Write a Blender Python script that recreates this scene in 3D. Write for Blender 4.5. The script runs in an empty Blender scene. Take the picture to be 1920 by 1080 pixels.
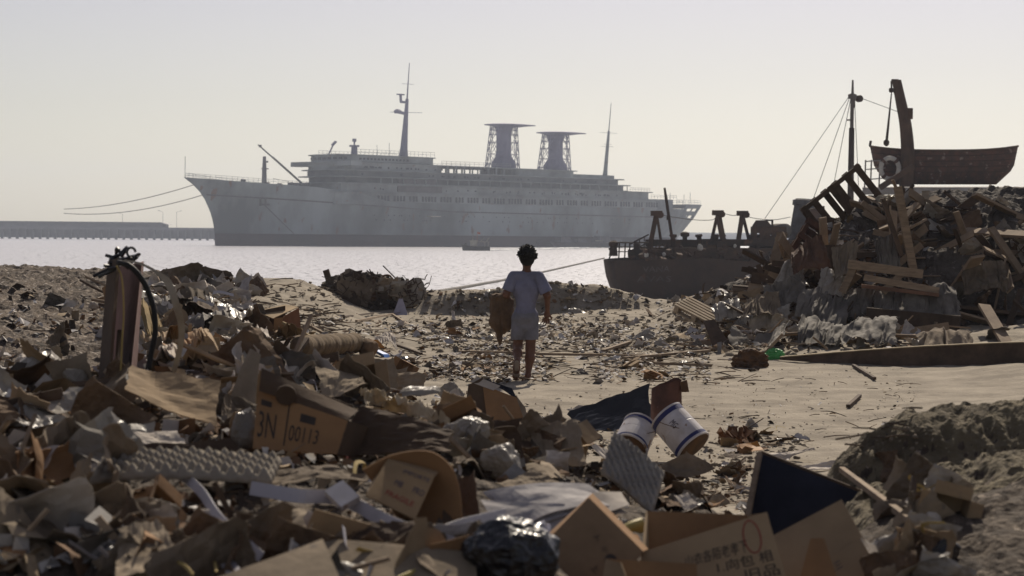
import bpy, bmesh, math, random
import numpy as np
from mathutils import Vector, Matrix

# ------------------------------------------------------------------ camera, sky, sun, exposure
SC = bpy.context.scene
COL = SC.collection
FPX = 4000.0            # focal length in pixels of a 1920 wide frame
ZC = 4.2                # eye height above the water
ROLL = 0.009            # the picture leans a little to the right
PX0, PY0 = 960.0, 443.0

cd = bpy.data.cameras.new('camera')
cam = bpy.data.objects.new('camera', cd)
COL.objects.link(cam)
cam.location = (0, 0, ZC)
cam.rotation_euler = (math.radians(90), -ROLL, 0)
cd.sensor_width = 36.0
cd.lens = 36.0 * FPX / 1920.0
cd.shift_y = (PY0 - 540.0) / 1920.0
cd.clip_start = 0.1
cd.clip_end = 30000.0
cd.dof.use_dof = True
cd.dof.focus_distance = 24.0
cd.dof.aperture_fstop = 6.5
SC.camera = cam

SUN_EL = math.radians(39.0)
SUN_AZ = math.radians(12.0)      # to the right of straight ahead (+Y)
w = bpy.data.worlds.new('World')
SC.world = w
w.use_nodes = True
nt = w.node_tree
nt.nodes.clear()
sky = nt.nodes.new('ShaderNodeTexSky')
sky.sky_type = 'NISHITA'
sky.sun_disc = False
sky.sun_elevation = SUN_EL
sky.sun_rotation = SUN_AZ
sky.air_density = 1.0
sky.dust_density = 1.0
sky.ozone_density = 1.0
hs = nt.nodes.new('ShaderNodeHueSaturation')
hs.inputs['Saturation'].default_value = 0.5
tint = nt.nodes.new('ShaderNodeMix')
tint.data_type = 'RGBA'
tint.blend_type = 'MULTIPLY'
tint.inputs[0].default_value = 1.0
_tc = nt.nodes.new('ShaderNodeTexCoord'); _sp = nt.nodes.new('ShaderNodeSeparateXYZ'); _cr = nt.nodes.new('ShaderNodeValToRGB')
_cr.color_ramp.elements[0].position = 0.0; _cr.color_ramp.elements[0].color = (0.99, 0.995, 0.87, 1)
_cr.color_ramp.elements[1].position = 0.12; _cr.color_ramp.elements[1].color = (1.0, 0.93, 0.985, 1)
nt.links.new(_tc.outputs['Generated'], _sp.inputs[0]); nt.links.new(_sp.outputs['Z'], _cr.inputs[0]); nt.links.new(_cr.outputs[0], tint.inputs[7])
bg = nt.nodes.new('ShaderNodeBackground')
bg.inputs['Strength'].default_value = 0.070
ow = nt.nodes.new('ShaderNodeOutputWorld')
nt.links.new(sky.outputs[0], hs.inputs['Color'])
nt.links.new(hs.outputs[0], tint.inputs[6])
nt.links.new(tint.outputs[2], bg.inputs['Color'])
nt.links.new(bg.outputs[0], ow.inputs[0])

sd = bpy.data.lights.new('sun', 'SUN')
sun = bpy.data.objects.new('sun', sd)
COL.objects.link(sun)
sd.energy = 4.8
sd.angle = math.radians(0.5)
sd.color = (1.0, 0.89, 0.73)
_sdir = Vector((math.sin(SUN_AZ) * math.cos(SUN_EL), math.cos(SUN_AZ) * math.cos(SUN_EL), math.sin(SUN_EL)))
sun.rotation_euler = _sdir.to_track_quat('Z', 'Y').to_euler()
sun.location = (0, 0, 60)

SC.view_settings.view_transform = 'Standard'
SC.view_settings.look = 'None'
SC.view_settings.gamma = 1.0
SC.view_settings.exposure = 0.0
SC.render.engine = 'CYCLES'
SC.cycles.use_denoising = True
SC.cycles.max_bounces = 6
SC.cycles.volume_bounces = 0
SC.cycles.transparent_max_bounces = 8
SC.cycles.caustics_reflective = False
SC.cycles.caustics_refractive = False
SC.cycles.sample_clamp_indirect = 6.0

# ------------------------------------------------------------------ pixel <-> world helpers
CR, SR = math.cos(ROLL), math.sin(ROLL)
def P(px, py, d):
    """the point at depth d that the photograph shows at pixel (px, py)"""
    dx, dy = px - PX0, py - PY0
    return np.array((d * (dx * CR + dy * SR) / FPX, d, ZC + d * (dx * SR - dy * CR) / FPX))
def G(px, py, z=0.0):
    dx, dy = px - PX0, py - PY0
    d = (ZC - z) * FPX / -(dx * SR - dy * CR)
    return P(px, py, d)
def V(*a):
    return np.array(a, float)
def unit(v):
    v = np.asarray(v, float)
    n = np.linalg.norm(v)
    return v / n if n > 1e-12 else v

# ------------------------------------------------------------------ noise
def _hash(ix, iy, iz, seed):
    h = (ix.astype(np.int64) * 374761393 + iy.astype(np.int64) * 668265263 + iz.astype(np.int64) * 2147483647 + seed * 974711) & 0x7fffffff
    h = ((h ^ (h >> 13)) * 1274126177) & 0x7fffffff
    h = ((h ^ (h >> 15)) * 85734257) & 0x7fffffff
    return ((h ^ (h >> 16)) & 0xffff) / 65535.0
def vnoise(p, seed=0):
    p = np.asarray(p, float)
    i = np.floor(p).astype(np.int64)
    f = p - i
    f = f * f * (3 - 2 * f)
    r = 0
    for a in (0, 1):
        for b in (0, 1):
            for c in (0, 1):
                wgt = (f[:, 0] if a else 1 - f[:, 0]) * (f[:, 1] if b else 1 - f[:, 1]) * (f[:, 2] if c else 1 - f[:, 2])
                r = r + wgt * _hash(i[:, 0] + a, i[:, 1] + b, i[:, 2] + c, seed)
    return r * 2 - 1
def fbm(p, oct=4, seed=0, gain=0.5, ridged=False):
    p = np.asarray(p, float)
    r, a, t = 0, 1.0, 0
    for k in range(oct):
        n = vnoise(p * (2.03 ** k) + 17.3 * k, seed + k)
        if ridged:
            n = 1 - 2 * np.abs(n)
        r = r + a * n
        t += a
        a *= gain
    return r / t

# ------------------------------------------------------------------ materials
def mat(name, col, rough=0.85, col2=None, scale=6.0, bump=0.25, bscale=30.0, rand=0.0, spec=0.25,
        metal=0.0, detail=5.0, contrast=(0.35, 0.65), stretch=None, transl=0.0, bdist=0.01, speck=None, coat=0.0):
    m = bpy.data.materials.new(name)
    m.use_nodes = True
    t = m.node_tree
    n, l = t.nodes, t.links
    b = n['Principled BSDF']
    b.inputs['Roughness'].default_value = rough
    b.inputs['Metallic'].default_value = metal
    b.inputs['Specular IOR Level'].default_value = spec
    b.inputs['Coat Weight'].default_value = coat
    tc = n.new('ShaderNodeTexCoord')
    src = tc.outputs['Object']
    if stretch:
        mp = n.new('ShaderNodeMapping')
        mp.inputs['Scale'].default_value = stretch
        l.new(src, mp.inputs[0])
        src = mp.outputs[0]
    if rand > 0:
        oi = n.new('ShaderNodeObjectInfo')
        ad = n.new('ShaderNodeVectorMath')
        ad.operation = 'ADD'
        mu = n.new('ShaderNodeMath'); mu.operation = 'MULTIPLY'; mu.inputs[1].default_value = 37.0
        l.new(oi.outputs['Random'], mu.inputs[0])
        l.new(src, ad.inputs[0]); l.new(mu.outputs[0], ad.inputs[1])
        src = ad.outputs[0]
    nz = n.new('ShaderNodeTexNoise')
    nz.inputs['Scale'].default_value = scale
    nz.inputs['Detail'].default_value = detail
    nz.inputs['Roughness'].default_value = 0.62
    l.new(src, nz.inputs['Vector'])
    if col2 is None:
        col2 = tuple(c * 0.62 for c in col)
    rmp = n.new('ShaderNodeMapRange')
    rmp.inputs[1].default_value, rmp.inputs[2].default_value = contrast
    l.new(nz.outputs['Fac'], rmp.inputs[0])
    mx = n.new('ShaderNodeMix'); mx.data_type = 'RGBA'
    mx.inputs[6].default_value = (*col2, 1)
    mx.inputs[7].default_value = (*col, 1)
    l.new(rmp.outputs[0], mx.inputs[0])
    out = mx.outputs[2]
    if speck:
        n2 = n.new('ShaderNodeTexNoise')
        n2.inputs['Scale'].default_value = speck[0]
        n2.inputs['Detail'].default_value = 3
        l.new(src, n2.inputs['Vector'])
        r2 = n.new('ShaderNodeMapRange')
        r2.inputs[1].default_value, r2.inputs[2].default_value = speck[1], speck[1] + 0.06
        l.new(n2.outputs['Fac'], r2.inputs[0])
        m2 = n.new('ShaderNodeMix'); m2.data_type = 'RGBA'
        m2.inputs[7].default_value = (*speck[2], 1)
        l.new(r2.outputs[0], m2.inputs[0]); l.new(out, m2.inputs[6])
        out = m2.outputs[2]
    if rand > 0:
        hv = n.new('ShaderNodeHueSaturation')
        mr = n.new('ShaderNodeMapRange')
        mr.inputs[3].default_value = 1 - rand
        mr.inputs[4].default_value = 1 + rand
        l.new(oi.outputs['Random'], mr.inputs[0])
        l.new(mr.outputs[0], hv.inputs['Value'])
        l.new(out, hv.inputs['Color'])
        out = hv.outputs[0]
    l.new(out, b.inputs['Base Color'])
    if bump > 0:
        nb = n.new('ShaderNodeTexNoise')
        nb.inputs['Scale'].default_value = bscale
        nb.inputs['Detail'].default_value = 6
        l.new(src, nb.inputs['Vector'])
        bp = n.new('ShaderNodeBump')
        bp.inputs['Strength'].default_value = bump
        bp.inputs['Distance'].default_value = bdist
        l.new(nb.outputs['Fac'], bp.inputs['Height'])
        l.new(bp.outputs[0], b.inputs['Normal'])
    if transl > 0:
        tr = n.new('ShaderNodeBsdfTranslucent')
        l.new(out, tr.inputs['Color'])
        ms = n.new('ShaderNodeMixShader')
        ms.inputs[0].default_value = transl
        l.new(b.outputs[0], ms.inputs[1]); l.new(tr.outputs[0], ms.inputs[2])
        l.new(ms.outputs[0], n['Material Output'].inputs[0])
    return m

# ------------------------------------------------------------------ scene graph helpers
ORG = {}
def tag(o, label=None, cat=None, group=None, kind=None):
    if label: o['label'] = label
    if cat: o['category'] = cat
    if group: o['group'] = group
    if kind: o['kind'] = kind
    return o
def thing(name, loc, label, cat, group=None):
    o = bpy.data.objects.new(name, None)
    o.empty_display_size = 0.2
    o.location = tuple(loc)
    COL.objects.link(o)
    ORG[o.name] = np.array(loc, float)
    return tag(o, label, cat, group)

class MB:
    """collects vertices and faces in world space; build() links them as one mesh object"""
    def __init__(s):
        s.v, s.f, s.n, s.mi = [], [], 0, []
    def add(s, verts, faces, mi=0):
        verts = np.asarray(verts, float).reshape(-1, 3)
        s.v.append(verts)
        k = s.n
        s.f.extend([tuple(int(i) + k for i in f) for f in faces])
        s.mi.extend([mi] * len(faces))
        s.n += len(verts)
        return s
    def box(s, c, size, R=None, mi=0):
        a, b, d = np.array(size) / 2.0
        p = np.array([(x, y, z) for z in (-d, d) for y in (-b, b) for x in (-a, a)])
        if R is not None: p = p @ np.asarray(R).T
        return s.add(p + np.array(c), [(0, 2, 3, 1), (4, 5, 7, 6), (0, 1, 5, 4), (2, 6, 7, 3), (0, 4, 6, 2), (1, 3, 7, 5)], mi)
    def hexa(s, bot, top, mi=0):
        return s.add(list(bot) + list(top), [(3, 2, 1, 0), (4, 5, 6, 7), (0, 1, 5, 4), (1, 2, 6, 5), (2, 3, 7, 6), (3, 0, 4, 7)], mi)
    def beam(s, a, b, wd, ht, up=(0, 0, 1), mi=0):
        a, b = np.array(a, float), np.array(b, float)
        t = unit(b - a)
        u = np.array(up, float)
        if abs(np.dot(t, unit(u))) > 0.97: u = np.array((0, 1, 0.))
        x = unit(np.cross(t, u)); y = np.cross(x, t)
        q = [(-1, -1), (1, -1), (1, 1), (-1, 1)]
        return s.hexa([a + x * i * wd / 2 + y * j * ht / 2 for i, j in q], [b + x * i * wd / 2 + y * j * ht / 2 for i, j in q], mi)
    def tube(s, path, rad, n=8, caps=True, mi=0, flat=1.0):
        path = np.asarray(path, float)
        m = len(path)
        rad = np.broadcast_to(np.asarray(rad, float), (m,))
        tan = np.gradient(path, axis=0)
        tan /= np.linalg.norm(tan, axis=1)[:, None] + 1e-12
        u = np.array((0, 0, 1.0))
        if abs(tan[0] @ u) > 0.9: u = np.array((1.0, 0, 0))
        vs = []
        ang = np.linspace(0, 2 * math.pi, n, endpoint=False)
        for i in range(m):
            u = unit(u - tan[i] * (u @ tan[i]))
            b = np.cross(tan[i], u)
            vs.append(path[i] + rad[i] * (np.cos(ang)[:, None] * u * flat + np.sin(ang)[:, None] * b))
        fs = [(i * n + j, i * n + (j + 1) % n, (i + 1) * n + (j + 1) % n, (i + 1) * n + j) for i in range(m - 1) for j in range(n)]
        if caps:
            fs.append(tuple(range(n - 1, -1, -1)))
            fs.append(tuple((m - 1) * n + j for j in range(n)))
        return s.add(np.concatenate(vs), fs, mi)
    def lathe(s, base, axis, prof, n=20, mi=0, sx=1.0, side=None):
        """prof: (distance along axis, radius)"""
        t = unit(axis)
        u = np.array(side, float) if side is not None else (np.array((0, 0, 1.0)) if abs(t[2]) < 0.9 else np.array((1.0, 0, 0)))
        u = unit(u - t * (u @ t)); b = np.cross(t, u)
        ang = np.linspace(0, 2 * math.pi, n, endpoint=False)
        vs = [np.array(base) + t * h + r * (np.cos(ang)[:, None] * u * sx + np.sin(ang)[:, None] * b) for h, r in prof]
        m = len(prof)
        fs = [(i * n + j, i * n + (j + 1) % n, (i + 1) * n + (j + 1) % n, (i + 1) * n + j) for i in range(m - 1) for j in range(n)]
        fs.append(tuple(range(n - 1, -1, -1)))
        fs.append(tuple((m - 1) * n + j for j in range(n)))
        return s.add(np.concatenate(vs), fs, mi)
    def grid(s, pts, closed_u=False, mi=0):
        pts = np.asarray(pts, float)
        a, b = pts.shape[:2]
        fs = []
        for i in range(a - 1):
            for j in range(b if closed_u else b - 1):
                j2 = (j + 1) % b
                fs.append((i * b + j, i * b + j2, (i + 1) * b + j2, (i + 1) * b + j))
        return s.add(pts.reshape(-1, 3), fs, mi)
    def slab(s, pts, thick, nrm=None, mi=0):
        """a bent sheet pts[i][j] given a real thickness"""
        pts = np.asarray(pts, float)
        a, b = pts.shape[:2]
        du = np.gradient(pts, axis=1); dv = np.gradient(pts, axis=0)
        nn = np.cross(du, dv)
        nn /= np.linalg.norm(nn, axis=2)[:, :, None] + 1e-12
        f_, k_ = pts + nn * thick / 2, pts - nn * thick / 2
        V2 = np.concatenate([f_.reshape(-1, 3), k_.reshape(-1, 3)])
        o = a * b
        fs = []
        for i in range(a - 1):
            for j in range(b - 1):
                q = (i * b + j, i * b + j + 1, (i + 1) * b + j + 1, (i + 1) * b + j)
                fs.append(q)
                fs.append(tuple(x + o for x in reversed(q)))
        rim = [(0, j) for j in range(b)] + [(i, b - 1) for i in range(1, a)] + [(a - 1, j) for j in range(b - 2, -1, -1)] + [(i, 0) for i in range(a - 2, 0, -1)]
        rim = [i * b + j for i, j in rim]
        for k in range(len(rim)):
            x, y = rim[k], rim[(k + 1) % len(rim)]
            fs.append((y, x, x + o, y + o))
        return s.add(V2, fs, mi)
    def build(s, name, m, parent=None, smooth=False, label=None, cat=None, group=None, kind=None, origin=None):
        vs = np.concatenate(s.v)
        if parent is not None:
            org = ORG[parent.name]
        elif origin is not None:
            org = np.array(origin, float)
        else:
            org = np.array((vs[:, 0].mean(), vs[:, 1].mean(), vs[:, 2].min()))
        me = bpy.data.meshes.new(name)
        me.from_pydata((vs - org).tolist(), [], s.f)
        ms = m if isinstance(m, (list, tuple)) else [m]
        for x in ms: me.materials.append(x)
        if len(ms) > 1: me.polygons.foreach_set('material_index', np.array(s.mi, dtype=np.int32))
        if smooth: me.polygons.foreach_set('use_smooth', np.ones(len(me.polygons), dtype=bool))
        me.update()
        o = bpy.data.objects.new(name, me)
        COL.objects.link(o)
        if parent is not None: o.parent = parent
        else: o.location = tuple(org)
        ORG[o.name] = org
        return tag(o, label, cat, group, kind)

def copy_tree(o, loc, rot=(0, 0, 0), scale=(1, 1, 1), label=None, group=None):
    c = o.copy()
    COL.objects.link(c)
    c.location, c.rotation_euler, c.scale = tuple(loc), tuple(rot), tuple(scale)
    if label: c['label'] = label
    if group: c['group'] = group
    def rec(a, b):
        for ch in list(a.children):
            d = ch.copy(); COL.objects.link(d); d.parent = b
            rec(ch, d)
    rec(o, c)
    return c

def rotmat(rx, ry, rz):
    return np.array(Matrix.Rotation(rz, 3, 'Z') @ Matrix.Rotation(ry, 3, 'Y') @ Matrix.Rotation(rx, 3, 'X'))

def crease_fn(seed, n=9, amp=0.03, fine=0.0):
    """piecewise flat folds over the unit square"""
    r = random.Random(seed)
    L = []
    for k in range(n):
        a = r.uniform(0, math.pi)
        L.append((math.cos(a), math.sin(a), r.uniform(0.1, 0.9) * math.cos(a) + r.uniform(0.1, 0.9) * math.sin(a), r.choice((-1, 1)) * amp * r.uniform(0.3, 1.0)))
    def f(u, v):
        z = 0
        for cx, cy, c, a in L: z = z + a * np.abs(u * cx + v * cy - c)
        if fine:
            q = np.stack([np.ravel(u) * 7, np.ravel(v) * 7, np.zeros(np.size(u)) + seed * 1.7], 1)
            z = z + fine * fbm(q, 3, seed).reshape(np.shape(u))
        return z
    return f

class Panel:
    """a sheet through four world corners (TL, TR, BR, BL), folded, bent and torn"""
    def __init__(s, corners, seed=0, amp=0.0, n=8, fine=0.0, bu=0.0, bv=0.0, tear=0.0, res=(14, 18), drape=0.0):
        s.drape = drape
        s.c = [np.array(x, float) for x in corners]
        s.nrm = unit(np.cross(s.c[1] - s.c[0], s.c[0] - s.c[3]))
        s.sz = 0.5 * (np.linalg.norm(s.c[1] - s.c[0]) + np.linalg.norm(s.c[3] - s.c[0]))
        s.cf = crease_fn(seed, n, amp, fine)
        s.off = float(np.mean(s.cf(np.array([0., 1, 1, 0]), np.array([0., 0, 1, 1]))))
        s.bu, s.bv, s.tear, s.seed, s.res = bu, bv, tear, seed, res
    def at(s, u, v, lift=0.0):
        u, v = np.asarray(u, float), np.asarray(v, float)
        U, W = u[..., None], v[..., None]
        p = s.c[0] * (1 - U) * (1 - W) + s.c[1] * U * (1 - W) + s.c[2] * U * W + s.c[3] * (1 - U) * W
        z = (s.cf(u, v) - s.off) * s.sz + s.bu * 4 * u * (1 - u) * s.sz + s.bv * 4 * v * (1 - v) * s.sz + lift
        if s.drape:
            k = np.stack([u.ravel() * 4.2 + s.seed * 1.3, v.ravel() * 1.1 + u.ravel() * .8, np.full(u.size, s.seed * 2.7)], 1)
            k[:, 0] += .7 * vnoise(k * 1.5, s.seed)
            z = z + s.drape * s.sz * (1 - np.abs(fbm(k, 3, s.seed + 2, .55)) * 2.4).reshape(u.shape)
            p = p + np.array((0, 0, -1.0)) * (s.drape * s.sz * .8 * fbm(k * np.array([.6, .3, 1]) + 9, 2, s.seed).reshape(u.shape))[..., None]
        return p + s.nrm * np.asarray(z)[..., None]
    def pts(s):
        a, b = s.res
        v, u = np.meshgrid(np.linspace(0, 1, a), np.linspace(0, 1, b), indexing='ij')
        if s.tear:
            k = np.stack([u.ravel() * 9, v.ravel() * 9, np.zeros(u.size) + s.seed * 3.1], 1)
            e = (np.abs(u - .5) * 2) ** 6 + (np.abs(v - .5) * 2) ** 6
            u = u + s.tear * e * fbm(k, 3, s.seed + 5).reshape(u.shape)
            v = v + s.tear * e * fbm(k + 31, 3, s.seed + 6).reshape(u.shape)
        return s.at(u, v)
    def into(s, mb, thick=0.004, mi=0):
        mb.slab(s.pts(), thick, mi=mi)
        return s
    def build(s, name, m, parent=None, thick=0.004, **k):
        mb = MB()
        s.into(mb, thick)
        return mb.build(name, m, parent, **k)
FLAT = 0.28
ANCH = None
def anchor(px, py, q, off=0.03):
    """following panels stand on the ground seen at (px, py); q is the depth they call that point"""
    global ANCH
    g = gdepth(px, py)
    ANCH = (q, (g if g else q) - off)
def pan(px4, d, flat=None, **k):
    """panel from four photo corners; d = one depth or four"""
    d = (d,) * 4 if not hasattr(d, '__len__') else d
    dm = dg = sum(d) / 4
    if ANCH: dm, dg = ANCH
    fl = FLAT if flat is None else flat
    return Panel([P(x, y, dg + (q - dm) * fl) for (x, y), q in zip(px4, d)], **k)

def text_verts(txt):
    cu = bpy.data.curves.new('lettering', 'FONT')
    cu.body = txt
    cu.size = 1.0
    cu.resolution_u = 2
    ob = bpy.data.objects.new('lettering', cu)
    COL.objects.link(ob)
    dg = bpy.context.evaluated_depsgraph_get()
    me = bpy.data.meshes.new_from_object(ob.evaluated_get(dg))
    vs = np.array([v.co[:] for v in me.vertices])
    fs = [tuple(p.vertices) for p in me.polygons]
    bpy.data.objects.remove(ob); bpy.data.curves.remove(cu); bpy.data.meshes.remove(me)
    if len(vs) == 0: vs = np.zeros((3, 3)); fs = [(0, 1, 2)]
    return vs, fs
def text_on(panel, txt, u0, v0, u1, v1, m, parent, lift=0.004, name='lettering', mb=None):
    """print txt into the rectangle u0..u1, v0..v1 of a panel (v runs down)"""
    vs, fs = text_verts(txt)
    a, b = vs.min(0), vs.max(0)
    u = u0 + (vs[:, 0] - a[0]) / max(b[0] - a[0], 1e-6) * (u1 - u0)
    v = v1 - (vs[:, 1] - a[1]) / max(b[1] - a[1], 1e-6) * (v1 - v0)
    q = panel.at(u, v, lift)
    if mb is not None:
        mb.add(q, fs); return None
    return MB().add(q, fs).build(name, m, parent)

def surface_nets(f, org, h):
    """closed surface f = 0 of a sampled field (inside negative)"""
    ins = f < 0
    nx, ny, nz = f.shape
    acc = np.zeros((nx - 1, ny - 1, nz - 1, 3)); cnt = np.zeros((nx - 1, ny - 1, nz - 1))
    cs = [(i, j, k) for i in (0, 1) for j in (0, 1) for k in (0, 1)]
    def sub(a, c): return a[c[0]:c[0] + nx - 1, c[1]:c[1] + ny - 1, c[2]:c[2] + nz - 1]
    for a in cs:
        for ax in range(3):
            if a[ax]: continue
            b = list(a); b[ax] = 1
            fa, fb = sub(f, a), sub(f, b)
            x = (fa < 0) != (fb < 0)
            t = np.where(x, fa / np.where(x, fa - fb, 1), 0)
            for q in range(3):
                acc[..., q] += np.where(x, a[q] + (t if q == ax else 0), 0)
            cnt += x
    act = cnt > 0
    idx = -np.ones(act.shape, dtype=np.int64)
    idx[act] = np.arange(act.sum())
    ijk = np.argwhere(act)
    vs = (ijk + acc[act] / cnt[act][:, None]) * h + np.array(org)
    fs = []
    for ax in range(3):
        o1, o2 = [(1, 2), (2, 0), (0, 1)][ax]
        sl0 = [slice(None)] * 3; sl1 = [slice(None)] * 3
        sl0[ax] = slice(0, -1); sl1[ax] = slice(1, None)
        a, b = ins[tuple(sl0)], ins[tuple(sl1)]
        e = np.argwhere(a != b)
        ok = (e[:, o1] > 0) & (e[:, o2] > 0) & (e[:, o1] < f.shape[o1] - 1) & (e[:, o2] < f.shape[o2] - 1)
        e = e[ok]
        d1 = np.zeros(3, int); d1[o1] = 1
        d2 = np.zeros(3, int); d2[o2] = 1
        q = [idx[tuple((e - d1 - d2).T)], idx[tuple((e - d2).T)], idx[tuple(e.T)], idx[tuple((e - d1).T)]]
        q = np.stack(q, 1)
        flip = ~a[tuple(e.T)] if len(e) else np.zeros(0, bool)
        q[flip] = q[flip][:, ::-1]
        fs.append(q)
    return vs, np.concatenate(fs).tolist()
def sdf_mesh(prims, h, pad=0.03, k=0.03, cut=None, noise=None):
    """prims: (a, b, ra, rb, k?) round cones or ('e', c, radii, R) ellipsoids, smoothly joined"""
    lo, hi = np.full(3, 1e9), np.full(3, -1e9)
    for p in prims:
        if isinstance(p[0], str):
            c, r = np.array(p[1]), max(p[2]); lo = np.minimum(lo, c - r); hi = np.maximum(hi, c + r)
        else:
            for c, r in ((p[0], p[2]), (p[1], p[3])):
                lo = np.minimum(lo, np.array(c) - r); hi = np.maximum(hi, np.array(c) + r)
    lo -= pad; hi += pad
    n = np.ceil((hi - lo) / h).astype(int) + 1
    f = np.full(n, 1.0, dtype=np.float32)
    ax = [lo[i] + h * np.arange(n[i]) for i in range(3)]
    for p in prims:
        if isinstance(p[0], str):
            c, r = np.array(p[1], float), np.array(p[2], float)
            R = np.array(p[3]) if len(p) > 3 and p[3] is not None else np.eye(3)
            kk = p[4] if len(p) > 4 else k
            m = max(r) + 0.06
            blo, bhi = c - m, c + m
        else:
            a, b, ra, rb = np.array(p[0], float), np.array(p[1], float), p[2], p[3]
            kk = p[4] if len(p) > 4 else k
            m = max(ra, rb) + 0.06
            blo, bhi = np.minimum(a, b) - m, np.maximum(a, b) + m
        s = tuple(slice(max(0, int((blo[i] - lo[i]) / h)), min(n[i], int((bhi[i] - lo[i]) / h) + 2)) for i in range(3))
        X = np.stack(np.meshgrid(ax[0][s[0]], ax[1][s[1]], ax[2][s[2]], indexing='ij'), -1)
        if isinstance(p[0], str):
            q = (X - c) @ R
            k0 = np.linalg.norm(q / r, axis=-1); k1 = np.linalg.norm(q / (r * r), axis=-1)
            dd = k0 * (k0 - 1) / np.maximum(k1, 1e-6)
        else:
            ab = b - a
            t = np.clip(((X - a) @ ab) / max(ab @ ab, 1e-9), 0, 1)
            dd = np.linalg.norm(X - a - t[..., None] * ab, axis=-1) - (ra + (rb - ra) * t)
        g = f[s]
        hh = np.maximum(kk - np.abs(g - dd), 0) / kk
        f[s] = np.minimum(g, dd) - hh * hh * kk * 0.25
    X = np.stack(np.meshgrid(*ax, indexing='ij'), -1)
    if noise is not None: f = f + noise(X.reshape(-1, 3)).reshape(f.shape)
    if cut is not None:
        for (pt, nn) in cut: f = np.maximum(f, (X - np.array(pt)) @ unit(nn))
    return surface_nets(f, lo, h)

def blob(c, r, seed, amp=0.25, freq=2.5, sub=4, ridged=True, flatten=None, R=None):
    bm = bmesh.new()
    bmesh.ops.create_icosphere(bm, subdivisions=sub, radius=1.0)
    vs = np.array([v.co[:] for v in bm.verts]); fs = [tuple(v.index for v in f.verts) for f in bm.faces]
    bm.free()
    k = 1 + amp * fbm(vs * freq + seed * 7.7, 4, seed, 0.55, ridged)
    vs = vs * k[:, None]
    if flatten is not None: vs[:, 2] = np.maximum(vs[:, 2], flatten)
    vs = vs * np.array(r)
    if R is not None: vs = vs @ np.asarray(R).T
    return vs + np.array(c), fs
def film(c, r, seed, n=16, amp=.16, sub=5, fine=.02):
    """a closed bag of thin film with sharp flat folds"""
    bm = bmesh.new()
    bmesh.ops.create_icosphere(bm, subdivisions=sub, radius=1.0)
    vs = np.array([v.co[:] for v in bm.verts]); fs = [tuple(v.index for v in f.verts) for f in bm.faces]
    bm.free()
    q = np.random.RandomState(seed)
    nn = q.normal(size=(n * 3, 3)); nn /= np.linalg.norm(nn, axis=1)[:, None]
    hh = 1 + amp * q.uniform(-1.2, .5, n * 3)
    rr = 1 / np.max((vs @ nn.T) / hh, axis=1)
    rr = np.minimum(rr, 1.5) * (1 + amp * .9 * fbm(vs * 1.6 + seed, 3, seed, .55, True) + fine * fbm(vs * 6 + seed, 3, seed + 3, .6, True))
    return vs * rr[:, None] * np.array(r) + np.array(c), fs
def spline(pts, n=24):
    pts = np.asarray(pts, float)
    m = len(pts)
    out = []
    e = np.vstack([2 * pts[0] - pts[1], pts, 2 * pts[-1] - pts[-2]])
    per = max(2, n // (m - 1))
    for i in range(m - 1):
        p0, p1, p2, p3 = e[i:i + 4]
        for t in np.linspace(0, 1, per, endpoint=False):
            out.append(0.5 * (2 * p1 + (p2 - p0) * t + (2 * p0 - 5 * p1 + 4 * p2 - p3) * t * t + (3 * p1 - p0 - 3 * p2 + p3) * t ** 3))
    out.append(pts[-1])
    return np.array(out)
def ribbon(path, width, side, thick=0.002, twist=None):
    path = np.asarray(path, float)
    sd_ = np.array([unit(side)] * len(path)) if np.ndim(side) == 1 else np.asarray(side)
    w_ = np.broadcast_to(np.asarray(width, float), (len(path),))
    pts = np.stack([path - sd_ * w_[:, None] / 2, path, path + sd_ * w_[:, None] / 2], 1)
    return MB().slab(pts, thick)
HAZE = 0.00023
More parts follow.
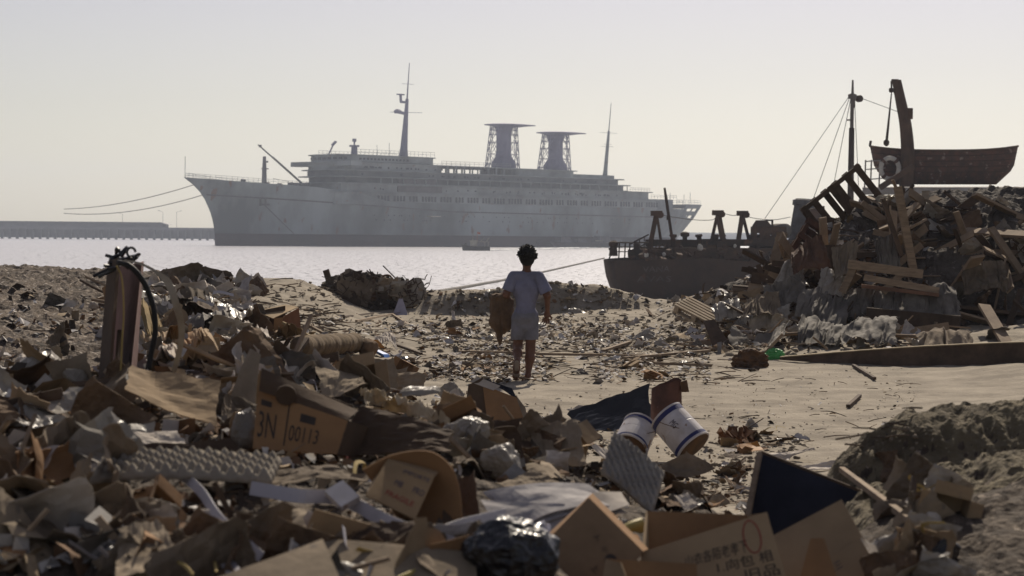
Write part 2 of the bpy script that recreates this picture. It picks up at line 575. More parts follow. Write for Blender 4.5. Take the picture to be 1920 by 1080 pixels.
# ------------------------------------------------------------------ ground, water, far shore
ROWS = [  # depth, [(pixel column, height)]
 (2.0, [(-900, 3.2), (800, 3.2), (2800, 3.1)]),
 (4.0, [(-700, 3.25), (800, 3.2), (1300, 3.05), (2600, 3.05)]),
 (5.5, [(-500, 3.3), (220, 3.28), (850, 3.24), (1000, 3.2), (1300, 3.12), (1700, 3.1), (2400, 3.2)]),
 (7.0, [(-400, 3.4), (220, 3.4), (800, 3.34), (1000, 3.25), (1300, 3.1), (1550, 3.12), (1700, 3.3), (2400, 3.5)]),
 (8.42, [(-400, 3.44), (220, 3.46), (500, 3.43), (850, 3.37), (1000, 3.27), (1200, 3.13), (1400, 3.05), (1520, 3.06), (1600, 3.12), (1700, 3.18), (2400, 3.5)]),
 (8.7, [(-400, 3.45), (220, 3.47), (500, 3.44), (850, 3.38), (1000, 3.28), (1200, 3.15), (1400, 3.02), (1510, 3.05), (1560, 3.22), (1620, 3.33), (1700, 3.44), (2400, 3.5)]),
 (10., [(-400, 3.5), (220, 3.48), (500, 3.47), (700, 3.42), (850, 3.3), (1000, 3.08), (1200, 2.92), (1450, 2.85), (1560, 3.0), (1700, 3.25), (2400, 3.4)]),
 (12., [(-400, 3.4), (220, 3.3), (500, 3.27), (700, 3.15), (850, 2.95), (1000, 2.78), (1200, 2.71), (1400, 2.70), (1600, 2.78), (1720, 2.95), (2400, 3.2)]),
 (15., [(-400, 3.3), (220, 3.1), (500, 3.02), (700, 2.86), (850, 2.72), (1000, 2.69), (1700, 2.71), (2400, 2.9)]),
 (20., [(-400, 3.3), (220, 3.1), (400, 3.04), (550, 2.95), (700, 2.76), (800, 2.70), (960, 2.69), (1700, 2.70), (2400, 2.9)]),
 (25., [(-400, 3.5), (220, 3.3), (300, 3.26), (400, 3.2), (500, 3.02), (600, 2.86), (700, 2.75), (850, 2.70), (1300, 2.69), (1700, 2.74), (2400, 3.0)]),
 (30., [(-400, 3.55), (220, 3.42), (300, 3.40), (400, 3.33), (470, 3.24), (600, 3.04), (700, 2.86), (850, 2.75), (1000, 2.71), (1300, 2.75), (1400, 2.86), (1500, 2.9), (1700, 2.95), (2400, 3.2)]),
 (31.2, [(-400, 3.58), (220, 3.43), (300, 3.41), (400, 3.34), (470, 3.25), (600, 3.05), (700, 2.86), (850, 2.74), (1000, 2.71), (1280, 2.74), (1340, 2.9), (1400, 3.05), (1500, 3.45), (1600, 3.8), (1700, 3.95), (2400, 4.3)]),
 (33., [(-400, 3.6), (220, 3.44), (300, 3.42), (400, 3.35), (470, 3.3), (545, 3.25), (620, 3.08), (700, 2.84), (850, 2.73), (1000, 2.70), (1240, 2.74), (1300, 2.98), (1400, 3.3), (1440, 3.55), (1500, 3.9), (1600, 4.48), (1700, 4.72), (2400, 4.95)]),
 (36., [(-400, 3.6), (220, 3.44), (300, 3.42), (400, 3.36), (470, 3.30), (545, 3.34), (610, 3.1), (650, 2.8), (700, 2.68), (850, 2.70), (960, 2.70), (1230, 2.74), (1290, 3.0), (1400, 3.3), (1440, 3.5), (1500, 3.9), (1600, 4.5), (1700, 4.75), (2400, 5.0)]),
 (40.2, [(-400, 3.5), (220, 3.38), (400, 3.33), (500, 3.34), (545, 3.36), (600, 3.2), (640, 2.9), (700, 2.70), (800, 2.70), (850, 2.70), (1000, 2.70), (1100, 2.8), (1230, 2.85), (1300, 3.0), (1400, 3.2), (1500, 3.7), (1600, 4.2), (1700, 4.4), (2400, 4.7)]),
 (40.7, [(-400, 3.4), (220, 3.3), (500, 3.28), (545, 3.27), (610, 3.1), (650, 2.9), (700, 2.72), (780, 2.8), (800, 3.05), (850, 3.10), (940, 3.14), (1040, 3.34), (1140, 3.2), (1230, 2.98), (1300, 3.0), (1400, 3.2), (1500, 3.7), (1600, 4.2), (1700, 4.4), (2400, 4.7)]),
 (45., [(-400, 3.1), (500, 3.1), (700, 3.0), (850, 3.0), (1040, 3.15), (1140, 3.05), (1230, 2.85), (1400, 3.0), (1500, 3.4), (1600, 3.8), (1700, 4.0), (2400, 4.3)]),
 (52., [(-400, 2.0), (850, 1.9), (1230, 1.9), (1400, 2.4), (1600, 3.3), (2400, 3.8)]),
 (62., [(-400, -.6), (2400, -.4)]),
 (90., [(-400, -4), (2400, -4)]),
]
_RD = np.array([r[0] for r in ROWS])
def hgt(x, y, rough=True):
    """ground height"""
    x = np.atleast_1d(np.asarray(x, float)); y = np.atleast_1d(np.asarray(y, float))
    px = 960 + x * FPX / np.maximum(y, 2.0)
    Z = np.stack([np.interp(px, [c[0] for c in r[1]], [c[1] for c in r[1]]) for r in ROWS])
    i = np.clip(np.searchsorted(_RD, y) - 1, 0, len(_RD) - 2)
    t = np.clip((y - _RD[i]) / (_RD[i + 1] - _RD[i]), 0, 1)
    t = t * t * (3 - 2 * t) * .5 + t * .5
    k = np.arange(len(x))
    z = Z[i, k] * (1 - t) + Z[i + 1, k] * t
    if rough:
        q = np.stack([x, y, np.zeros_like(x)], 1)
        flat = np.clip((z - 2.74) / 0.3, 0, 1)
        flat = flat * np.where(y < 13, .35, 1.0)
        z = z + (0.015 + 0.075 * flat) * fbm(q * 1.1, 4, 3) + (0.010 + 0.03 * flat) * fbm(q * 4.5, 3, 9, ridged=True)
        z = z + .055 * np.clip((y - 24) / 4, 0, 1) * np.clip((39.5 - y) / 1.5, 0, 1) * fbm(q * np.array([.7, 1.5, 1.]), 4, 31, .6, True)
        z = z + 0.011 * fbm(q * np.array([5., 13., 1.]), 3, 21)
    return z
def h1(x, y):
    return float(htop(np.array([x]), np.array([y]))[0])

# trodden masses of rubbish lying over the ground
def packed(x, y):
    """(height, how much rubbish) of the packed masses"""
    px = 960 + x * FPX / np.maximum(y, 2.0)
    q = np.stack([x, y, x * 0], 1)
    e = .5 * fbm(q * 1.3, 3, 41)
    near = np.clip((np.interp(y, [2.6, 7.3, 7.8, 8.6, 9.4, 10.2, 11, 12.2], [2900, 2700, 1520, 1470, 1430, 1380, 1150, 780]) - px) / 160 + e, 0, 1) * np.clip((12.0 - y) / .6, 0, 1)
    far = np.clip((px - np.interp(y, [29, 31, 34, 40], [1420, 1330, 1290, 1300])) / 70 + e, 0, 1) * np.clip((y - 29.3) / .6, 0, 1) * np.clip((43 - y) / 1.5, 0, 1)
    left = np.clip((np.interp(y, [12, 16, 20, 26, 32, 38], [640, 640, 620, 520, 470, 430]) - px) / 90 + e, 0, 1) * np.clip((y - 11.4) / .6, 0, 1) * np.clip((39 - y) / 1.5, 0, 1)
    n = left * (.02 + .07 * fbm(q * 2.2, 4, 64, .6, True) + .04 * fbm(q * 7, 3, 67, .6, True)) + near * (.015 + .035 * fbm(q * 3.2, 4, 44, .6, True) + .022 * fbm(q * 11, 3, 47, .6, True)) + far * (.03 + .16 * fbm(q * 1.4, 4, 54, .6, True) + .07 * fbm(q * 5, 3, 57, .6, True))
    bank = np.clip((px - np.interp(y, [7.2, 8.4, 9.6], [1560, 1500, 1560])) / 50 + e, 0, 1) * np.clip((y - 7.2) / .4, 0, 1) * np.clip((9.8 - y) / .5, 0, 1)
    n = n + bank * (.02 + .06 * fbm(q * 2.6, 4, 74, .6, True) + .035 * fbm(q * np.array([12, 7, 1.]), 3, 77, .6, True))
    f = np.maximum(np.maximum(near, far), np.maximum(left, bank))
    return hgt(x, y) - .05 * (1 - f) + n, f
def htop(x, y):
    a = hgt(x, y); b, f = packed(np.asarray(x, float), np.asarray(y, float))
    return np.maximum(a, np.where(f > .02, b, a))
# first sight of the ground along each pixel's ray
_GX = np.arange(-200, 2121, 8.0); _GY = np.arange(360, 1240, 3.0); _GD = np.geomspace(3.2, 47, 620)
_GT = np.full((len(_GX), len(_GY)), np.nan)
for _i, _x in enumerate(_GX):
    _zz = htop((_x - 960) * _GD / FPX, _GD)
    _los = ZC + _GD[None, :] * ((_x - PX0) * SR - (_GY[:, None] - PY0) * CR) / FPX
    _m = _zz[None, :] >= _los
    _f = _m.argmax(1)
    _GT[_i] = np.where(_m.any(1), _GD[_f], np.nan)
def gdepth(px, py):
    """first depth at which the ground rises to the sight line through a pixel"""
    i = int(round((px - _GX[0]) / 8)); j = int(round((py - _GY[0]) / 3))
    if not (0 <= i < len(_GX) and 0 <= j < len(_GY)): return None
    d = _GT[i, j]
    return None if np.isnan(d) else float(d)
def A(px, py, off=0.05, base=None):
    """the point seen at a pixel, standing just in front of the ground at (px, base)"""
    d = gdepth(px, py if base is None else base)
    return P(px, py, (d if d else 3180.0 / (py - 443.0)) - off)
M_SAND = mat('sandy_ground', (.305, .262, .203), .95, (.165, .138, .104), 1.9, .55, 22, detail=8, bdist=.03, speck=(60, .66, (.42, .38, .32)))
ys = np.concatenate([np.linspace(1.5, 14, 150), np.geomspace(14.1, 48, 230), np.linspace(48.6, 90, 40)])
us = np.linspace(-1, 1, 400)
us = np.sign(us) * (0.55 * np.abs(us) + 0.45 * np.abs(us) ** 3)
X = us[None, :] * (4.0 + 0.62 * ys[:, None])
Y = np.repeat(ys[:, None], len(us), 1)
Zt = hgt(X.ravel(), Y.ravel()).reshape(X.shape)
MB().grid(np.stack([X, Y, Zt], -1)).build('ground', M_SAND, smooth=True, kind='structure', origin=(0, 0, 0))

def water_material():
    m = bpy.data.materials.new('sea_water'); m.use_nodes = True
    t = m.node_tree; n, l = t.nodes, t.links
    b = n['Principled BSDF']
    b.inputs['Base Color'].default_value = (.50, .49, .51, 1)
    b.inputs['Roughness'].default_value = .3
    b.inputs['IOR'].default_value = 1.33
    tc = n.new('ShaderNodeTexCoord')
    mp = n.new('ShaderNodeMapping'); mp.inputs['Scale'].default_value = (.35, .9, 1)
    l.new(tc.outputs['Object'], mp.inputs[0])
    h = None
    for sc, st in ((1.0, .22), (4.5, .08)):
        z = n.new('ShaderNodeTexNoise'); z.inputs['Scale'].default_value = sc; z.inputs['Detail'].default_value = 5
        l.new(mp.outputs[0], z.inputs['Vector'])
        bp = n.new('ShaderNodeBump'); bp.inputs['Strength'].default_value = st; bp.inputs['Distance'].default_value = .12
        l.new(z.outputs['Fac'], bp.inputs['Height'])
        if h: l.new(h.outputs[0], bp.inputs['Normal'])
        h = bp
    m3 = n.new('ShaderNodeMapping'); m3.inputs['Scale'].default_value = (1.1, .33, 1); l.new(tc.outputs['Object'], m3.inputs[0])
    z3 = n.new('ShaderNodeTexNoise'); z3.inputs['Scale'].default_value = 1.0; z3.inputs['Detail'].default_value = 4; z3.inputs['Roughness'].default_value = .7; l.new(m3.outputs[0], z3.inputs['Vector'])
    r3 = n.new('ShaderNodeMapRange'); r3.inputs[1].default_value = .56; r3.inputs[2].default_value = .72; l.new(z3.outputs['Fac'], r3.inputs[0])
    b3 = n.new('ShaderNodeBump'); b3.inputs['Strength'].default_value = 1.0; b3.inputs['Distance'].default_value = 1.1
    l.new(r3.outputs[0], b3.inputs['Height']); l.new(h.outputs[0], b3.inputs['Normal'])
    l.new(b3.outputs[0], b.inputs['Normal'])
    return m
wy = np.array([50, 120, 300, 700, 1500, 4000, 12000.])
wx = np.array([-9000, -2000, -500, 0, 500, 2000, 9000.])
MB().grid(np.stack(np.meshgrid(wx, wy) + [np.zeros((7, 7))], -1)).build('sea_water', water_material(), kind='structure', origin=(0, 0, 0))

# far shore, low and blue behind the ships
M_FAR = mat('far_land', (.10, .10, .10), .95, (.07, .075, .07), .02, 0)
xs = np.linspace(50, 1200, 160)
top = 10.5 + 2.0 * fbm(np.stack([xs * .012, xs * 0, xs * 0], 1), 4, 4) + np.clip((xs - 250) * .004, 0, 4)
top *= np.clip((xs - 50) / 60, 0, 1)
g = np.stack([np.stack([xs, xs * 0 + 2350, xs * 0 - 1], 1), np.stack([xs, xs * 0 + 2360, top * .8], 1), np.stack([xs, xs * 0 + 2420, top], 1), np.stack([xs, xs * 0 + 2600, xs * 0 - 1], 1)])
MB().grid(g).build('far_shore_hills', M_FAR, kind='structure', smooth=True)

# ------------------------------------------------------------------ ocean liner
S0 = G(402, 460.5, 0.0)
SA, SQ = V(.72, .694, 0), V(.694, -.72, 0)
def sw(s, w_, z):
    s, w_, z = np.broadcast_arrays(np.asarray(s, float), np.asarray(w_, float), np.asarray(z, float))
    return S0 + s[..., None] * SA + w_[..., None] * SQ + z[..., None] * V(0, 0, 1)
def sh(px, py, w_=0.0):
    r = P(px, py, 1.0) - V(0, 0, ZC)
    t = (S0 @ SQ + w_) / (r @ SQ)
    q = r * t
    return float((q - S0 + 0) @ SA), float(ZC + q[2])
M_HULL = mat('weathered_white_hull', (.30, .34, .35), .75, (.13, .145, .145), .045, 0, stretch=(1, 1, .45), detail=10, contrast=(.38, .62), speck=(.3, .63, (.17, .12, .09)))
M_BOOT = mat('faded_boot_topping', (.085, .06, .058), .8, (.05, .045, .045), .08, 0)
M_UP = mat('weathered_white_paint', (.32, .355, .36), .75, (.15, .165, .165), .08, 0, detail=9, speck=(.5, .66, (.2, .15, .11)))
M_RECESS = mat('deck_paint_recess_shade', (.19, .21, .21), .8, (.10, .11, .11), .12, 0, detail=9)  # the white paint darkened, so the colour holds the shade of recessed decks
M_DECK = mat('grey_deck', (.20, .19, .17), .9, None, .2, 0)
M_WIN = mat('dark_window', (.03, .035, .04), .3, None, 1, 0, spec=.5)
M_FUN = mat('violet_grey_funnel', (.24, .235, .33), .7, (.18, .175, .25), .15, 0)
M_STL = mat('dark_grey_steel', (.13, .125, .13), .6, (.08, .075, .075), .4, 0)

liner = thing('ocean_liner', S0 + SA * 120, 'long weathered white ocean liner with two winged lattice funnels moored in hazy harbour', 'ship')
def stem(z): return np.interp(z, [-2, 0, 4.4, 8, 12, 17.7, 21, 24], [1.5, .2, 0, -.6, -2, -5.3, -9.2, -14])
def sternz(z): return np.interp(z, [-2, 0, 6, 12, 18.5, 24], [232, 238, 244.5, 250, 254, 254])
def hw(t, z):
    te = np.interp(z, [0, 22], [.40, .25]); tr = np.interp(z, [0, 18], [.66, .80]); we = np.interp(z, [-2, 18], [.02, .52])
    e = 1 - (1 - np.clip(t / te, 0, 1)) ** 1.9
    r = np.clip((t - tr) / (1 - tr), 0, 1)
    x = 1 - r ** 2.2 * (1 - we)
    c = np.sqrt(np.clip(1 - (np.clip(t - .965, 0, 1) / .035) ** 2, 0, 1))
    return 15 * e * x * c
def hull_pt(t, z, side, out=0.0):
    s = stem(z) + t * (sternz(z) - stem(z))
    return sw(s, side * (hw(t, z) + out), z)
TT = np.concatenate([np.linspace(0, .3, 40), np.linspace(.31, .95, 40), np.linspace(.955, 1, 16)])
def zdk(t):
    return np.interp(-13 + t * 266, [-13, 10, 31, 50, 62, 300], [23.6, 22.2, 21.2, 19.0, 16.3, 16.3])
def zdk2(t):
    return np.where(-13 + t * 266 > 238, 12.6, zdk(t))
for nm, za, zb, m in (('hull', lambda t: 4.3 + 0 * t, zdk2, M_HULL), ('boot_topping', lambda t: -2 + 0 * t, lambda t: 4.3 + 0 * t, M_BOOT)):
    mb = MB()
    for side in (1, -1):
        rows = [hull_pt(TT, za(TT) + (zb(TT) - za(TT)) * v, side) for v in np.linspace(0, 1, 9)]
        mb.grid(np.array(rows if side == 1 else rows[::-1]))
    mb.build(nm, m, liner, smooth=True)
mb = MB()     # main deck inside the bulwark
tt = np.linspace(.01, 1, 70)
mb.grid(np.array([hull_pt(tt, zdk2(tt) - 1.2, 1, -.3), hull_pt(tt, zdk2(tt) - 1.2, -1, -.3)]))
mb.build('main_deck', M_DECK, liner)
mb = MB()     # open mooring deck at the stern: two bands on short pillars
t9 = np.linspace(.925, 1, 24)
for z0, z1 in ((13.9, 15.4), (16.9, 18.4)):
    for side in (1, -1):
        mb.slab(np.array([hull_pt(t9, t9 * 0 + z, side) for z in (z0, z1)]), .4)
mb.grid(np.array([hull_pt(t9, t9 * 0 + 18.3, 1), hull_pt(t9, t9 * 0 + 18.3, -1)]))
for t in (.925, .93, .948, .966, .975, .99):
    for side in (1, -1):
        q = [hull_pt(np.array(t + d), np.array(12.4), side) for d in (0, .006)] + [hull_pt(np.array(t + d), np.array(17.0), side) for d in (0, .006)]
        mb.beam((q[0] + q[1]) / 2, (q[2] + q[3]) / 2, .5, .5)
mb.build('stern_gallery', M_HULL, liner)
mb = MB()
t8 = np.linspace(0.005, .93, 90)
zz = np.interp(t8, [0, .4, .93], [17.8, 13.2, 12.6])
for side in (1, -1):
    mb.slab(np.array([hull_pt(t8, zz + d, side, .12) for d in (-.22, .22)]), .3)
mb.build('rubbing_strake', M_STL, liner)

def prism(mb, outl, z0, z1):
    n = len(outl)
    a = [sw(s, w_, z0) for s, w_ in outl]; b = [sw(s, w_, z1) for s, w_ in outl]
    mb.add(a + b, [tuple(range(n - 1, -1, -1)), tuple(range(n, 2 * n))] + [(i, (i + 1) % n, (i + 1) % n + n, i + n) for i in range(n)])
def outl(s0, s1, w_, fr=5.0, ar=4.0):
    a = np.linspace(-math.pi / 2, math.pi / 2, 9)
    f = [(s0 + fr * (1 - math.cos(x)), w_ * math.sin(x)) for x in a]
    return f + [(s1 - ar, w_), (s1, w_ * .8), (s1, -w_ * .8), (s1 - ar, -w_)]
TIERS = [('promenade_house', 40, 217, 14.7, 15.2, 19.5), ('cabin_house', 43, 212, 14.1, 19.8, 22.7), ('boat_deck_house', 47, 199, 11.4, 23.0, 25.2),
         ('sun_deck_house', 47, 195, 12.4, 25.5, 27.6), ('lido_house', 47, 98, 11.8, 27.9, 30.4), ('funnel_house', 133, 170, 11, 27.9, 30.4), ('bridge', 48, 94, 11.4, 30.9, 33.2), ('aft_house', 170, 199, 5, 27.9, 29.6), ('stern_house', 212, 231, 10, 16, 20.2)]
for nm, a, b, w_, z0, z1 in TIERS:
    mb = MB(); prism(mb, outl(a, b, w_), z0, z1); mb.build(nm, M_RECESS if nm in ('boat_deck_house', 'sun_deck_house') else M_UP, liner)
mb = MB()
for a, b, w_, z in ((38, 218, 15.1, 19.5), (41, 214, 15.0, 22.7), (44, 201, 14.4, 25.2), (45, 198, 13.4, 27.6), (45, 171, 12.6, 30.4), (47, 95, 12, 33.2), (46, 200, 14, 22.95)):
    prism(mb, outl(a, b, w_), z, z + .3)
mb.build('deck_overhangs', M_UP, liner)['kind'] = 'stuff'
mb = MB()
for s in np.arange(64, 199, 5.5):
    for w_ in (14.1, -14.1): mb.beam(sw(s, w_, 23), sw(s, w_, 25.3), .35, .35)
for s in np.arange(99, 133, 4.2):
    for w_ in (12, 6, -6, -12): mb.beam(sw(s, w_, 27.8), sw(s, w_, 30.5), .5, .5)
mb.build('deck_pillars', M_UP, liner)['kind'] = 'stuff'
mb = MB(); prism(mb, [(47, -17.5), (47, 17.5), (52, 17.5), (52, -17.5)], 29.2, 30.9)
mb.build('bridge_wing', M_UP, liner)
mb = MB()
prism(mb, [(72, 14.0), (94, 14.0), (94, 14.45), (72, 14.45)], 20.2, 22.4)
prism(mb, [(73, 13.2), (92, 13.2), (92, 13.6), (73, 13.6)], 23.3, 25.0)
mb.build('opening_shade_slabs', M_STL, liner)  # solid dark slabs on the wall stand in for shade in recessed openings

# promenade windows in groups
wm = None; grp = random.Random(5)
spots = []
s = 62.0
while s < 214:
    n = grp.choice((3, 4, 4, 5))
    for k in range(n):
        spots.append((s, 14.72, 16.7, 1.0, 2.0)); s += 1.55
    s += 1.5
for k in range(14): spots.append((56 + k * 1.75, 11.42, 31.6, 1.0, .75))
small = []
for zr, wr in ((20.7, 14.12), (21.0, 14.12), (26.1, 12.42), (28.6, 11.82)):
    for k in range(26):
        ss = grp.uniform(56, 96 if wr < 12 else 190)
        small.append((ss, wr, zr + grp.uniform(-.1, .1), grp.uniform(.5, 1.0), grp.uniform(.5, .8)))
for k in range(60): small.append((grp.uniform(60, 205), 15.02, grp.choice((9.5, 11.2)), .45, .45))
big = spots[:100]
def winbox(mb, s, w_, z, a, b):
    prism(mb, [(s, w_ - .1), (s + a, w_ - .1), (s + a, w_ + .06), (s, w_ + .06)], z, z + b)
for q in big:
    mb = MB(); winbox(mb, *q); mb.build('window', M_WIN, liner)
mb = MB()
for q in spots[100:] + small: winbox(mb, *q)
for k in range(9):
    a = -1.0 + k * .25
    q = sw(47 + 5 * (1 - math.cos(a)) + 1, 11.5 * math.sin(a), 31.6)
    q2 = sw(47 + 5 * (1 - math.cos(a + .16)) + 1, 11.5 * math.sin(a + .16), 31.6)
    mb.slab(np.array([[q - SA * .12, q2 - SA * .12], [q - SA * .12 + V(0, 0, .9), q2 - SA * .12 + V(0, 0, .9)]]), .1)
mb.build('small_windows', M_WIN, liner)['kind'] = 'stuff'
# pale gangway platform on the hull side
mb = MB(); prism(mb, [(86, 15.0), (91, 15.0), (91, 17.2), (86, 17.2)], 11.2, 11.5); mb.build('gangway_platform', mat('pale_board', (.7, .66, .55), .8, None, 1, 0), liner)

def funnel(s, zb, zt, ls, ws_, hole):
    core = MB()
    n = 24; ang = np.linspace(0, 2 * math.pi, n, endpoint=False)
    rows = []
    for z, a, b in ((zb - 2, 5.6, 4.6), (zb + 2.2, 5.2, 4.4), (zb + 4.5, 3.4, 3.2), (zb + 6, 3.0, 2.9), (zt - 3, 3.0, 2.9), (zt - 1.5, 3.6, 3.3), (zt, 4.4, 4.0)):
        rows.append(sw(s + a * np.cos(ang), b * np.sin(ang), z + 0 * ang))
    core.grid(np.array(rows), closed_u=True)
    fo = core.build('funnel', M_FUN, liner, smooth=True)
    lat = MB()
    ps = []
    for k in range(10):
        a = 2 * math.pi * k / 10 + .15
        p0 = sw(s - .7 + 7.6 * math.cos(a), 6.2 * math.sin(a), zb - .5); p1 = sw(s + 5.6 * math.cos(a), 5.0 * math.sin(a), zt + .3)
        ps.append((p0, p1)); lat.beam(p0, p1, .28, .28)
    for k in range(10):
        a, b = ps[k], ps[(k + 1) % 10]
        for f0, f1 in ((0, .34), (.34, .68), (.68, 1)):
            lat.beam(a[0] + (a[1] - a[0]) * f0, b[0] + (b[1] - b[0]) * f1, .14, .14)
            lat.beam(a[0] + (a[1] - a[0]) * f1, b[0] + (b[1] - b[0]) * f0, .14, .14)
        for f0 in (.12, .34, .6, .78, .88): lat.beam(a[0] + (a[1] - a[0]) * f0, b[0] + (b[1] - b[0]) * f0, .2, .2)
    lat.build('lattice', M_FUN, fo)
    cap = MB()
    rows = []
    for f_, zz in ((0, -.9), (.35, -.8), (.75, -.1), (1, .15), (1, .45), (.6, .8), (0, 1.0)):
        cs = np.cos(ang); L = np.where(cs > 0, 17.5, 9.0)
        wq = 6.4 * np.sin(ang) * np.where(cs > 0, 1 - .55 * cs, 1)
        rows.append(sw(s + f_ * L * cs, f_ * wq, zt + zz + .02 * f_ * L * cs))
    cap.grid(np.array(rows), closed_u=True)
    cap.build('funnel_cap', M_FUN, fo)
funnel(139.5, 31.0, 47.9, 0, 0, 0)
funnel(168.5, 30.6, 45.9, 0, 0, 0)

def mast(nm, base, top, r0, r1, rt):
    a, b = sw(base[0], 0, base[1]), sw(top[0], 0, top[1])
    mb = MB(); mb.tube([a, a + (b - a) * .12, a + (b - a) * .5, a + (b - a) * .62, a + (b - a) * .63, b], [r0, r0 * .72, r1, r1 * .8, r1 * .4, rt], 10)
    mo = mb.build(nm, M_UP if nm != 'foremast' else M_FUN, liner, smooth=True)
    return a, b, mo
a, b, mo = mast('foremast', (87.0, 33.0), (89.7, 69.5), 1.9, .75, .12)
mb = MB()
q = a + (b - a) * .47
mb.beam(q, q - SA * 4.2 + V(0, 0, .5), 1.6, .9); mb.lathe(q - SA * 4.2, (0, 0, 1), [(0, 1.2), (.5, 1.5), (1.0, 1.5), (1.6, .6)], 10)
q = a + (b - a) * .59
mb.beam(q, q - SA * 3.0, 1.2, .8); mb.tube([q - SA * 3, q - SA * 3.2 + V(0, 0, 2.6)], .5, 8); mb.beam(q - SA * 5 + V(0, 0, 2.8), q - SA * 1.4 + V(0, 0, 2.8), .5, .5)
mb.beam(a + (b - a) * .485 - SA * 5.5 - SQ * 3, a + (b - a) * .485 + SA * 5.5 + SQ * 3, .16, .16)
mb.beam(a + (b - a) * .78 - SA * 3, a + (b - a) * .78 + SA * 3, .14, .14)
mb.build('radar_platform', M_FUN, mo)
a, b, mo = mast('mainmast', (197.5, 28.5), (201, 60.0), 1.15, .6, .1)
mb = MB()
for f_, L in ((.42, 3.5), (.45, 2.2), (.6, 5)): mb.beam(a + (b - a) * f_ - SA * L, a + (b - a) * f_ + SA * L, .14, .14)
mb.build('crosstree', M_UP, mo)
mb = MB()
for w_ in (0,):
    mb.tube([sw(21.5, w_, 20.5), sw(21.5, w_, 27), sw(21.5, w_, 31.9)], [1.0, .8, .55], 8)
    mb.box(sw(21.8, w_, 27.5), (2.4, 2.4, .35)); mb.box(sw(22.3, w_, 22.5), (2.6, 2.6, .35)); mb.box(sw(22.4, w_, 30), (1.2, 1.2, .6))
mb.build('cargo_posts', M_STL, liner)
mb = MB(); mb.tube([sw(38.5, 2, 21.6), sw(19.4, -1, 36)], [.42, .25], 8); mb.box(sw(20.3, -1, 35.6), (1.0, 1, .8))
for q in ((21.5, 31.8), (21.5, 24)): mb.tube([sw(q[0], 5, q[1]), sw(38.5, 2, 22)], .08, 4)
mb.build('derrick_boom', M_STL, liner)
mb = MB()
for s in (10, 15, 20, 26, 32, 33.5): mb.box(sw(s, 3, 21.7 + (1 if s < 15 else 0)), (1.6, 1.6, 1.4)); 
mb.box(sw(37, 0, 21.3), (7, 8, 3.0))
mb.build('deck_winches', M_STL, liner)
mb = MB(); mb.tube([sw(50.5, 0, 33), sw(53.5, 0, 38)], .32, 6); mb.beam(sw(52.5, 0, 37), sw(54.2, 0, 38.4), .9, .7); mb.build('deck_crane', M_FUN, liner)
mb = MB(); mb.lathe(sw(63, 0, 33.2), (0, 0, 1), [(0, 1.3), (3.5, 1.1), (3.6, 1.9), (4.2, 1.9), (4.3, .3), (5.4, .3), (5.5, .75), (6.6, .75)], 10); mb.build('direction_finder', M_FUN, liner)
mb = MB()
mb.tube([sw(-12.7, 0, 23.4), sw(-12.7, 0, 30.8)], .11, 5)
def rail(p0, p1, n, h=1.25):
    p0, p1 = np.array(p0), np.array(p1)
    for k in (1, .55): mb.beam(p0 + V(0, 0, h * k), p1 + V(0, 0, h * k), .10, .10)
    for t in np.linspace(0, 1, n): mb.beam(p0 + (p1 - p0) * t, p0 + (p1 - p0) * t + V(0, 0, h), .1, .1)
tq = np.linspace(.005, .16, 7)
for side in (1, -1):
    q = hull_pt(tq, zdk(tq), side)
    for i in range(6): rail(q[i], q[i + 1], 5, 1.5)
for sd_ in (1, -1):
    rail(sw(55, 11 * sd_, 33.4), sw(93, 11 * sd_, 33.4), 20, 2.0)
    rail(sw(96, 11.8 * sd_, 30.7), sw(132, 11.8 * sd_, 30.7), 16, 1.6)
    rail(sw(200, 12 * sd_, 23), sw(212, 12 * sd_, 23), 8, 1.6); rail(sw(214, 11 * sd_, 20.4), sw(231, 10 * sd_, 20.4), 9, 1.5)
    rail(sw(231, 10 * sd_, 18.4), sw(252, 5 * sd_, 18.4), 9, 1.8)
for s, z, h in ((74, 33.3, 4.5), (80, 33.3, 5.5), (238, 18.4, 5), (247, 18.4, 4.5), (251, 18.4, 5.5)): mb.tube([sw(s, 0, z), sw(s, 0, z + h)], .1, 5)
mb.build('railings', M_UP, liner)['kind'] = 'stuff'
mb = MB()
for t in (.075, .082):
    q = hull_pt(np.array(t), np.array(16.5), 1, .3); mb.beam(q, q + V(0, 0, -2.4), .7, .5); 
mb.beam(hull_pt(np.array(.072), np.array(14.6), 1, .35), hull_pt(np.array(.085), np.array(14.6), 1, .35), .8, .6)
mb.tube([hull_pt(np.array(.078), np.array(14.5), 1, .4), hull_pt(np.array(.118), np.array(4.4), 1, .5)], .15, 5)
mb.build('anchor', M_STL, liner)

M_ROPE = mat('grey_mooring_rope', (.2, .19, .18), .9, None, 2, 0)
for p0, p1, sag, lb in ((hull_pt(np.array(.012), np.array(21.8), 1), P(120, 392, 900), 2, 'upper grey mooring line running from bow of liner'),
                        (hull_pt(np.array(.02), np.array(19.0), 1), P(120, 400, 900), 3, 'lower grey mooring line running from bow of liner')):
    t = np.linspace(0, 1, 20)[:, None]
    pts = p0 + (p1 - p0) * t + V(0, 0, -1) * sag * 4 * t * (1 - t)
    MB().tube(pts, .16, 5).build('mooring_line', M_ROPE, label=lb, cat='rope', group='mooring lines of the liner')
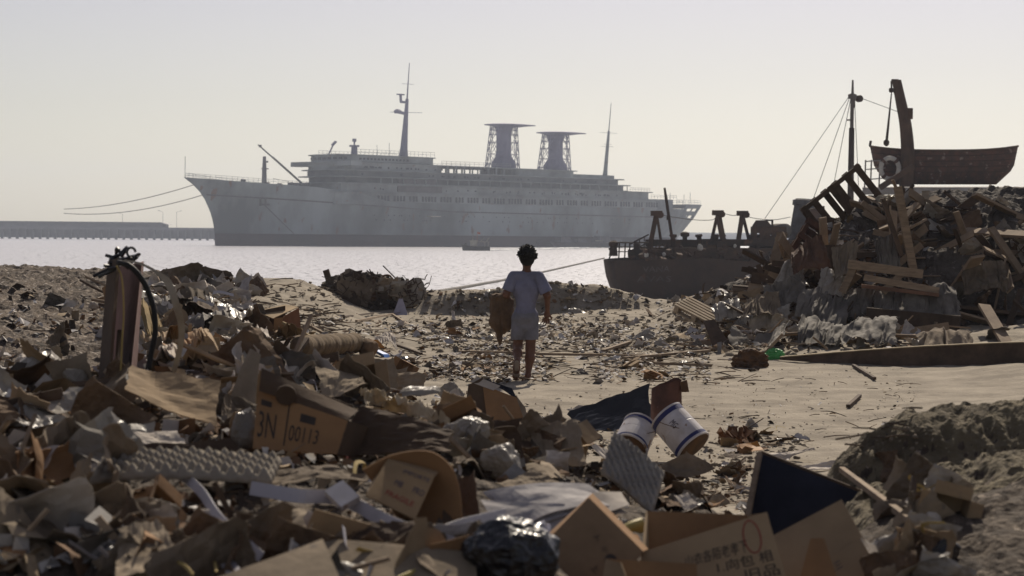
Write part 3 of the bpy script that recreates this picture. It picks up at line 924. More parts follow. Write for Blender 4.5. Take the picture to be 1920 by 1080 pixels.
# ------------------------------------------------------------------ pier, tug, foam, barge
M_PIER = mat('grey_concrete_pier', (.16, .155, .17), .9, (.10, .1, .11), .1, 0)
pier = thing('harbour_pier', P(300, 450, 1300) * V(1, 1, 0), 'long grey pier on dark piles behind bow of liner', 'pier')
zt = 7.6
mb = MB(); x0, x1 = P(-60, 440, 1300)[0], P(425, 440, 1300)[0]
mb.box(((x0 + x1) / 2, 1310, zt - .8), (x1 - x0, 30, 1.6)); mb.build('pier_deck', M_PIER, pier)
mb = MB(); mb.box(((x0 + x1) / 2, 1318, zt / 2), (x1 - x0, 2, zt - 1.6)); mb.build('back_wall', M_PIER, pier)
for k, x in enumerate(np.linspace(x0 + 3, x1 - 2, 34)):
    MB().box((x, 1297, (zt - 1.6) / 2 - .2), (1.5, 1.5, zt - 1.2)).build('pile', M_STL, pier)
lx0, lx1 = P(-60, 440, 1300)[0], P(306, 440, 1300)[0]
shed = thing('long_low_shed', (lx0 / 2 + lx1 / 2, 1312, zt), 'long low dark shed with sloping roof end standing on pier', 'shed')
MB().box(((lx0 + lx1) / 2, 1312, zt + .95), (lx1 - lx0, 16, 1.9)).build('wall', M_PIER, shed)
q = []
for y in (1302, 1322): q += [(lx0, y, zt + 1.9), (lx1 + 2.5, y, zt + 1.9), (lx1 - 2, y, zt + 3.2), (lx0, y, zt + 3.2)]
MB().hexa(q[:4], q[4:]).build('roof', M_STL, shed)
for px, h, a in ((302, 9.5, -1), (328, 9.5, 1), (226, 8, -1)):
    b = V(P(px, 440, 1300)[0], 1306, zt)
    mb = MB(); mb.tube([b, b + V(0, 0, h), b + V(a * 2.2, 0, h + .8)], .11, 5)
    lp = thing('street_lamp', b, {302: 'thin lamp post at end of shed roof on pier', 328: 'thin lamp post on open pier nearest the liner bow', 226: 'thin lamp post behind long shed far along pier'}[px], 'lamp post', 'lamp posts on the pier')
    mb.build('pole', M_PIER, lp); MB().box(b + V(a * 2.6, 0, h + .8), (1.2, .4, .25)).build('lamp_head', M_PIER, lp)

# working tug
T0 = G(892, 470, 0); TF = unit(V(-1, -.12, 0)); TL = V(-TF[1], TF[0], 0)
def tw(a, b, z): return T0 + TF * a + TL * b + V(0, 0, z)
M_TUG = mat('dark_tug_paint', (.07, .065, .06), .7, None, 1, 0)
M_TUGP = mat('pale_tug_paint', (.42, .4, .33), .7, None, 1, 0)
tug = thing('small_tug', T0, 'small dark tug with pale cabin and mast passing beside hull of liner', 'boat')
mb = MB()
t = np.linspace(0, 1, 14)
rows = []
for z, fw, L in ((-.3, .75, 3.7), (.5, .9, 4.0), (1.2, 1, 4.3)):
    s_ = -4 + t * (4 + L); b_ = 1.5 * fw * np.sqrt(np.clip(1 - np.clip((t - .55) / .45, 0, 1) ** 2, 0, 1)) * np.clip(.75 + t, .75, 1)
    zz = z + np.where(t > .6, (t - .6) * 1.6, 0) * (z > 0)
    up = [tw(a, b, c) for a, b, c in zip(s_, b_, zz)]; dn = [tw(a, -b, c) for a, b, c in zip(s_, b_, zz)]
    rows.append(np.array(up + dn[::-1]))
mb.grid(np.array(rows), closed_u=True); mb.add(rows[-1] - V(0, 0, .15), [tuple(range(28))]); mb.build('hull', M_TUG, tug)
mb = MB(); mb.box(tw(.6, 0, 1.9), (2.0, 1.7, 1.7)); mb.box(tw(.6, 0, 2.85), (2.5, 2.1, .15)); mb.build('cabin', M_TUGP, tug)
mb = MB()
for a in (-.3, -2.6, -3.6):
    for b in (.9, -.9): mb.tube([tw(a, b, 1), tw(a, b, 2.5)], .05, 5)
mb.box(tw(-2.0, 0, 2.55), (3.6, 2.1, .12)); mb.build('awning', M_TUGP, tug)
mb = MB(); mb.tube([tw(.9, 0, 2.8), tw(.8, 0, 5.0)], .07, 5); mb.tube([tw(-1.4, 0, 2.6), tw(-2.2, 0, 3.6)], .08, 5); mb.tube([tw(-3, 0, 2.6), tw(-3.8, 0, 3.8)], .1, 5)
mb.build('mast', M_TUGP, tug)
mb = MB(); mb.slab(np.array([[tw(-.4, 0, 5.4), tw(-1.3, 0, 5.2)], [tw(-.4, 0, 4.8), tw(-1.3, 0, 4.6)]]), .05); mb.tube([tw(-.4, 0, 2.8), tw(-.4, 0, 5.5)], .04, 4)
mb.build('flag', mat('faded_red_flag', (.5, .2, .13), .8, None, 1, 0), tug)
MB().lathe(tw(2.9, 0, 1.4), (0, 0, 1), [(0, .3), (.8, .25), (.9, .1)], 8).build('bollard', M_TUG, tug)

rg = random.Random(3)
M_FOAM = mat('white_foam', (.85, .85, .82), .6, (.7, .72, .72), 2, 0)
mb = MB()
for k in range(900):
    t = rg.random() ** .9
    px = 912 + t * 330; py = 469.5 - t * 9 + rg.gauss(0, .5 + .5 * t)
    if 922 + 20 * rg.random() < px < 930: continue
    c = G(px, py, 0.0)
    a = rg.uniform(.4, 1.7); b = rg.uniform(.5, 3.5)
    vs, fs = blob(c, (a, b, .18), k % 17, .4, 2, 1, False)
    mb.add(vs, fs)
mb.build('wake_foam', M_FOAM, kind='stuff', smooth=True)
# work barge and small boats alongside the hull
bc = S0 + SA * 166 + SQ * 21
barge = thing('work_barge', bc, 'low dark work barge lying against after side of liner', 'barge')
def bw(a, b, z): return bc + SA * a + SQ * b + V(0, 0, z)
q = [bw(-22, -4, -.4), bw(22, -4, -.4), bw(22, 4, -.4), bw(-22, 4, -.4)]; q2 = [bw(-25, -4, 2), bw(25, -4, 2), bw(25, 4, 2), bw(-25, 4, 2)]
MB().hexa(q, q2).build('hull', M_TUG, barge)
mb = MB()
for a, L, h in ((-14, 6, 2.2), (-5, 5, 1.6), (8, 7, 2.6), (16, 4, 1.5)): mb.hexa([bw(a - L / 2, -2, 2), bw(a + L / 2, -2, 2), bw(a + L / 2, 2, 2), bw(a - L / 2, 2, 2)], [bw(a - L / 2.4, -1.6, 2 + h), bw(a + L / 2.6, -1.6, 2 + h), bw(a + L / 2.6, 1.6, 2 + h), bw(a - L / 2.4, 1.6, 2 + h)])
mb.build('deck_cargo', M_STL, barge)
mb = MB(); mb.box(bw(2, 4.2, 2.7), (3.0, .3, .35)); mb.box(bw(9, 4.2, 2.0), (3.4, .3, .4)); mb.build('pale_boards', M_TUGP, barge)

# ------------------------------------------------------------------ rusty coaster on the shore
M_RUST = mat('dark_rusty_hull', (.066, .042, .030), .9, (.034, .023, .017), .5, .4, 3, speck=(.9, .62, (.10, .055, .035)), bdist=.05, detail=9)
M_RUST2 = mat('brown_rust', (.10, .058, .036), .9, (.05, .032, .023), 1.2, .4, 6, bdist=.03, detail=8)
M_RUSTG = mat('grey_brown_steel', (.14, .125, .11), .85, (.09, .07, .06), .8, .2, 6, bdist=.02)
C0 = G(1146, 566, 0.0)
CF, CL = unit(V(.88, .475, 0)), unit(V(.475, -.88, 0))
def cw(s, w_, z): return C0 + CF * s + CL * w_ + V(0, 0, z)
def cp(px, py, w_=0.0):
    """coaster point seen at a photo pixel, on the fore-and-aft plane w_ to port"""
    r = P(px, py, 1.0) - V(0, 0, ZC)
    t = ((C0 @ CL) + w_) / (r @ CL)
    q = r * t + V(0, 0, ZC)
    return q
coaster = thing('beached_coaster', C0, 'dark rusty coaster aground stern first behind rubbish with faded lettering on its stern', 'ship')
t = np.linspace(0, 1, 40)
rows = []
for v in np.linspace(0, 1, 8):
    z = -1.2 + v * 3.9
    rad = np.interp(v, [0, .5, 1], [1.5, 3.0, 3.4])
    ovr = np.interp(v, [0, .4, .75, 1], [1.6, .7, .15, 0])
    aft = 3.0 * np.interp(v, [0, 1], [.6, 1])
    ang = np.linspace(0, math.pi / 2, 14)
    ss = np.concatenate([ovr + aft * (1 - np.cos(ang)), np.linspace(ovr + aft + .5, 24, 14), np.linspace(25, 34, 8)])
    ww = np.concatenate([rad * np.sin(ang), np.full(14, rad), rad * (1 - np.linspace(.1, 1, 8) ** 2)])
    zt_ = z + (v ** 2) * np.interp(ss, [0, 2.5, 5, 8, 14, 24, 34], [.0, .12, .22, .0, .1, .5, 1.6])
    rows.append(np.array([cw(a, b, c) for a, b, c in zip(ss, ww, zt_)] + [cw(a, -b, c) for a, b, c in zip(ss, ww, zt_)][::-1]))
mb = MB(); mb.grid(np.array(rows), closed_u=True); mb.add(rows[-2] + V(0, 0, .12), [tuple(range(len(rows[-2])))])
mb.build('hull', M_RUST, coaster, smooth=True)
M_LET = mat('faded_white_letters', (.13, .115, .10), .9, (.05, .042, .037), 2, 0)
R7, R4 = rows[7], rows[3]
class Stern:
    def at(s, u, v, lift=0.0):
        u = np.asarray(u); v = np.asarray(v)
        k = 13.0 * u
        i = np.clip(k.astype(int), 0, 12); f_ = (k - i)[..., None]
        a = R7[i] * (1 - f_) + R7[i + 1] * f_; b = R4[i] * (1 - f_) + R4[i + 1] * f_
        p = a * (1 - v[..., None]) + b * v[..., None]
        o = p - cw(3.0, 0, 0); o[..., 2] = 0
        return p + o / np.linalg.norm(o, axis=-1)[..., None] * (0.16 + lift)
text_on(Stern(), 'VANA', .50, .18, .86, .34, M_LET, coaster)
text_on(Stern(), 'AVAS', .40, .46, .90, .62, M_LET, coaster)
mb = MB()
rl = [cp(1143, 487, -2), cp(1180, 487, 0), cp(1215, 486, 2)]
for a, b in ((1142, 1156), (1160, 1162), (1171, 1173), (1180, 1181), (1192, 1193), (1214, 1215)):
    mb.tube([cp(a, 486), cp(b - (b - a) * .3, 455)], .05, 5)
for y in (455, 463, 472): mb.tube([cp(1144, y), cp(1180, y), cp(1216, y)], .035 if y > 456 else .05, 5)
mb.tube([cp(1181, 458), cp(1216, 440)], .05, 5); mb.tube([cp(1181, 470), cp(1216, 455)], .035, 5)
for x in (1190, 1199, 1208): mb.tube([cp(x, 480), cp(x, 455 - (x - 1181) * .45)], .03, 4)
mb.build('stern_rail', M_RUST, coaster)
def aframe(apex, l1, l2, m=M_RUST2):
    mb = MB(); a = cp(*apex)
    for q, wd in ((l1, .3), (l2, .17)):
        mb.beam(cp(*q), a, wd, wd * .9)
    mb.box(a, (.75, .5, .34)); mb.lathe(a + V(.25, -.3, -.1), (0, 1, 0), [(0, .22), (.5, .22)], 12)
    mb.build('davit', m, coaster)
aframe((1231, 400), (1217, 470), (1240, 456)); aframe((1346, 399, 1), (1361, 478, 2), (1333, 456, 0)); aframe((1392, 400), (1384, 454), (1404, 450))
mb = MB(); mb.tube([cp(1246, 352), cp(1249, 372), cp(1262, 460)], [.07, .1, .1], 6); mb.box(cp(1253, 408), (.22, .22, .3)); mb.build('leaning_pole', M_RUST, coaster)
mb = MB(); mb.lathe(cp(1284, 457), (0, 0, 1), [(0, .16), (.45, .16), (.5, .3), (.72, .3), (.8, .1)], 12); mb.build('ventilator', M_RUST, coaster)
def cbox(name, x0, y0, x1, y1, dep=1.6, m=M_RUST, w_=0.0):
    a, b = cp(x0, y0, w_), cp(x1, y1, w_)
    L = (b - a) @ CF
    mb = MB()
    q = lambda s, w2, z: C0 + CF * s + CL * w2 + V(0, 0, z)
    s0, s1, z1, z0 = (a - C0) @ CF, (b - C0) @ CF, a[2], b[2]
    mb.hexa([q(s0, w_ - dep / 2, z0), q(s1, w_ - dep / 2, z0), q(s1, w_ + dep / 2, z0), q(s0, w_ + dep / 2, z0)], [q(s0, w_ - dep / 2, z1), q(s1, w_ - dep / 2, z1), q(s1, w_ + dep / 2, z1), q(s0, w_ + dep / 2, z1)])
    return mb.build(name, m, coaster)
cbox('winch', 1222, 449, 1246, 462); cbox('winch', 1266, 449, 1305, 461, 1.0); cbox('deckhouse', 1232, 464, 1500, 486, 4.2, M_RUST2); cbox('hatch', 1330, 448, 1500, 462, 3.0); 
mb = MB(); mb.lathe(cp(1150, 480), (0, 0, 1), [(0, .3), (.5, .24), (.62, .2), (.66, .32), (.9, .3), (1., .1)], 10); mb.beam(cp(1147, 466), cp(1142, 467), .12, .12); mb.build('capstan', M_RUST, coaster)
mb = MB(); mb.box(cp(1192, 475), (1.0, .8, .5)); mb.lathe(cp(1194, 472), (0, 0, 1), [(0, .25), (.35, .2), (.5, .26), (.6, .1)], 10); mb.lathe(cp(1186, 476), (0, 1, 0), [(-.5, .3), (.5, .3)], 12); mb.build('mooring_winch', M_RUST, coaster)
# cabin with round holes: a frame of bars round each opening so that the sky shows through
def wall_hole(name, x0, y0, x1, y1, holes, m, w_=0.0, th=.08):
    mb = MB()
    xs_ = sorted({x0, x1, *[h[0] for h in holes], *[h[2] for h in holes]}); ys_ = sorted({y0, y1, *[h[1] for h in holes], *[h[3] for h in holes]})
    for i in range(len(xs_) - 1):
        for j in range(len(ys_) - 1):
            cx, cy = (xs_[i] + xs_[i + 1]) / 2, (ys_[j] + ys_[j + 1]) / 2
            if any(h[0] < cx < h[2] and h[1] < cy < h[3] for h in holes): continue
            mb.slab(np.array([[cp(xs_[i], ys_[j], w_), cp(xs_[i + 1], ys_[j], w_)], [cp(xs_[i], ys_[j + 1], w_), cp(xs_[i + 1], ys_[j + 1], w_)]]), th)
    return mb.build(name, m, coaster)
wall_hole('wheelhouse', 1408, 425, 1474, 452, [(1419, 437, 1424, 445), (1444, 437, 1447, 442), (1457, 437, 1462, 445)], M_RUST2, .8)
wall_hole('wheelhouse', 1408, 427, 1470, 452, [(1418, 435, 1426, 447), (1442, 434, 1464, 447)], M_RUST2, -.8)
mb = MB()
mb.hexa([cp(1408, 427, -.8), cp(1450, 427, -.8), cp(1450, 427, .8), cp(1408, 427, .8)], [cp(1417, 413, -.6), cp(1438, 412.5, -.6), cp(1438, 412.5, .6), cp(1417, 413, .6)])
mb.hexa([cp(1446, 427, -.6), cp(1450, 427, -.6), cp(1450, 427, .6), cp(1446, 427, .6)], [cp(1446, 412, -.6), cp(1450, 412, -.6), cp(1450, 412, .6), cp(1446, 412, .6)])
mb.hexa([cp(1436, 414.5, -.6), cp(1450, 414.5, -.6), cp(1450, 414.5, .6), cp(1436, 414.5, .6)], [cp(1436, 412, -.6), cp(1450, 412, -.6), cp(1450, 412, .6), cp(1436, 412, .6)])
mb.build('skylight', M_RUST, coaster)
mb = MB(); mb.lathe(cp(1464, 433, 0) - CL * .7, CL, [(0, .3), (.1, .5), (1.3, .5), (1.4, .3)], 18); mb.build('round_tank', M_RUSTG, coaster, smooth=True)
mb = MB(); b0, b1 = cp(1505, 455, -1), cp(1511, 373, -1)
mb.lathe(b0, b1 - b0, [(0, 1.02), (2.55, .78), (2.56, .9), (2.9, .9), (2.95, .72), (3.0, .7)], 22); mb.build('funnel', mat('sooty_grey_funnel', (.10, .098, .105), .8, (.06, .05, .05), 1.5, .2, 8), coaster)
MB().slab(np.array([[cp(1518, 392, 1), cp(1545, 386, 1)], [cp(1512, 445, 1), cp(1545, 445, 1)]]), .15).build('rusty_plate', M_RUST2, coaster)
# mast, stays and wires
ms = thing('ship_mast', cp(1594, 470), 'tall dark mast with wire stays and hanging block rising behind pallets', 'mast')
mb = MB(); mb.tube([cp(1594, 480), cp(1595, 350), cp(1597, 240)], [.24, .22, .19], 10); mb.build('mast_post', M_RUST, ms, smooth=True)
mb = MB(); mb.tube([cp(1597, 240), cp(1598, 190), cp(1598.5, 176)], [.13, .13, .2], 8); mb.tube([cp(1598.5, 178), cp(1599, 150)], [.1, .06], 8); mb.box(cp(1598, 181), (.55, .3, .3)); mb.box(cp(1599, 194), (.3, .3, .6)); mb.beam(cp(1588, 225), cp(1598, 225), .1, .1); mb.build('topmast', M_RUSTG, ms)
mb = MB()
for (x0, y0), (x1, y1) in (((1594, 178), (1434, 410)), ((1594, 180), (1526, 370)), ((1596, 180), (1562, 352)), ((1602, 180), (1610, 355)), ((1604, 180), (1690, 212)), ((1595, 240), (1592, 330))):
    mb.tube([cp(x0, y0), cp(x1, y1)], .022, 4)
mb.build('stay_wires', M_STL, ms)['kind'] = 'stuff'
mb = MB(); mb.lathe(cp(1611, 185) - CL * .15, CL, [(0, .24), (.3, .24)], 12); mb.beam(cp(1604, 178), cp(1611, 186), .08, .08); mb.build('pulley_block', M_RUST, ms)
mb = MB()
for pl in ([(1236, 401), (1251, 405), (1300, 412), (1336, 412), (1344, 402)], [(1356, 400), (1375, 404), (1386, 401)], [(1396, 405), (1420, 410), (1452, 412), (1482, 407)]):
    mb.tube(spline([cp(*q) for q in pl], 16), .022, 4)
mb.build('slack_wires', M_STL, coaster)['kind'] = 'stuff'
_q = random.Random(44)
for _k in range(16):
    _x = _q.uniform(1250, 1480)
    if _q.random() < .5: cbox('deck_machine', _x, _q.uniform(451, 460), _x + _q.uniform(8, 26), 466, _q.uniform(.6, 2.0), _q.choice((M_RUST, M_RUST2)), _q.uniform(-1, 1))
    else:
        mb = MB(); _b = cp(_x, 466, _q.uniform(-1, 1)); mb.lathe(_b, (_q.uniform(-.2, .2), 0, 1), [(0, .2), (.3, .16), (_q.uniform(.45, .8), .16), (.82, .26), (.95, .22)], 10); mb.build('vent_pipe', M_RUST, coaster)
# clutter on the coaster deck
rg = random.Random(11)
mb = MB()
for k in range(150):
    c = cp(rg.uniform(1200, 1500), rg.uniform(466, 492), rg.uniform(1.0, 3.0))
    if rg.random() < .5: mb.beam(c, c + V(rg.uniform(-1, 1), rg.uniform(-.4, .4), rg.uniform(-.3, .5)), .06, .05)
    else: mb.box(c, (rg.uniform(.1, .6), rg.uniform(.1, .4), rg.uniform(.05, .35)), rotmat(rg.uniform(-.5, .5), rg.uniform(-.5, .5), rg.uniform(0, 3)))
mb.build('deck_scrap', M_RUST2, coaster)['kind'] = 'stuff'
M_PALE = mat('pale_sheet', (.5, .48, .44), .8, None, 3, 0)
mb = MB()
for px, py, s_ in ((1313, 464, .35), (1212, 478, .25), (1245, 477, .2), (1378, 461, .18)):
    vs, fs = blob(cp(px, py, 2.6), (s_ * .5, s_ * .4, s_ * .6), px, .4, 2, 2); mb.add(vs, fs)
mb.build('pale_rags', M_PALE, coaster)['kind'] = 'stuff'

# second wreck: boat platform, davit, lifeboat
D2 = 118.0
M_WPL = mat('pale_grey_platform', (.3, .29, .28), .8, (.2, .17, .15), 1, 0)
wr = thing('rusty_boat_deck', P(1690, 480, D2), 'rusty ship boat deck with railing and davit arm above right rubbish pile', 'ship')
def wp(px, py, o=0.0): return P(px, py, D2 + o)
mb = MB(); mb.hexa([wp(1617, 365, -1), wp(1990, 365, -1), wp(1990, 363, 5), wp(1617, 363, 5)], [wp(1617, 352, -1), wp(1990, 352, -1), wp(1990, 350, 5), wp(1617, 350, 5)]); mb.build('platform', M_WPL, wr)
mb = MB(); mb.hexa([wp(1640, 620, 0), wp(1990, 620, 0), wp(1990, 620, 4), wp(1640, 620, 4)], [wp(1628, 366, 0), wp(1990, 366, 0), wp(1990, 366, 4), wp(1628, 366, 4)]); mb.build('deckhouse', M_RUST, wr)
mb = MB(); mb.beam(wp(1617, 366), wp(1613, 380), .22, .22); mb.build('bracket', M_WPL, wr)
mb = MB()
for x in (1621, 1632, 1648): mb.tube([wp(x, 352), wp(x + 2, 300)], .045, 5)
for y in (300, 315, 334): mb.tube([wp(1622, y + 3), wp(1660, y)], .035, 5)
mb.build('railing', M_WPL, wr)
dv = MB(); dv.beam(wp(1672, 152), wp(1684, 152), .3, .2); dv.tube(spline([wp(1681, 151), wp(1690, 195), wp(1698, 235), wp(1702, 290), wp(1700, 350)], 24), np.interp(np.linspace(0, 1, 25), [0, .5, 1], [.26, .34, .42]), 8)
dv.box(wp(1702, 213), (.5, .4, .6)); dv.build('davit_arm', M_RUST2, wr)
mb = MB()
for dx in (-1.6, 0, 1.8): mb.tube([wp(1672, 170), wp(1662 + dx, 268)], .03, 4)
mb.tube([wp(1674, 168), wp(1690, 210)], .02, 4); mb.tube([wp(1671, 152), wp(1672, 172)], .05, 5)
mb.lathe(wp(1671, 165), (0, 0, -1), [(0, .08), (.05, .13), (.2, .13), (.25, .08)], 8); mb.lathe(wp(1662, 262), (0, 0, -1), [(0, .08), (.08, .16), (.25, .16), (.36, .05)], 8)
mb.build('fall_tackle', M_RUST, wr)
M_LB = mat('faded_red_brown_boat', (.105, .05, .035), .9, (.05, .032, .025), 2.5, .3, 8, speck=(3, .62, (.2, .15, .12)))
lb = thing('lifeboat', wp(1740, 345, 1), 'old red brown lifeboat hanging from davit above rubbish pile', 'lifeboat')
rows = []
for v in np.linspace(0, 1, 7):
    tt_ = np.linspace(0, 1, 26)
    e = np.sqrt(np.clip(1 - (2 * tt_ - 1) ** 2, 0, 1)) ** .8
    px0 = np.interp(v, [0, .4, 1], [1672, 1640, 1631]); L = 2 * (1770 - px0)
    py_ = np.interp(v, [0, .3, 1], [346, 325, 282]) - (v ** 1.5) * 8 * np.abs(2 * tt_ - 1) ** 3
    hw_ = 1.05 * e * np.interp(v, [0, .4, 1], [.35, .85, 1])
    up = [wp(px0 + a * L, b, 1.2 - c) for a, b, c in zip(tt_, py_, hw_)]; dn = [wp(px0 + a * L, b, 1.2 + c) for a, b, c in zip(tt_, py_, hw_)]
    rows.append(np.array(up + dn[::-1][1:-1]))
mb = MB(); mb.grid(np.array(rows), closed_u=True); mb.add(rows[0], [tuple(range(len(rows[0])))]); mb.add(rows[-1] - V(0, 0, .12), [tuple(range(len(rows[-1])))]); mb.build('hull', M_LB, lb, smooth=True)
mb = MB(); mb.tube(rows[-1][:26], .06, 6); mb.build('gunwale', M_RUST2, lb)
for _r in (2, 3, 4, 5):
    mb = MB(); mb.tube(rows[_r][:26] + V(0, -.01, 0), .022, 5); mb.build('strake', M_RUST, lb)
mb = MB(); mb.tube([rows[-1][0], rows[-1][0] + V(.05, 0, .3)], .07, 6); mb.build('stem_post', M_RUST, lb)
mb = MB(); an = np.linspace(0, 2 * math.pi, 25)
lc = wp(1668, 316, -.05)
mb.tube(np.array([lc + V(.5 * math.cos(a), -.10, .58 * math.sin(a)) for a in an]), .13, 8, caps=False)
lr = mb.build('lifebuoy', mat('dirty_white_lifebuoy', (.5, .47, .42), .8, None, 4, 0), smooth=True, label='dirty white lifebuoy ring hanging on side of red brown lifeboat', cat='lifebuoy')
mb = MB()
for a in (.8, 2.4, 4.0, 5.5): mb.tube(np.array([lc + V(.5 * math.cos(x), -.10, .58 * math.sin(x)) for x in np.linspace(a - .16, a + .16, 5)]), .138, 8, caps=False)
mb.build('band', M_LB, lr, smooth=True)
mb = MB(); mb.beam(wp(1650, 352, -1.5), wp(1712, 312, -1.5), .4, .3); 
mb.build('fallen_beam', M_RUST2, label='dark timber leaning up across lifeboat keel on boat deck', cat='beam')

# ropes across the beach
for nm, pl, r_, lb_ in (('shore_rope', [P(1133, 484, 134), P(1000, 514, 95), P(900, 533, 65), P(790, 552, 44)], .045, 'thin dark mooring rope from coaster stern down across the water'),
                       ('shore_rope', [cp(1500, 470, 3.5), P(1440, 503, 70), P(1340, 545, 52), P(1220, 576, 41)], .035, 'tan rope sloping down across side of beached coaster')):
    MB().tube(spline(pl, 30), r_, 6).build(nm, M_ROPE if r_ > .04 else mat('tan_rope', (.26, .2, .13), .9, None, 5, 0), label=lb_, cat='rope', group='ropes holding the coaster')
# ------------------------------------------------------------------ the child walking towards the water
BD = 22.4
def bp(px, py, o=0.0): return P(px, py, BD + o)
FOOT = bp(988, 711)
M_SKIN = mat('brown_skin', (.17, .085, .055), .6, (.12, .06, .04), 12, .1, 60, bdist=.003)
M_SHIRT = mat('faded_blue_grey_cotton', (.21, .215, .30), .95, (.15, .15, .20), 6, .7, 12, bdist=.02)
M_SHORT = mat('grey_cotton_shorts', (.215, .215, .255), .95, (.14, .14, .155), 6, .7, 12, bdist=.02)
M_HAIR = mat('black_hair', (.012, .010, .009), .7, None, 30, .4, 80)
M_SACK = mat('brown_burlap', (.16, .105, .065), .95, (.085, .055, .035), 7, .7, 30, bdist=.015)
boy = thing('person', FOOT, 'barefoot child in pale blue shirt and shorts walking away carrying a brown sack', 'person')
def fingers(pr, w_, d_, spread, L=.075, r=.0085, curl=None, thumb=None):
    """five finger chains from a palm at w_ pointing along d_"""
    d_, spread = unit(d_), unit(spread)
    cv = unit(curl if curl is not None else np.cross(d_, spread))
    for k, (o, l) in enumerate(((-.027, .82), (-.009, 1.0), (.009, .95), (.026, .75))):
        b = w_ + d_ * .045 + spread * o
        m1 = b + d_ * L * .45 * l + spread * o * .25 + cv * .006
        m2 = m1 + (d_ * .75 + cv * .65) * L * .32 * l
        m3 = m2 + (d_ * .4 + cv * .9) * L * .26 * l
        pr += [(b, m1, r * 1.1, r, .006), (m1, m2, r, r * .92, .004), (m2, m3, r * .92, r * .75, .004)]
    tb = w_ + d_ * .005 + spread * -.03
    t1 = tb + unit(d_ * .7 - spread * .8 + cv * .3) * .035
    t2 = t1 + unit(d_ * .9 - spread * .1 + cv * .5) * .028
    pr += [(tb, t1, .0115, .010, .008), (t1, t2, .010, .0078, .004)]
pr = []
pr.append(('e', bp(986, 543), (.135, .085, .16)))
pr.append(('e', bp(984.5, 592), (.118, .088, .10)))
pr.append((bp(985, 590), bp(986, 545), .085, .095))
pr.append((bp(963, 517), bp(1010, 517), .045, .045))
pr.append((bp(987, 516), bp(988, 499, .01), .047, .041))
pr.append(('e', bp(988.5, 480, .0), (.074, .092, .100)))
pr.append(('e', bp(988.5, 491, .035), (.055, .055, .055)))           # jaw
pr.append((bp(988.5, 481, .085), bp(988.5, 486, .103), .010, .014))    # nose
pr.append(('e', bp(988.5, 492.5, .085), (.022, .012, .008), None, .006))   # lips
pr.append((bp(980, 476, .082), bp(997, 476, .082), .010, .010, .01))   # brow
for x in (975, 1002): pr.append(('e', bp(x, 483, .0), (.010, .022, .032), None, .008))   # ears
# left arm, holding the sack ahead
pr += [(bp(962, 518), bp(949.5, 551, -.03), .044, .036), (bp(949.5, 551, -.03), bp(953, 559, .13), .036, .024)]
lw = bp(953.5, 560.5, .16)
pr.append(('e', lw + V(0, .01, 0), (.022, .042, .036), None, .02))
fingers(pr, lw, V(-.1, .75, -.55), V(.1, -.35, -.5), curl=V(-.9, .1, -.2))
# right arm, swinging
pr += [(bp(1011, 519), bp(1026, 554, -.05), .044, .035), (bp(1026, 554, -.05), bp(1026.5, 583, .02), .035, .023)]
rw = bp(1025.5, 590, .035)
pr.append(('e', rw, (.034, .019, .042), None, .02))
fingers(pr, rw, V(-.12, .1, -1), V(-1, -.15, .1), curl=V(-.35, .9, 0))
# right leg straight, left leg pushing off
pr += [(bp(996, 606), bp(994.5, 654, .02), .072, .048), (bp(994.5, 654, .02), bp(993.5, 672, .0), .046, .049), (bp(993.5, 672, .0), bp(990, 702, -.02), .048, .028)]
pr += [(bp(990, 706, -.03), bp(989, 711, .05), .030, .026), (bp(989, 711, .05), bp(988, 712, .13), .028, .020)]
pr += [(bp(974, 606), bp(970.5, 650, .06), .070, .047), (bp(970.5, 650, .06), bp(970, 662, -.08), .045, .047), (bp(970, 662, -.08), bp(969.5, 676, -.27), .046, .028)]
pr += [(bp(969.5, 678, -.30), bp(968.5, 690, -.29), .033, .032), (bp(968.5, 690, -.29), bp(967.5, 704, -.23), .034, .038), (bp(967.5, 705, -.23), bp(967.5, 711, -.16), .026, .016)]
for k in range(5):
    for b, dd_, L in ((bp(988, 712.5, .14), V(0, 1, -.05), .022), (bp(967.5, 711.5, -.165), V(0, .9, -.25), .02)):
        q = b + V((k - 2) * .0135, -abs(k - 1) * .004, 0)
        pr.append((q, q + dd_ * L, .0085, .007, .006))
vs, fs = sdf_mesh(pr, .0058, k=.03)
MB().add(vs, fs).build('body', M_SKIN, boy, smooth=True)
vs, fs = sdf_mesh([('e', bp(969.3, 680, -.318), (.027, .02, .03)), ('e', bp(968.6, 690, -.316), (.026, .018, .035)), ('e', bp(967.8, 701, -.268), (.036, .02, .035))], .005, k=.03)
MB().add(vs, fs).build('dusty_sole', mat('dusty_skin', (.30, .235, .175), .9, (.2, .15, .11), 14, .2), boy, smooth=True)
def wr_noise(a, f, seed):
    return lambda p: a * fbm(p * np.array([f, f, f * .6]), 3, seed, ridged=True)
ps = [('e', bp(986, 542), (.150, .100, .16)), (bp(963, 517.5), bp(1010, 517.5), .062, .062), (bp(986, 545), bp(985, 600), .105, .112), ('e', bp(985, 590), (.137, .106, .10))]
smb = MB()
smb.add(*sdf_mesh(ps, .007, k=.03, noise=wr_noise(.012, 8, 3), cut=[(bp(985, 599), (0, 0, -1)), (bp(988, 508), (0, -.1, 1))]))
smb.add(*sdf_mesh([(bp(963, 519), bp(951, 547, -.025), .064, .066)], .007, noise=wr_noise(.005, 9, 5), cut=[(bp(951.5, 545, -.02), (-.35, 0, -1))]))
smb.add(*sdf_mesh([(bp(1010, 519), bp(1025, 550, -.04), .064, .074)], .007, noise=wr_noise(.005, 9, 6), cut=[(bp(1025, 548, -.03), (.5, 0, -1))]))
smb.build('shirt', M_SHIRT, boy, smooth=True)
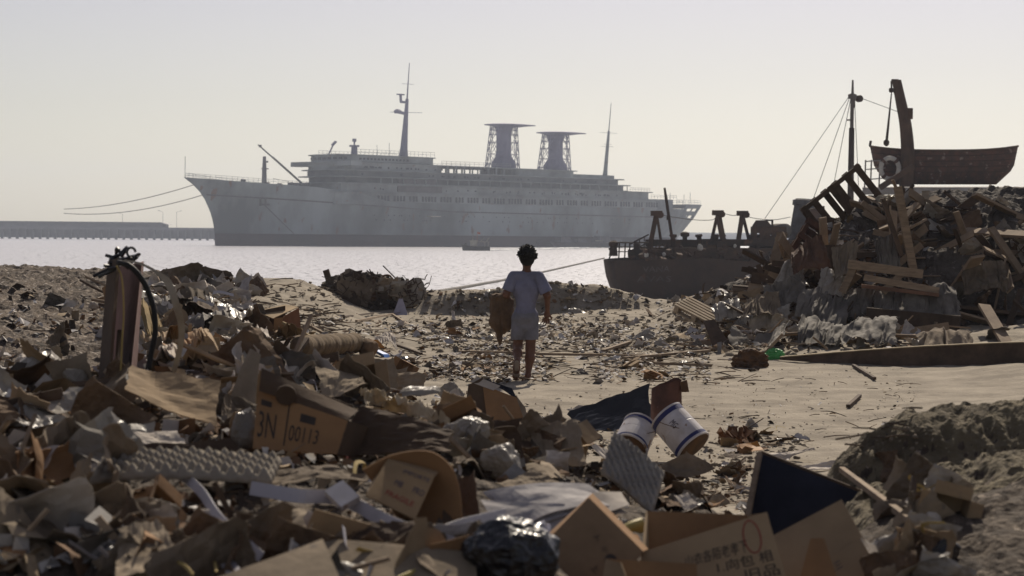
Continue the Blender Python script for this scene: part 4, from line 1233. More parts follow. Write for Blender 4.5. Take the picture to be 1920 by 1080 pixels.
ps = [('e', bp(984.5, 594), (.146, .118, .105)), (bp(985, 590), bp(985, 612), .10, .085), (bp(974, 600), bp(971, 632, .03), .088, .084), (bp(996, 602), bp(996.5, 638, .01), .086, .080)]
vs, fs = sdf_mesh(ps, .007, k=.02, noise=wr_noise(.011, 9, 8), cut=[(bp(972, 630), (-.05, 0, -1)) if False else (bp(996, 637), (.02, 0, -1)), (bp(985, 577), (0, 0, 1))])
MB().add(vs, fs).build('shorts', M_SHORT, boy, smooth=True)
rg = random.Random(4)
ps = [('e', bp(988.5, 475.5, -.018), (.091, .095, .085)), ('e', bp(988.5, 488, -.035), (.075, .06, .06))]
hc = bp(988.5, 477, -.015)
for k in range(300):
    a, e = rg.uniform(0, 2 * math.pi), rg.uniform(-.5, 1.5)
    d_ = V(math.cos(a) * math.cos(e), math.sin(a) * math.cos(e), math.sin(e))
    if d_[1] > .55 and d_[2] < .45: continue
    if d_[2] < 0 and d_[1] > .1: continue
    s0 = hc + d_ * V(.088, .09, .084); sw_ = V(rg.uniform(-.5, .7), rg.uniform(-.4, .4), rg.uniform(-.9, .5))
    ps.append((s0, s0 + unit(d_ + .6 * sw_) * rg.uniform(.016, .04), .0085, .0015, .005))
vs, fs = sdf_mesh(ps, .005, k=.02)
MB().add(vs, fs).build('hair', M_HAIR, boy, smooth=True)
for x in (983.2, 993.8):
    vs, fs = blob(bp(x, 480, .079), (.012, .008, .008), 1, 0, 1, 2); MB().add(vs, fs).build('eye', mat('eye_white', (.5, .48, .45), .3, None, 1, 0), boy, smooth=True)
ps = [(bp(949, 557, .16), bp(941, 572, .1), .035, .085), (bp(931, 562, .1), bp(931, 602, .1), .065, .085), (bp(951, 566, .12), bp(948, 608, .12), .07, .085), (bp(939, 585, .1), bp(937.5, 640, .1), .10, .028), (bp(937.5, 638, .1), bp(937, 647, .1), .03, .012), ('e', bp(938, 556, .1), (.10, .08, .045))]
vs, fs = sdf_mesh(ps, .007, k=.05, noise=lambda p: .022 * fbm(p * np.array([13, 13, 4.]), 3, 2, ridged=True) + .008 * fbm(p * 22, 2, 6))
MB().add(vs, fs).build('sack', M_SACK, smooth=True, label='limp brown burlap sack held in left hand of walking child', cat='sack')
# ------------------------------------------------------------------ trodden rubbish under the single pieces
M_PACK = mat('packed_dark_rubbish', (.105, .08, .058), .95, (.04, .03, .024), 9, .8, 40, bdist=.02, detail=9, speck=(26, .62, (.26, .21, .16)))
M_PACKL = mat('packed_brown_rubbish', (.15, .115, .085), .95, (.06, .047, .038), 5, .8, 22, bdist=.04, detail=9, speck=(14, .6, (.36, .31, .26)))
for _ys, _pu, _m in ((np.linspace(11.2, 39.5, 300), np.linspace(-500, 700, 300), M_PACKL), (np.linspace(2.6, 12.2, 260), np.linspace(-600, 2600, 520), M_PACK), (np.linspace(29, 43, 170), np.linspace(1270, 2300, 260), mat('packed_grey_rubbish', (.11, .095, .08), .95, (.05, .04, .034), 3, .8, 14, bdist=.06, detail=9, speck=(9, .62, (.24, .21, .18))))):
    _X = (_pu[None, :] - 960) * _ys[:, None] / FPX; _Y = np.repeat(_ys[:, None], len(_pu), 1)
    _Z, _f = packed(_X.ravel(), _Y.ravel())
    MB().grid(np.stack([_X, _Y, _Z.reshape(_X.shape)], -1)).build('packed_rubbish', _m, kind='stuff', origin=(0, 0, 0))
_ys, _pu = np.linspace(7.0, 10.0, 170), np.linspace(1440, 2300, 260)
_X = (_pu[None, :] - 960) * _ys[:, None] / FPX; _Y = np.repeat(_ys[:, None], len(_pu), 1)
_Z, _f = packed(_X.ravel(), _Y.ravel())
MB().grid(np.stack([_X, _Y, _Z.reshape(_X.shape) + .004], -1)).build('earth_bank', mat('rough_dark_earth', (.17, .14, .09), .97, (.085, .068, .045), 6, .9, 30, bdist=.03, detail=9, speck=(40, .64, (.26, .22, .15))), kind='structure', origin=(0, 0, 0))
# ------------------------------------------------------------------ rubbish: materials
M_CARD = mat('brown_cardboard', (.30, .17, .08), .9, (.20, .115, .058), 3, .12, 60, speck=(8, .68, (.17, .11, .07)))
M_CARDL = mat('pale_cardboard', (.36, .255, .15), .9, (.24, .17, .10), 2.5, .12, 60, speck=(7, .68, (.22, .16, .11)))
M_CARDG = mat('weathered_grey_card', (.30, .235, .165), .95, (.185, .145, .10), 4, .2, 40, speck=(9, .66, (.17, .14, .11)))
M_CARDD = mat('dark_card_and_shade', (.10, .066, .042), .9, (.06, .04, .028), 4, .2, 40)  # dark brown card, also painting the shade on tube end and carton insides
M_PAPER = mat('dirty_white_paper', (.56, .50, .43), .9, (.36, .31, .26), 5, .1, 50, rand=.12)
M_NEWS = mat('printed_newspaper', (.46, .43, .41), .9, (.30, .28, .28), 14, .1, 50, stretch=(1, 1, 3))
M_PLAS = mat('cloudy_plastic_film', (.40, .36, .30), .4, (.25, .215, .175), 6, .2, 25, spec=.45, transl=.25)
M_BLACK = mat('black_plastic', (.018, .017, .02), .3, None, 6, .1, 18, spec=.5)
M_NAVY = mat('navy_black_board', (.022, .024, .036), .95, (.012, .013, .02), 5, .15, 30)
M_WHITE = mat('grubby_white_plastic', (.60, .58, .60), .5, (.42, .38, .36), 6, .05, 30, speck=(13, .63, (.25, .16, .1)))
M_BLUE = mat('navy_paint_band', (.035, .04, .14), .5, None, 4, 0)
M_RSTY = mat('rusty_tin', (.16, .085, .04), .8, (.07, .045, .03), 9, .4, 40, metal=.2, bdist=.004)
M_WOOD = mat('weathered_wood', (.30, .225, .155), .9, (.19, .14, .095), 5, .4, 30, stretch=(1, 1, 5), bdist=.006, rand=.2)
M_WOODD = mat('dark_wood', (.105, .072, .05), .9, (.06, .042, .03), 5, .4, 30, bdist=.008, rand=.2)
M_SHEET = mat('grey_plastic_sheet', (.175, .155, .13), .85, (.085, .073, .062), 3, .3, 18, rand=.18, spec=.35, bdist=.02)
M_CLOTH = mat('dirty_cloth', (.20, .155, .11), .95, (.11, .085, .06), 5, .5, 25, rand=.3, bdist=.01)
M_INK = mat('faded_black_print', (.065, .052, .045), .9, None, 4, 0)
M_RED = mat('faded_red_print', (.33, .06, .05), .9, None, 4, 0)
M_EGG = mat('moulded_pulp', (.29, .255, .21), .95, (.19, .165, .135), 6, .3, 50)
M_STRAP = mat('grey_plastic_strap', (.45, .43, .46), .45, (.36, .34, .36), 3, .05, 20, spec=.5)
M_STRAW = mat('yellow_strip', (.45, .33, .12), .8, None, 3, .1)
M_YEL = mat('dull_yellow_plastic', (.62, .50, .17), .5, None, 4, 0)
M_POST = mat('pinkish_rusted_girder', (.26, .155, .14), .85, (.15, .085, .07), 3, .3, 20, bdist=.01, speck=(5, .62, (.1, .055, .04)))
M_GREEN = mat('green_plastic', (.10, .42, .12), .5, None, 4, 0)
M_BRIGHTBLUE = mat('bright_blue_plastic', (.05, .17, .50), .4, (.04, .13, .4), 4, 0)
M_ORANGE = mat('orange_plastic', (.55, .24, .05), .6, None, 4, 0)
def D(py, lift=0.0): return 3180.0 / (py - 443.0)

def sheet(name, px4, d, m, label, cat, thick=.004, parent=None, **k):
    global ANCH
    d = list(d) if hasattr(d, '__len__') else [d] * 4
    i = max(range(4), key=lambda q: px4[q][1])
    if px4[i][1] > 560: anchor(px4[i][0], px4[i][1] - 4, d[i], .18)
    o = pan(px4, d, **k).build(name, m, parent, thick=thick, label=label, cat=cat)
    ANCH = None
    return o

# big bent sheet, upper left of the near heap
sheet('cardboard_sheet', [(243, 686), (412, 708), (404, 806), (236, 728)], [9.4, 9.4, 8.6, 8.7], M_CARDL, 'large pale cardboard sheet bent down at one corner below pink girder', 'cardboard', amp=.10, n=7, fine=.02, seed=3, bu=.05, tear=.03)
sheet('cardboard_sheet', [(428, 745), (470, 655), (492, 668), (478, 775)], [9.3, 9.6, 9.4, 8.9], M_CARDG, 'grey brown cardboard flap standing upright left of numbered carton', 'cardboard', amp=.10, n=5, seed=8, fine=.02, bv=.08)
MB().slab(np.array([[P(418, 752, 9.2), P(440, 712, 9.3)], [P(424, 768, 9.1), P(448, 735, 9.2)]]), .02).build('orange_card_piece', M_ORANGE, label='small orange card piece leaning on grey brown upright flap', cat='cardboard')
# carton with numbers
ct = thing('cardboard_carton', P(570, 835, 8.4), 'open brown carton lettered 3N and 00113 with dark gaping flap', 'carton')
anchor(632, 852, 8.3, .32)
fp = pan([(484, 731), (652, 789), (632, 852), (474, 842)], [8.9, 8.5, 8.3, 8.5], amp=.012, n=4, seed=2)
fp.build('front_panel', M_CARD, ct)
text_on(fp, '3N', .04, .34, .24, .80, M_INK, ct)
text_on(fp, '00113', .40, .46, .74, .80, M_INK, ct)
mb = MB()
for (u0, v0, u1, v1) in ((.50, .18, .67, .36), (.05, .14, .17, .24)):
    u, v = np.meshgrid([u0, u1], [v0, v1]); mb.grid(fp.at(u, v, .004))
u, v = np.meshgrid([.355, .37], [.02, .9]); mb.grid(fp.at(u, v, .004)); mb.build('printed_block', M_INK, ct)
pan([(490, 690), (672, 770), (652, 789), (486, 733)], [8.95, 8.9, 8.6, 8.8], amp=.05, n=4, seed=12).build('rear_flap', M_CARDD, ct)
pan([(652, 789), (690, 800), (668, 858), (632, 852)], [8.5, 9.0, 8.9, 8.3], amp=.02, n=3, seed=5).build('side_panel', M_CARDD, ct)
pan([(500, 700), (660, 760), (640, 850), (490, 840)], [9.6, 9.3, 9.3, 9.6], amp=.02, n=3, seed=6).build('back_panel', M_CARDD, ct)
_g = gdepth(632, 852) - .32; ANCH = None
mb = MB(); q = P(536, 742, _g + .10); mb.lathe(q, unit(V(-.1, 1, .2)), [(0, .034), (.003, .036), (.012, .036)], 24); mb.build('paper_tube', M_CARDD, label='short dark cardboard tube end above lettering of numbered carton', cat='tube')  # dark card colour gives the tube end the shadow it sits in
# pale sheets and sacks along the crest
for px4, d, m, lb, sd_, nm in (
 ([(590, 700), (672, 690), (684, 728), (608, 752)], [9.9, 10.2, 9.7, 9.2], M_CARDG, 'grey card piece with pale torn rim above numbered carton', 21, 'cardboard_sheet'),
 ([(668, 672), (740, 672), (748, 740), (664, 736)], [10.3, 10.4, 9.6, 9.5], M_CARDG, 'dull grey paper sack standing on crest of near heap', 22, 'paper_sack'),
 ([(715, 690), (800, 712), (790, 745), (712, 738)], [10.2, 9.9, 9.3, 9.4], M_CARDG, 'long dull grey sack sloping down crest right of upright sack', 23, 'paper_sack'),
 ([(575, 672), (600, 668), (630, 712), (610, 722)], [10.5, 10.5, 9.9, 9.9], M_PAPER, 'narrow pale rolled paper strip slanting across crest of heap', 24, 'paper_strip'),
 ([(770, 722), (812, 718), (830, 742), (745, 748)], [9.9, 9.9, 9.5, 9.5], M_PLAS, 'dirty cloudy plastic piece on crest left of leaning dark carton', 25, 'plastic_sheet'),
 ([(815, 735), (850, 715), (872, 740), (862, 778)], [9.6, 9.8, 9.5, 9.1], M_PLAS, 'crumpled plastic funnel shape beside leaning dark carton', 26, 'plastic_sheet'),
 ([(520, 690), (560, 675), (600, 690), (590, 720)], [10.3, 10.4, 10.1, 9.8], M_CLOTH, 'dark cloth scrap heaped behind numbered carton', 27, 'cloth_scrap'),
 ([(240, 815), (330, 808), (355, 830), (262, 838)], [8.5, 8.7, 8.3, 8.2], M_PAPER, 'flat sunlit white sheet on heap under large pale cardboard', 28, 'paper_sheet'),
 ([(225, 840), (440, 818), (500, 850), (228, 876)], [8.2, 8.4, 7.9, 7.8], M_CARDD, 'long dark board under egg tray on left', 29, 'board'),
 ([(560, 835), (620, 843), (600, 856), (552, 850)], [8.2, 8.1, 7.9, 8.0], M_PAPER, 'pale torn paper lying at foot of numbered carton', 30, 'paper_sheet'),
 ([(640, 835), (690, 800), (720, 830), (650, 862)], [8.6, 8.9, 8.6, 8.2], mat('dark_red_cloth', (.17, .035, .03), .95, (.1, .02, .02), 5, .3), 'dark red cloth in shadow right of numbered carton', 31, 'cloth_scrap'),
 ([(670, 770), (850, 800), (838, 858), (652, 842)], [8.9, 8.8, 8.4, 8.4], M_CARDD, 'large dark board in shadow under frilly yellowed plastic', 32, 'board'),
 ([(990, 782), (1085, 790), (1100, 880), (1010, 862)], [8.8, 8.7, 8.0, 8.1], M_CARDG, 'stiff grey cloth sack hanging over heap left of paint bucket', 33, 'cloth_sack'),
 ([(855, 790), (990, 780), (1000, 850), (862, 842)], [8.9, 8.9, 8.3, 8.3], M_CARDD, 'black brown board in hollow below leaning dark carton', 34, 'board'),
 ([(1062, 768), (1085, 757), (1120, 766), (1100, 776)], [9.9, 10.0, 9.8, 9.7], M_PAPER, 'bright white paper scrap at tip of black plastic sheet', 35, 'paper_sheet'),
 ([(1100, 838), (1165, 835), (1245, 905), (1205, 900)], [8.2, 8.3, 7.5, 7.4], M_PAPER, 'bright white sheet lying on pulp egg tray near bucket', 36, 'paper_sheet'),
 ([(1415, 850), (1500, 838), (1530, 852), (1440, 864)], [7.9, 8.1, 7.8, 7.7], M_PAPER, 'folded white paper on sand above navy board', 37, 'paper_sheet'),
 ([(1500, 870), (1575, 862), (1600, 880), (1515, 885)], [7.7, 7.8, 7.5, 7.5], M_PAPER, 'creased white paper at upper edge of navy board', 38, 'paper_sheet'),
 ([(1265, 930), (1290, 922), (1310, 950), (1285, 956)], [6.9, 7.0, 6.7, 6.7], M_PAPER, 'small grey white paper tab between egg tray and open carton', 39, 'paper_sheet'),
 ([(225, 990), (300, 965), (345, 1060), (215, 1100)], [6.2, 6.3, 5.4, 5.3], M_CARDG, 'broad grey board rising at lower left corner of heap', 40, 'board'),
 ([(545, 965), (600, 955), (618, 1000), (500, 1012)], [6.4, 6.5, 6.0, 5.9], M_CARDG, 'grey folded card flap below curved grey strap', 41, 'cardboard_sheet'),
 ([(840, 900), (890, 890), (900, 975), (830, 985)], [7.5, 7.5, 6.9, 6.9], M_CARDD, 'dark patterned card wedged right of rounded brown flap', 42, 'cardboard_sheet'),
 ([(640, 1000), (790, 985), (800, 1040), (650, 1060)], [6.2, 6.1, 5.7, 5.6], M_CARDD, 'dark brown card under crossing white straps', 43, 'cardboard_sheet'),
 ([(930, 900), (1000, 880), (1060, 900), (980, 930)], [7.4, 7.6, 7.2, 7.0], M_CARDG, 'pale brown paper bag crumpled above newspapers', 44, 'paper_bag'),
 ([(700, 880), (690, 900), (640, 930), (660, 890)], [7.5, 7.3, 7.0, 7.3], M_CLOTH, 'brown cloth rag left of small printed carton', 45, 'cloth_scrap'),
 ([(470, 880), (620, 870), (690, 905), (520, 925)], [7.5, 7.6, 7.1, 7.0], M_CLOTH, 'wide brown sacking right of pulp egg tray', 46, 'sacking'),
 ([(1225, 870), (1290, 850), (1345, 880), (1250, 905)], [8.0, 8.1, 7.8, 7.5], M_CLOTH, 'dirty rag below rusty end of paint bucket', 47, 'cloth_scrap'),
):
    sheet(nm, px4, d, m, lb, nm.replace('_', ' ').split()[-1] if nm not in ('cardboard_sheet',) else 'cardboard', thick=.003, amp=.16, n=9, fine=.05, seed=sd_, tear=.05)
# leaning dark carton with white flap
ct = thing('cardboard_carton', P(930, 800, 9.0), 'leaning dark carton with pale inner wall and one white sunlit flap', 'carton')
anchor(930, 800, 9.05)
pan([(905, 722), (968, 745), (985, 795), (915, 800)], [9.6, 9.5, 9.1, 9.1], amp=.03, n=4, seed=50).build('inner_panel', M_CARD, ct)
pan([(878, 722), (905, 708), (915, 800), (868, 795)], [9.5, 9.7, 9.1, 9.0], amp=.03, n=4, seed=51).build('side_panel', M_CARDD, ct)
pan([(880, 715), (895, 706), (938, 724), (925, 732)], [9.55, 9.7, 9.65, 9.5], amp=.03, n=3, seed=52).build('white_flap', M_PAPER, ct)
pan([(893, 705), (960, 728), (972, 752), (940, 728)], [9.8, 9.75, 9.6, 9.7], amp=.03, n=3, seed=53).build('dark_flap', M_NAVY, ct)
pan([(968, 740), (985, 765), (992, 800), (982, 800)], [9.6, 9.4, 9.0, 9.0], amp=.03, n=3, seed=54).build('end_panel', M_CARDG, ct)
ANCH = None
# small printed carton and rounded flap
ct = thing('cardboard_carton', P(740, 975, 6.8), 'small tan carton with blue and red print lying tilted beside rounded flap', 'carton')
anchor(760, 975, 6.9, .25)
fp = pan([(727, 862), (815, 893), (778, 975), (686, 930)], [7.4, 7.3, 6.9, 6.9], amp=.012, n=3, seed=60)
fp.build('front_panel', mat('tan_cardboard', (.33, .225, .125), .9, None, 3, .1), ct)
M_BLUEINK = mat('blue_grey_print', (.09, .08, .11), .9, None, 4, 0)
text_on(fp, 'IMPORTE', .40, .10, .95, .19, M_BLUEINK, ct); text_on(fp, 'MB      PRO', .36, .38, .96, .52, M_BLUEINK, ct); text_on(fp, 'FRAGILE', .30, .68, .86, .80, M_RED, ct)
pan([(727, 862), (742, 852), (828, 880), (815, 893)], [7.4, 7.7, 7.6, 7.3], amp=.01, n=2, seed=61).build('top_panel', M_CARDL, ct)
pan([(727, 862), (742, 852), (700, 900), (686, 930)], [7.4, 7.8, 7.4, 6.9], amp=.01, n=2, seed=62).build('side_panel', M_CARDL, ct)
ANCH = None
_g = gdepth(770, 985) - .12
rows = []
for r_ in (0, .35, .7, 1.0):
    rows.append([P(760 + (x - 760) * r_, 990 + (y - 990) * r_, _g + .05 + .35 * (1 - y / 985) + .10 * (1 - r_)) for x, y in spline([(680, 880), (735, 853), (800, 845), (840, 868), (860, 910), (868, 985)], 20)])
MB().slab(np.array(rows), .005).build('cardboard_sheet', M_CARD, label='big brown cardboard flap with rounded edge behind small printed carton', cat='cardboard')
# pulp egg trays
def egg_tray(c, ux, uy, nx, ny, pitch, label, m=M_EGG):
    a, b = nx * 6 + 1, ny * 6 + 1
    i, j = np.meshgrid(np.arange(b), np.arange(a), indexing='ij')
    zz = .018 * np.cos(i / 6 * 2 * math.pi) * np.cos(j / 6 * 2 * math.pi) + .006 * np.cos(i / 3 * 2 * math.pi)
    zz = np.where((j < 1) | (j > a - 2) | (i < 1) | (i > b - 2), -.022, zz)
    ux, uy = unit(ux), unit(uy); n = unit(np.cross(ux, uy))
    sag = .03 * np.sin(j / a * 3 + 1)
    pts = c + ux * ((j / 6 - nx / 2) * pitch)[..., None] + uy * ((i / 6 - ny / 2) * pitch)[..., None] + n * (zz + sag)[..., None]
    return MB().slab(pts, .004).build('egg_tray', m, smooth=True, label=label, cat='egg tray')
egg_tray(A(352, 876, .12, 905), P(500, 862, 7.6) - P(205, 888, 7.4), V(.05, .97, .22), 11, 4, .05, 'long moulded pulp egg tray lying flat on left of heap')
egg_tray(A(1185, 882, .25, 915), P(1250, 925, 7.6) - P(1120, 842, 7.85), V(.25, .75, .6), 6, 5, .047, 'grey white pulp egg tray sloping down below paint bucket', mat('pale_pulp', (.40, .37, .33), .95, (.27, .245, .215), 6, .3, 50))
# straps
def strap(pl, w_, label, m=M_STRAP, side=(.3, .3, .9), grp=None, nm='plastic_strap', tw=0.0):
    path = spline([A(x, y, .33) if y > 720 and d < 7.5 else P(x, y, d) for x, y, d in pl], 36)
    t = np.linspace(0, 1, len(path))
    s0 = unit(side)
    if tw:
        sd2 = [unit(np.array(Matrix.Rotation(tw * a, 3, Vector((0, 1, 0))) @ Vector(s0))) for a in t]
        return ribbon(path, w_, np.array(sd2), .003).build(nm, m, label=label, cat='strap', group=grp)
    return ribbon(path, w_, s0, .003).build(nm, m, label=label, cat='strap', group=grp)
strap([(205, 885, 7.0), (275, 880, 7.0), (335, 890, 6.9), (375, 920, 6.7), (405, 965, 6.4), (440, 1000, 6.2), (490, 1045, 6.0)], .028, 'curved pale grey strap arching from egg tray down to the left', side=(.5, .1, .85))
strap([(470, 915, 6.9), (560, 930, 6.7), (640, 935, 6.6), (720, 975, 6.3), (800, 1008, 6.0), (850, 1020, 5.9)], .042, 'long straight grey white strap running right below small printed carton', side=(.15, .35, .92))
strap([(690, 1075, 5.5), (760, 1035, 5.7), (840, 995, 6.0), (900, 978, 6.2), (945, 968, 6.3)], .05, 'broad white strap with frayed end crossing over the long grey strap', mat('white_strap', (.6, .58, .6), .5, None, 3, .05), side=(.2, .5, .84))
strap([(745, 1085, 5.3), (790, 1065, 5.4), (838, 1040, 5.5)], .012, 'thin yellow strap end at bottom below the crossing straps', M_YEL, side=(.2, .5, .84))
strap([(372, 960, 6.4), (385, 985, 6.2), (410, 1030, 5.9), (440, 1075, 5.6)], .035, 'short grey strap hanging below the curved strap', side=(.9, .1, .3))
strap([(275, 1055, 5.6), (315, 1048, 5.65), (345, 1060, 5.6), (362, 1078, 5.5)], .008, 'thin tan strip curving over grey board at lower left', M_STRAW)
strap([(395, 1018, 5.9), (401, 1045, 5.8), (406, 1072, 5.7)], .006, 'thin tan strip standing upright near lower left strap', M_STRAW, side=(1, 0, 0))
strap([(430, 790, 8.6), (446, 765, 8.8), (462, 790, 8.6), (470, 840, 8.2)], .02, 'dull translucent strip looping left of numbered carton', M_PLAS, side=(1, .2, .1))
MB().box(A(642, 930, .42), (.065, .09, .022), rotmat(.5, -.45, .5)).build('white_block', M_WHITE, label='small clean white block lying on long grey strap', cat='block')
_g = gdepth(380, 978) - .4
MB().hexa([P(362, 955, _g + .03), P(392, 955, _g + .03), P(396, 978, _g), P(372, 976, _g)], [P(364, 956, _g + .01), P(393, 956, _g + .01), P(395, 977, _g - .02), P(374, 975, _g - .02)]).build('paper_scrap', M_PAPER, label='small folded cream paper at head of short hanging strap', cat='paper')
sheet('paper_strip', [(430, 970), (448, 968), (492, 1018), (478, 1020)], [6.3, 6.3, 6.0, 6.0], M_PAPER, 'bright white paper strip lying below curved grey strap', 'paper', amp=.05, n=4, seed=71)
# broad sheet along the bottom
sheet('cardboard_sheet', [(395, 1090), (605, 1012), (640, 1092), (400, 1180)], [5.2, 5.8, 5.1, 4.7], M_CARDG, 'wide flat grey brown cardboard along lower edge of heap', 'cardboard', thick=.006, amp=.02, n=4, seed=73)
sheet('cardboard_sheet', [(605, 1012), (890, 1040), (900, 1140), (640, 1092)], [5.8, 5.6, 4.9, 5.1], M_CARDG, 'second wide grey cardboard joined right under black bag', 'cardboard', thick=.006, amp=.03, n=4, seed=74)
# plastic bags
def bag(px, py, d, r, seed, m, label, amp=.32, freq=2.2, name='plastic_bag'):
    vs, fs = film(A(px, py, r[1] * .8, py + r[2] * FPX / d * .8), r, seed, 18, .2)
    return MB().add(vs, fs).build(name, m, label=label, cat='bag' if 'bag' in name else name.split('_')[-1])
bag(938, 865, 7.6, (.075, .07, .065), 3, M_PLAS, 'shiny clear plastic bag puffed up above brown paper bag')
bag(880, 815, 8.2, (.075, .06, .07), 5, M_PLAS, 'twisted clear plastic bag below leaning dark carton', .5)
_bm, _bf = film((0, 0, 0), (1, 1, 1), 8, 22, .17, 6, .03)
MB().add(_bm * V(.125, .11, .10) + A(958, 1040, .06, 1110), _bf).build('plastic_bag', M_BLACK, smooth=False, label='glossy black plastic bag at foot of heap beside newspapers', cat='bag')
bag(1010, 1010, 5.75, (.04, .06, .055), 9, mat('silvery_film', (.5, .47, .5), .12, (.2, .19, .2), 12, .3, 20, spec=.6, metal=.5), 'crinkled silvery film at edge of black plastic bag', .5, 3, 'silver_film')
bag(462, 815, 8.5, (.06, .05, .085), 12, mat('murky_clear_plastic', (.24, .21, .18), .3, (.15, .13, .11), 6, .2, 25, spec=.5, transl=.3), 'murky clear plastic bag slumped at left end of numbered carton', .4)
# frilly yellowed plastic
px_ = [(672, 740), (705, 742), (740, 755), (775, 762), (810, 780), (832, 792)]
top = spline([A(x, y, -.05, y + 30) for x, y in px_], 60); bot = spline([A(x + 12, y + 32, .08) for x, y in px_], 60)
rows = []
for v in np.linspace(0, 1, 12):
    q = top * (1 - v) + bot * v
    n_ = len(q)
    ph = np.linspace(0, 9, n_)
    kk = np.stack([ph, np.full(n_, v * 2.6), ph * 0], 1)
    q = q + V(.2, -.6, 1) * (.05 * fbm(kk, 4, 12, .6, True))[:, None] + V(0, 0, 1) * (.02 * np.sin(v * 3.1))
    rows.append(q)
MB().slab(np.array(rows), .003).build('frilled_plastic', mat('yellowed_frill', (.62, .52, .36), .5, (.45, .35, .22), 8, .2, 30, transl=.25), label='frilly yellowed plastic lining draped on top of near heap', cat='plastic')
# newspapers
nw = thing('newspaper_bundle', P(1040, 960, 6.7), 'folded bundle of grey newspapers between black bag and leaning carton', 'newspaper')
anchor(985, 985, 6.5, .25)
for k in range(5):
    pan([(905 + 6 * k, 925 + 3 * k), (1105, 905 + 4 * k), (1180 - 3 * k, 950 + 3 * k), (985 + 2 * k, 985 + 4 * k)], [7.1 - .03 * k, 7.2 - .03 * k, 6.7 - .02 * k, 6.5 - .02 * k], amp=.09, n=6, seed=80 + k, bu=.07, fine=.01).build('sheet', M_NEWS, nw, thick=.003)
pan([(900, 935), (1060, 950), (1050, 1000), (930, 990)], [6.9, 6.6, 6.35, 6.45], amp=.1, n=6, seed=90).build('hanging_sheet', M_NEWS, nw, thick=.003)
pan([(1110, 925), (1165, 922), (1180, 948), (1135, 962)], [6.8, 6.9, 6.6, 6.5], amp=.05, n=4, seed=91).build('white_fold', M_PAPER, nw, thick=.003)
ANCH = None
# upright corner carton with dark marks
ct = thing('cardboard_carton', P(1110, 1090, 5.5), 'brown carton with one corner pointing up and dark printed marks', 'carton')
anchor(1130, 1140, 5.3)
fp = pan([(1104, 934), (1205, 1035), (1130, 1140), (1012, 1030)], [6.1, 5.75, 5.3, 5.6], amp=.008, n=3, seed=95)
fp.build('front_panel', mat('dull_brown_cardboard', (.25, .165, .095), .9, None, 3, .1, 50), ct)
for t_, a in (('人', (.38, .28, .47, .37)), ('小', (.55, .33, .64, .42)), ('上', (.60, .62, .70, .72))): text_on(fp, t_, *a, M_INK, ct)
u, v = [], []
vs, fs = text_verts('O'); mb = MB(); text_on(fp, '●', .66, .34, .84, .52, M_INK, ct)
pan([(1104, 934), (1110, 926), (1215, 1030), (1205, 1035)], [6.1, 6.3, 6.0, 5.75], amp=.01, n=2, seed=96).build('edge_panel', M_CARD, ct)
pan([(1104, 934), (1110, 926), (1020, 1010), (1012, 1030)], [6.1, 6.35, 5.9, 5.6], amp=.01, n=2, seed=97).build('edge_panel', M_CARD, ct)
_g = gdepth(1130, 1140); ANCH = None
q = spline([P(1162, 996, _g + .35), P(1180, 988, _g + .36), P(1202, 985, _g + .38)], 10)
MB().tube(q, np.linspace(.006, .022, len(q)), 12).build('yellow_roll', M_YEL, label='small yellow rolled tube between two open cartons', cat='tube')
sheet('cardboard_sheet', [(1165, 1000), (1195, 1005), (1210, 1040), (1180, 1050)], [6.1, 6.1, 5.8, 5.8], M_ORANGE if False else mat('orange_brown_card', (.38, .17, .05), .85, None, 4, .1), 'orange brown card scrap beside yellow roll', 'cardboard', amp=.1, n=4, seed=99)
# open carton with characters and a red ring
ct = thing('cardboard_carton', P(1330, 1120, 5.4), 'open tan carton with printed characters and a red ring on its side', 'carton')
anchor(1190, 1150, 5.2)
fp = pan([(1203, 1036), (1437, 961), (1478, 1096), (1190, 1150)], [5.75, 6.0, 5.6, 5.2], amp=.006, n=3, seed=101)
fp.build('front_panel', M_CARDL, ct, thick=.005)
bpn = pan([(1213, 959), (1402, 966), (1420, 1060), (1215, 1060)], [6.4, 6.5, 6.3, 6.1], amp=.01, n=3, seed=102); bpn.build('back_panel', M_CARD, ct, thick=.005)
pan([(1205, 1036), (1213, 959), (1216, 1060), (1198, 1120)], [5.75, 6.4, 6.1, 5.4], amp=.01, n=3, seed=103).build('side_panel', M_CARDL, ct, thick=.006)
pan([(1402, 966), (1437, 961), (1470, 1090), (1420, 1060)], [6.5, 6.0, 5.6, 6.3], amp=.01, n=3, seed=104).build('side_panel', M_CARDL, ct, thick=.005)
text_on(fp, '山衣各陌老孝下', .34, .28, .80, .46, M_INK, ct)
text_on(fp, '1.向包 相', .56, .50, .95, .66, M_INK, ct)
text_on(fp, '旧品', .74, .70, .97, .86, M_INK, ct)
an = np.linspace(0, 2 * math.pi, 49)
u = np.stack([.845 + r_ * .066 * np.cos(an) for r_ in (1, .86)]); v = np.stack([.275 + r_ * .235 * np.sin(an) for r_ in (1, .93)])
MB().grid(fp.at(u, v, .005)).build('red_ring', M_RED, ct)
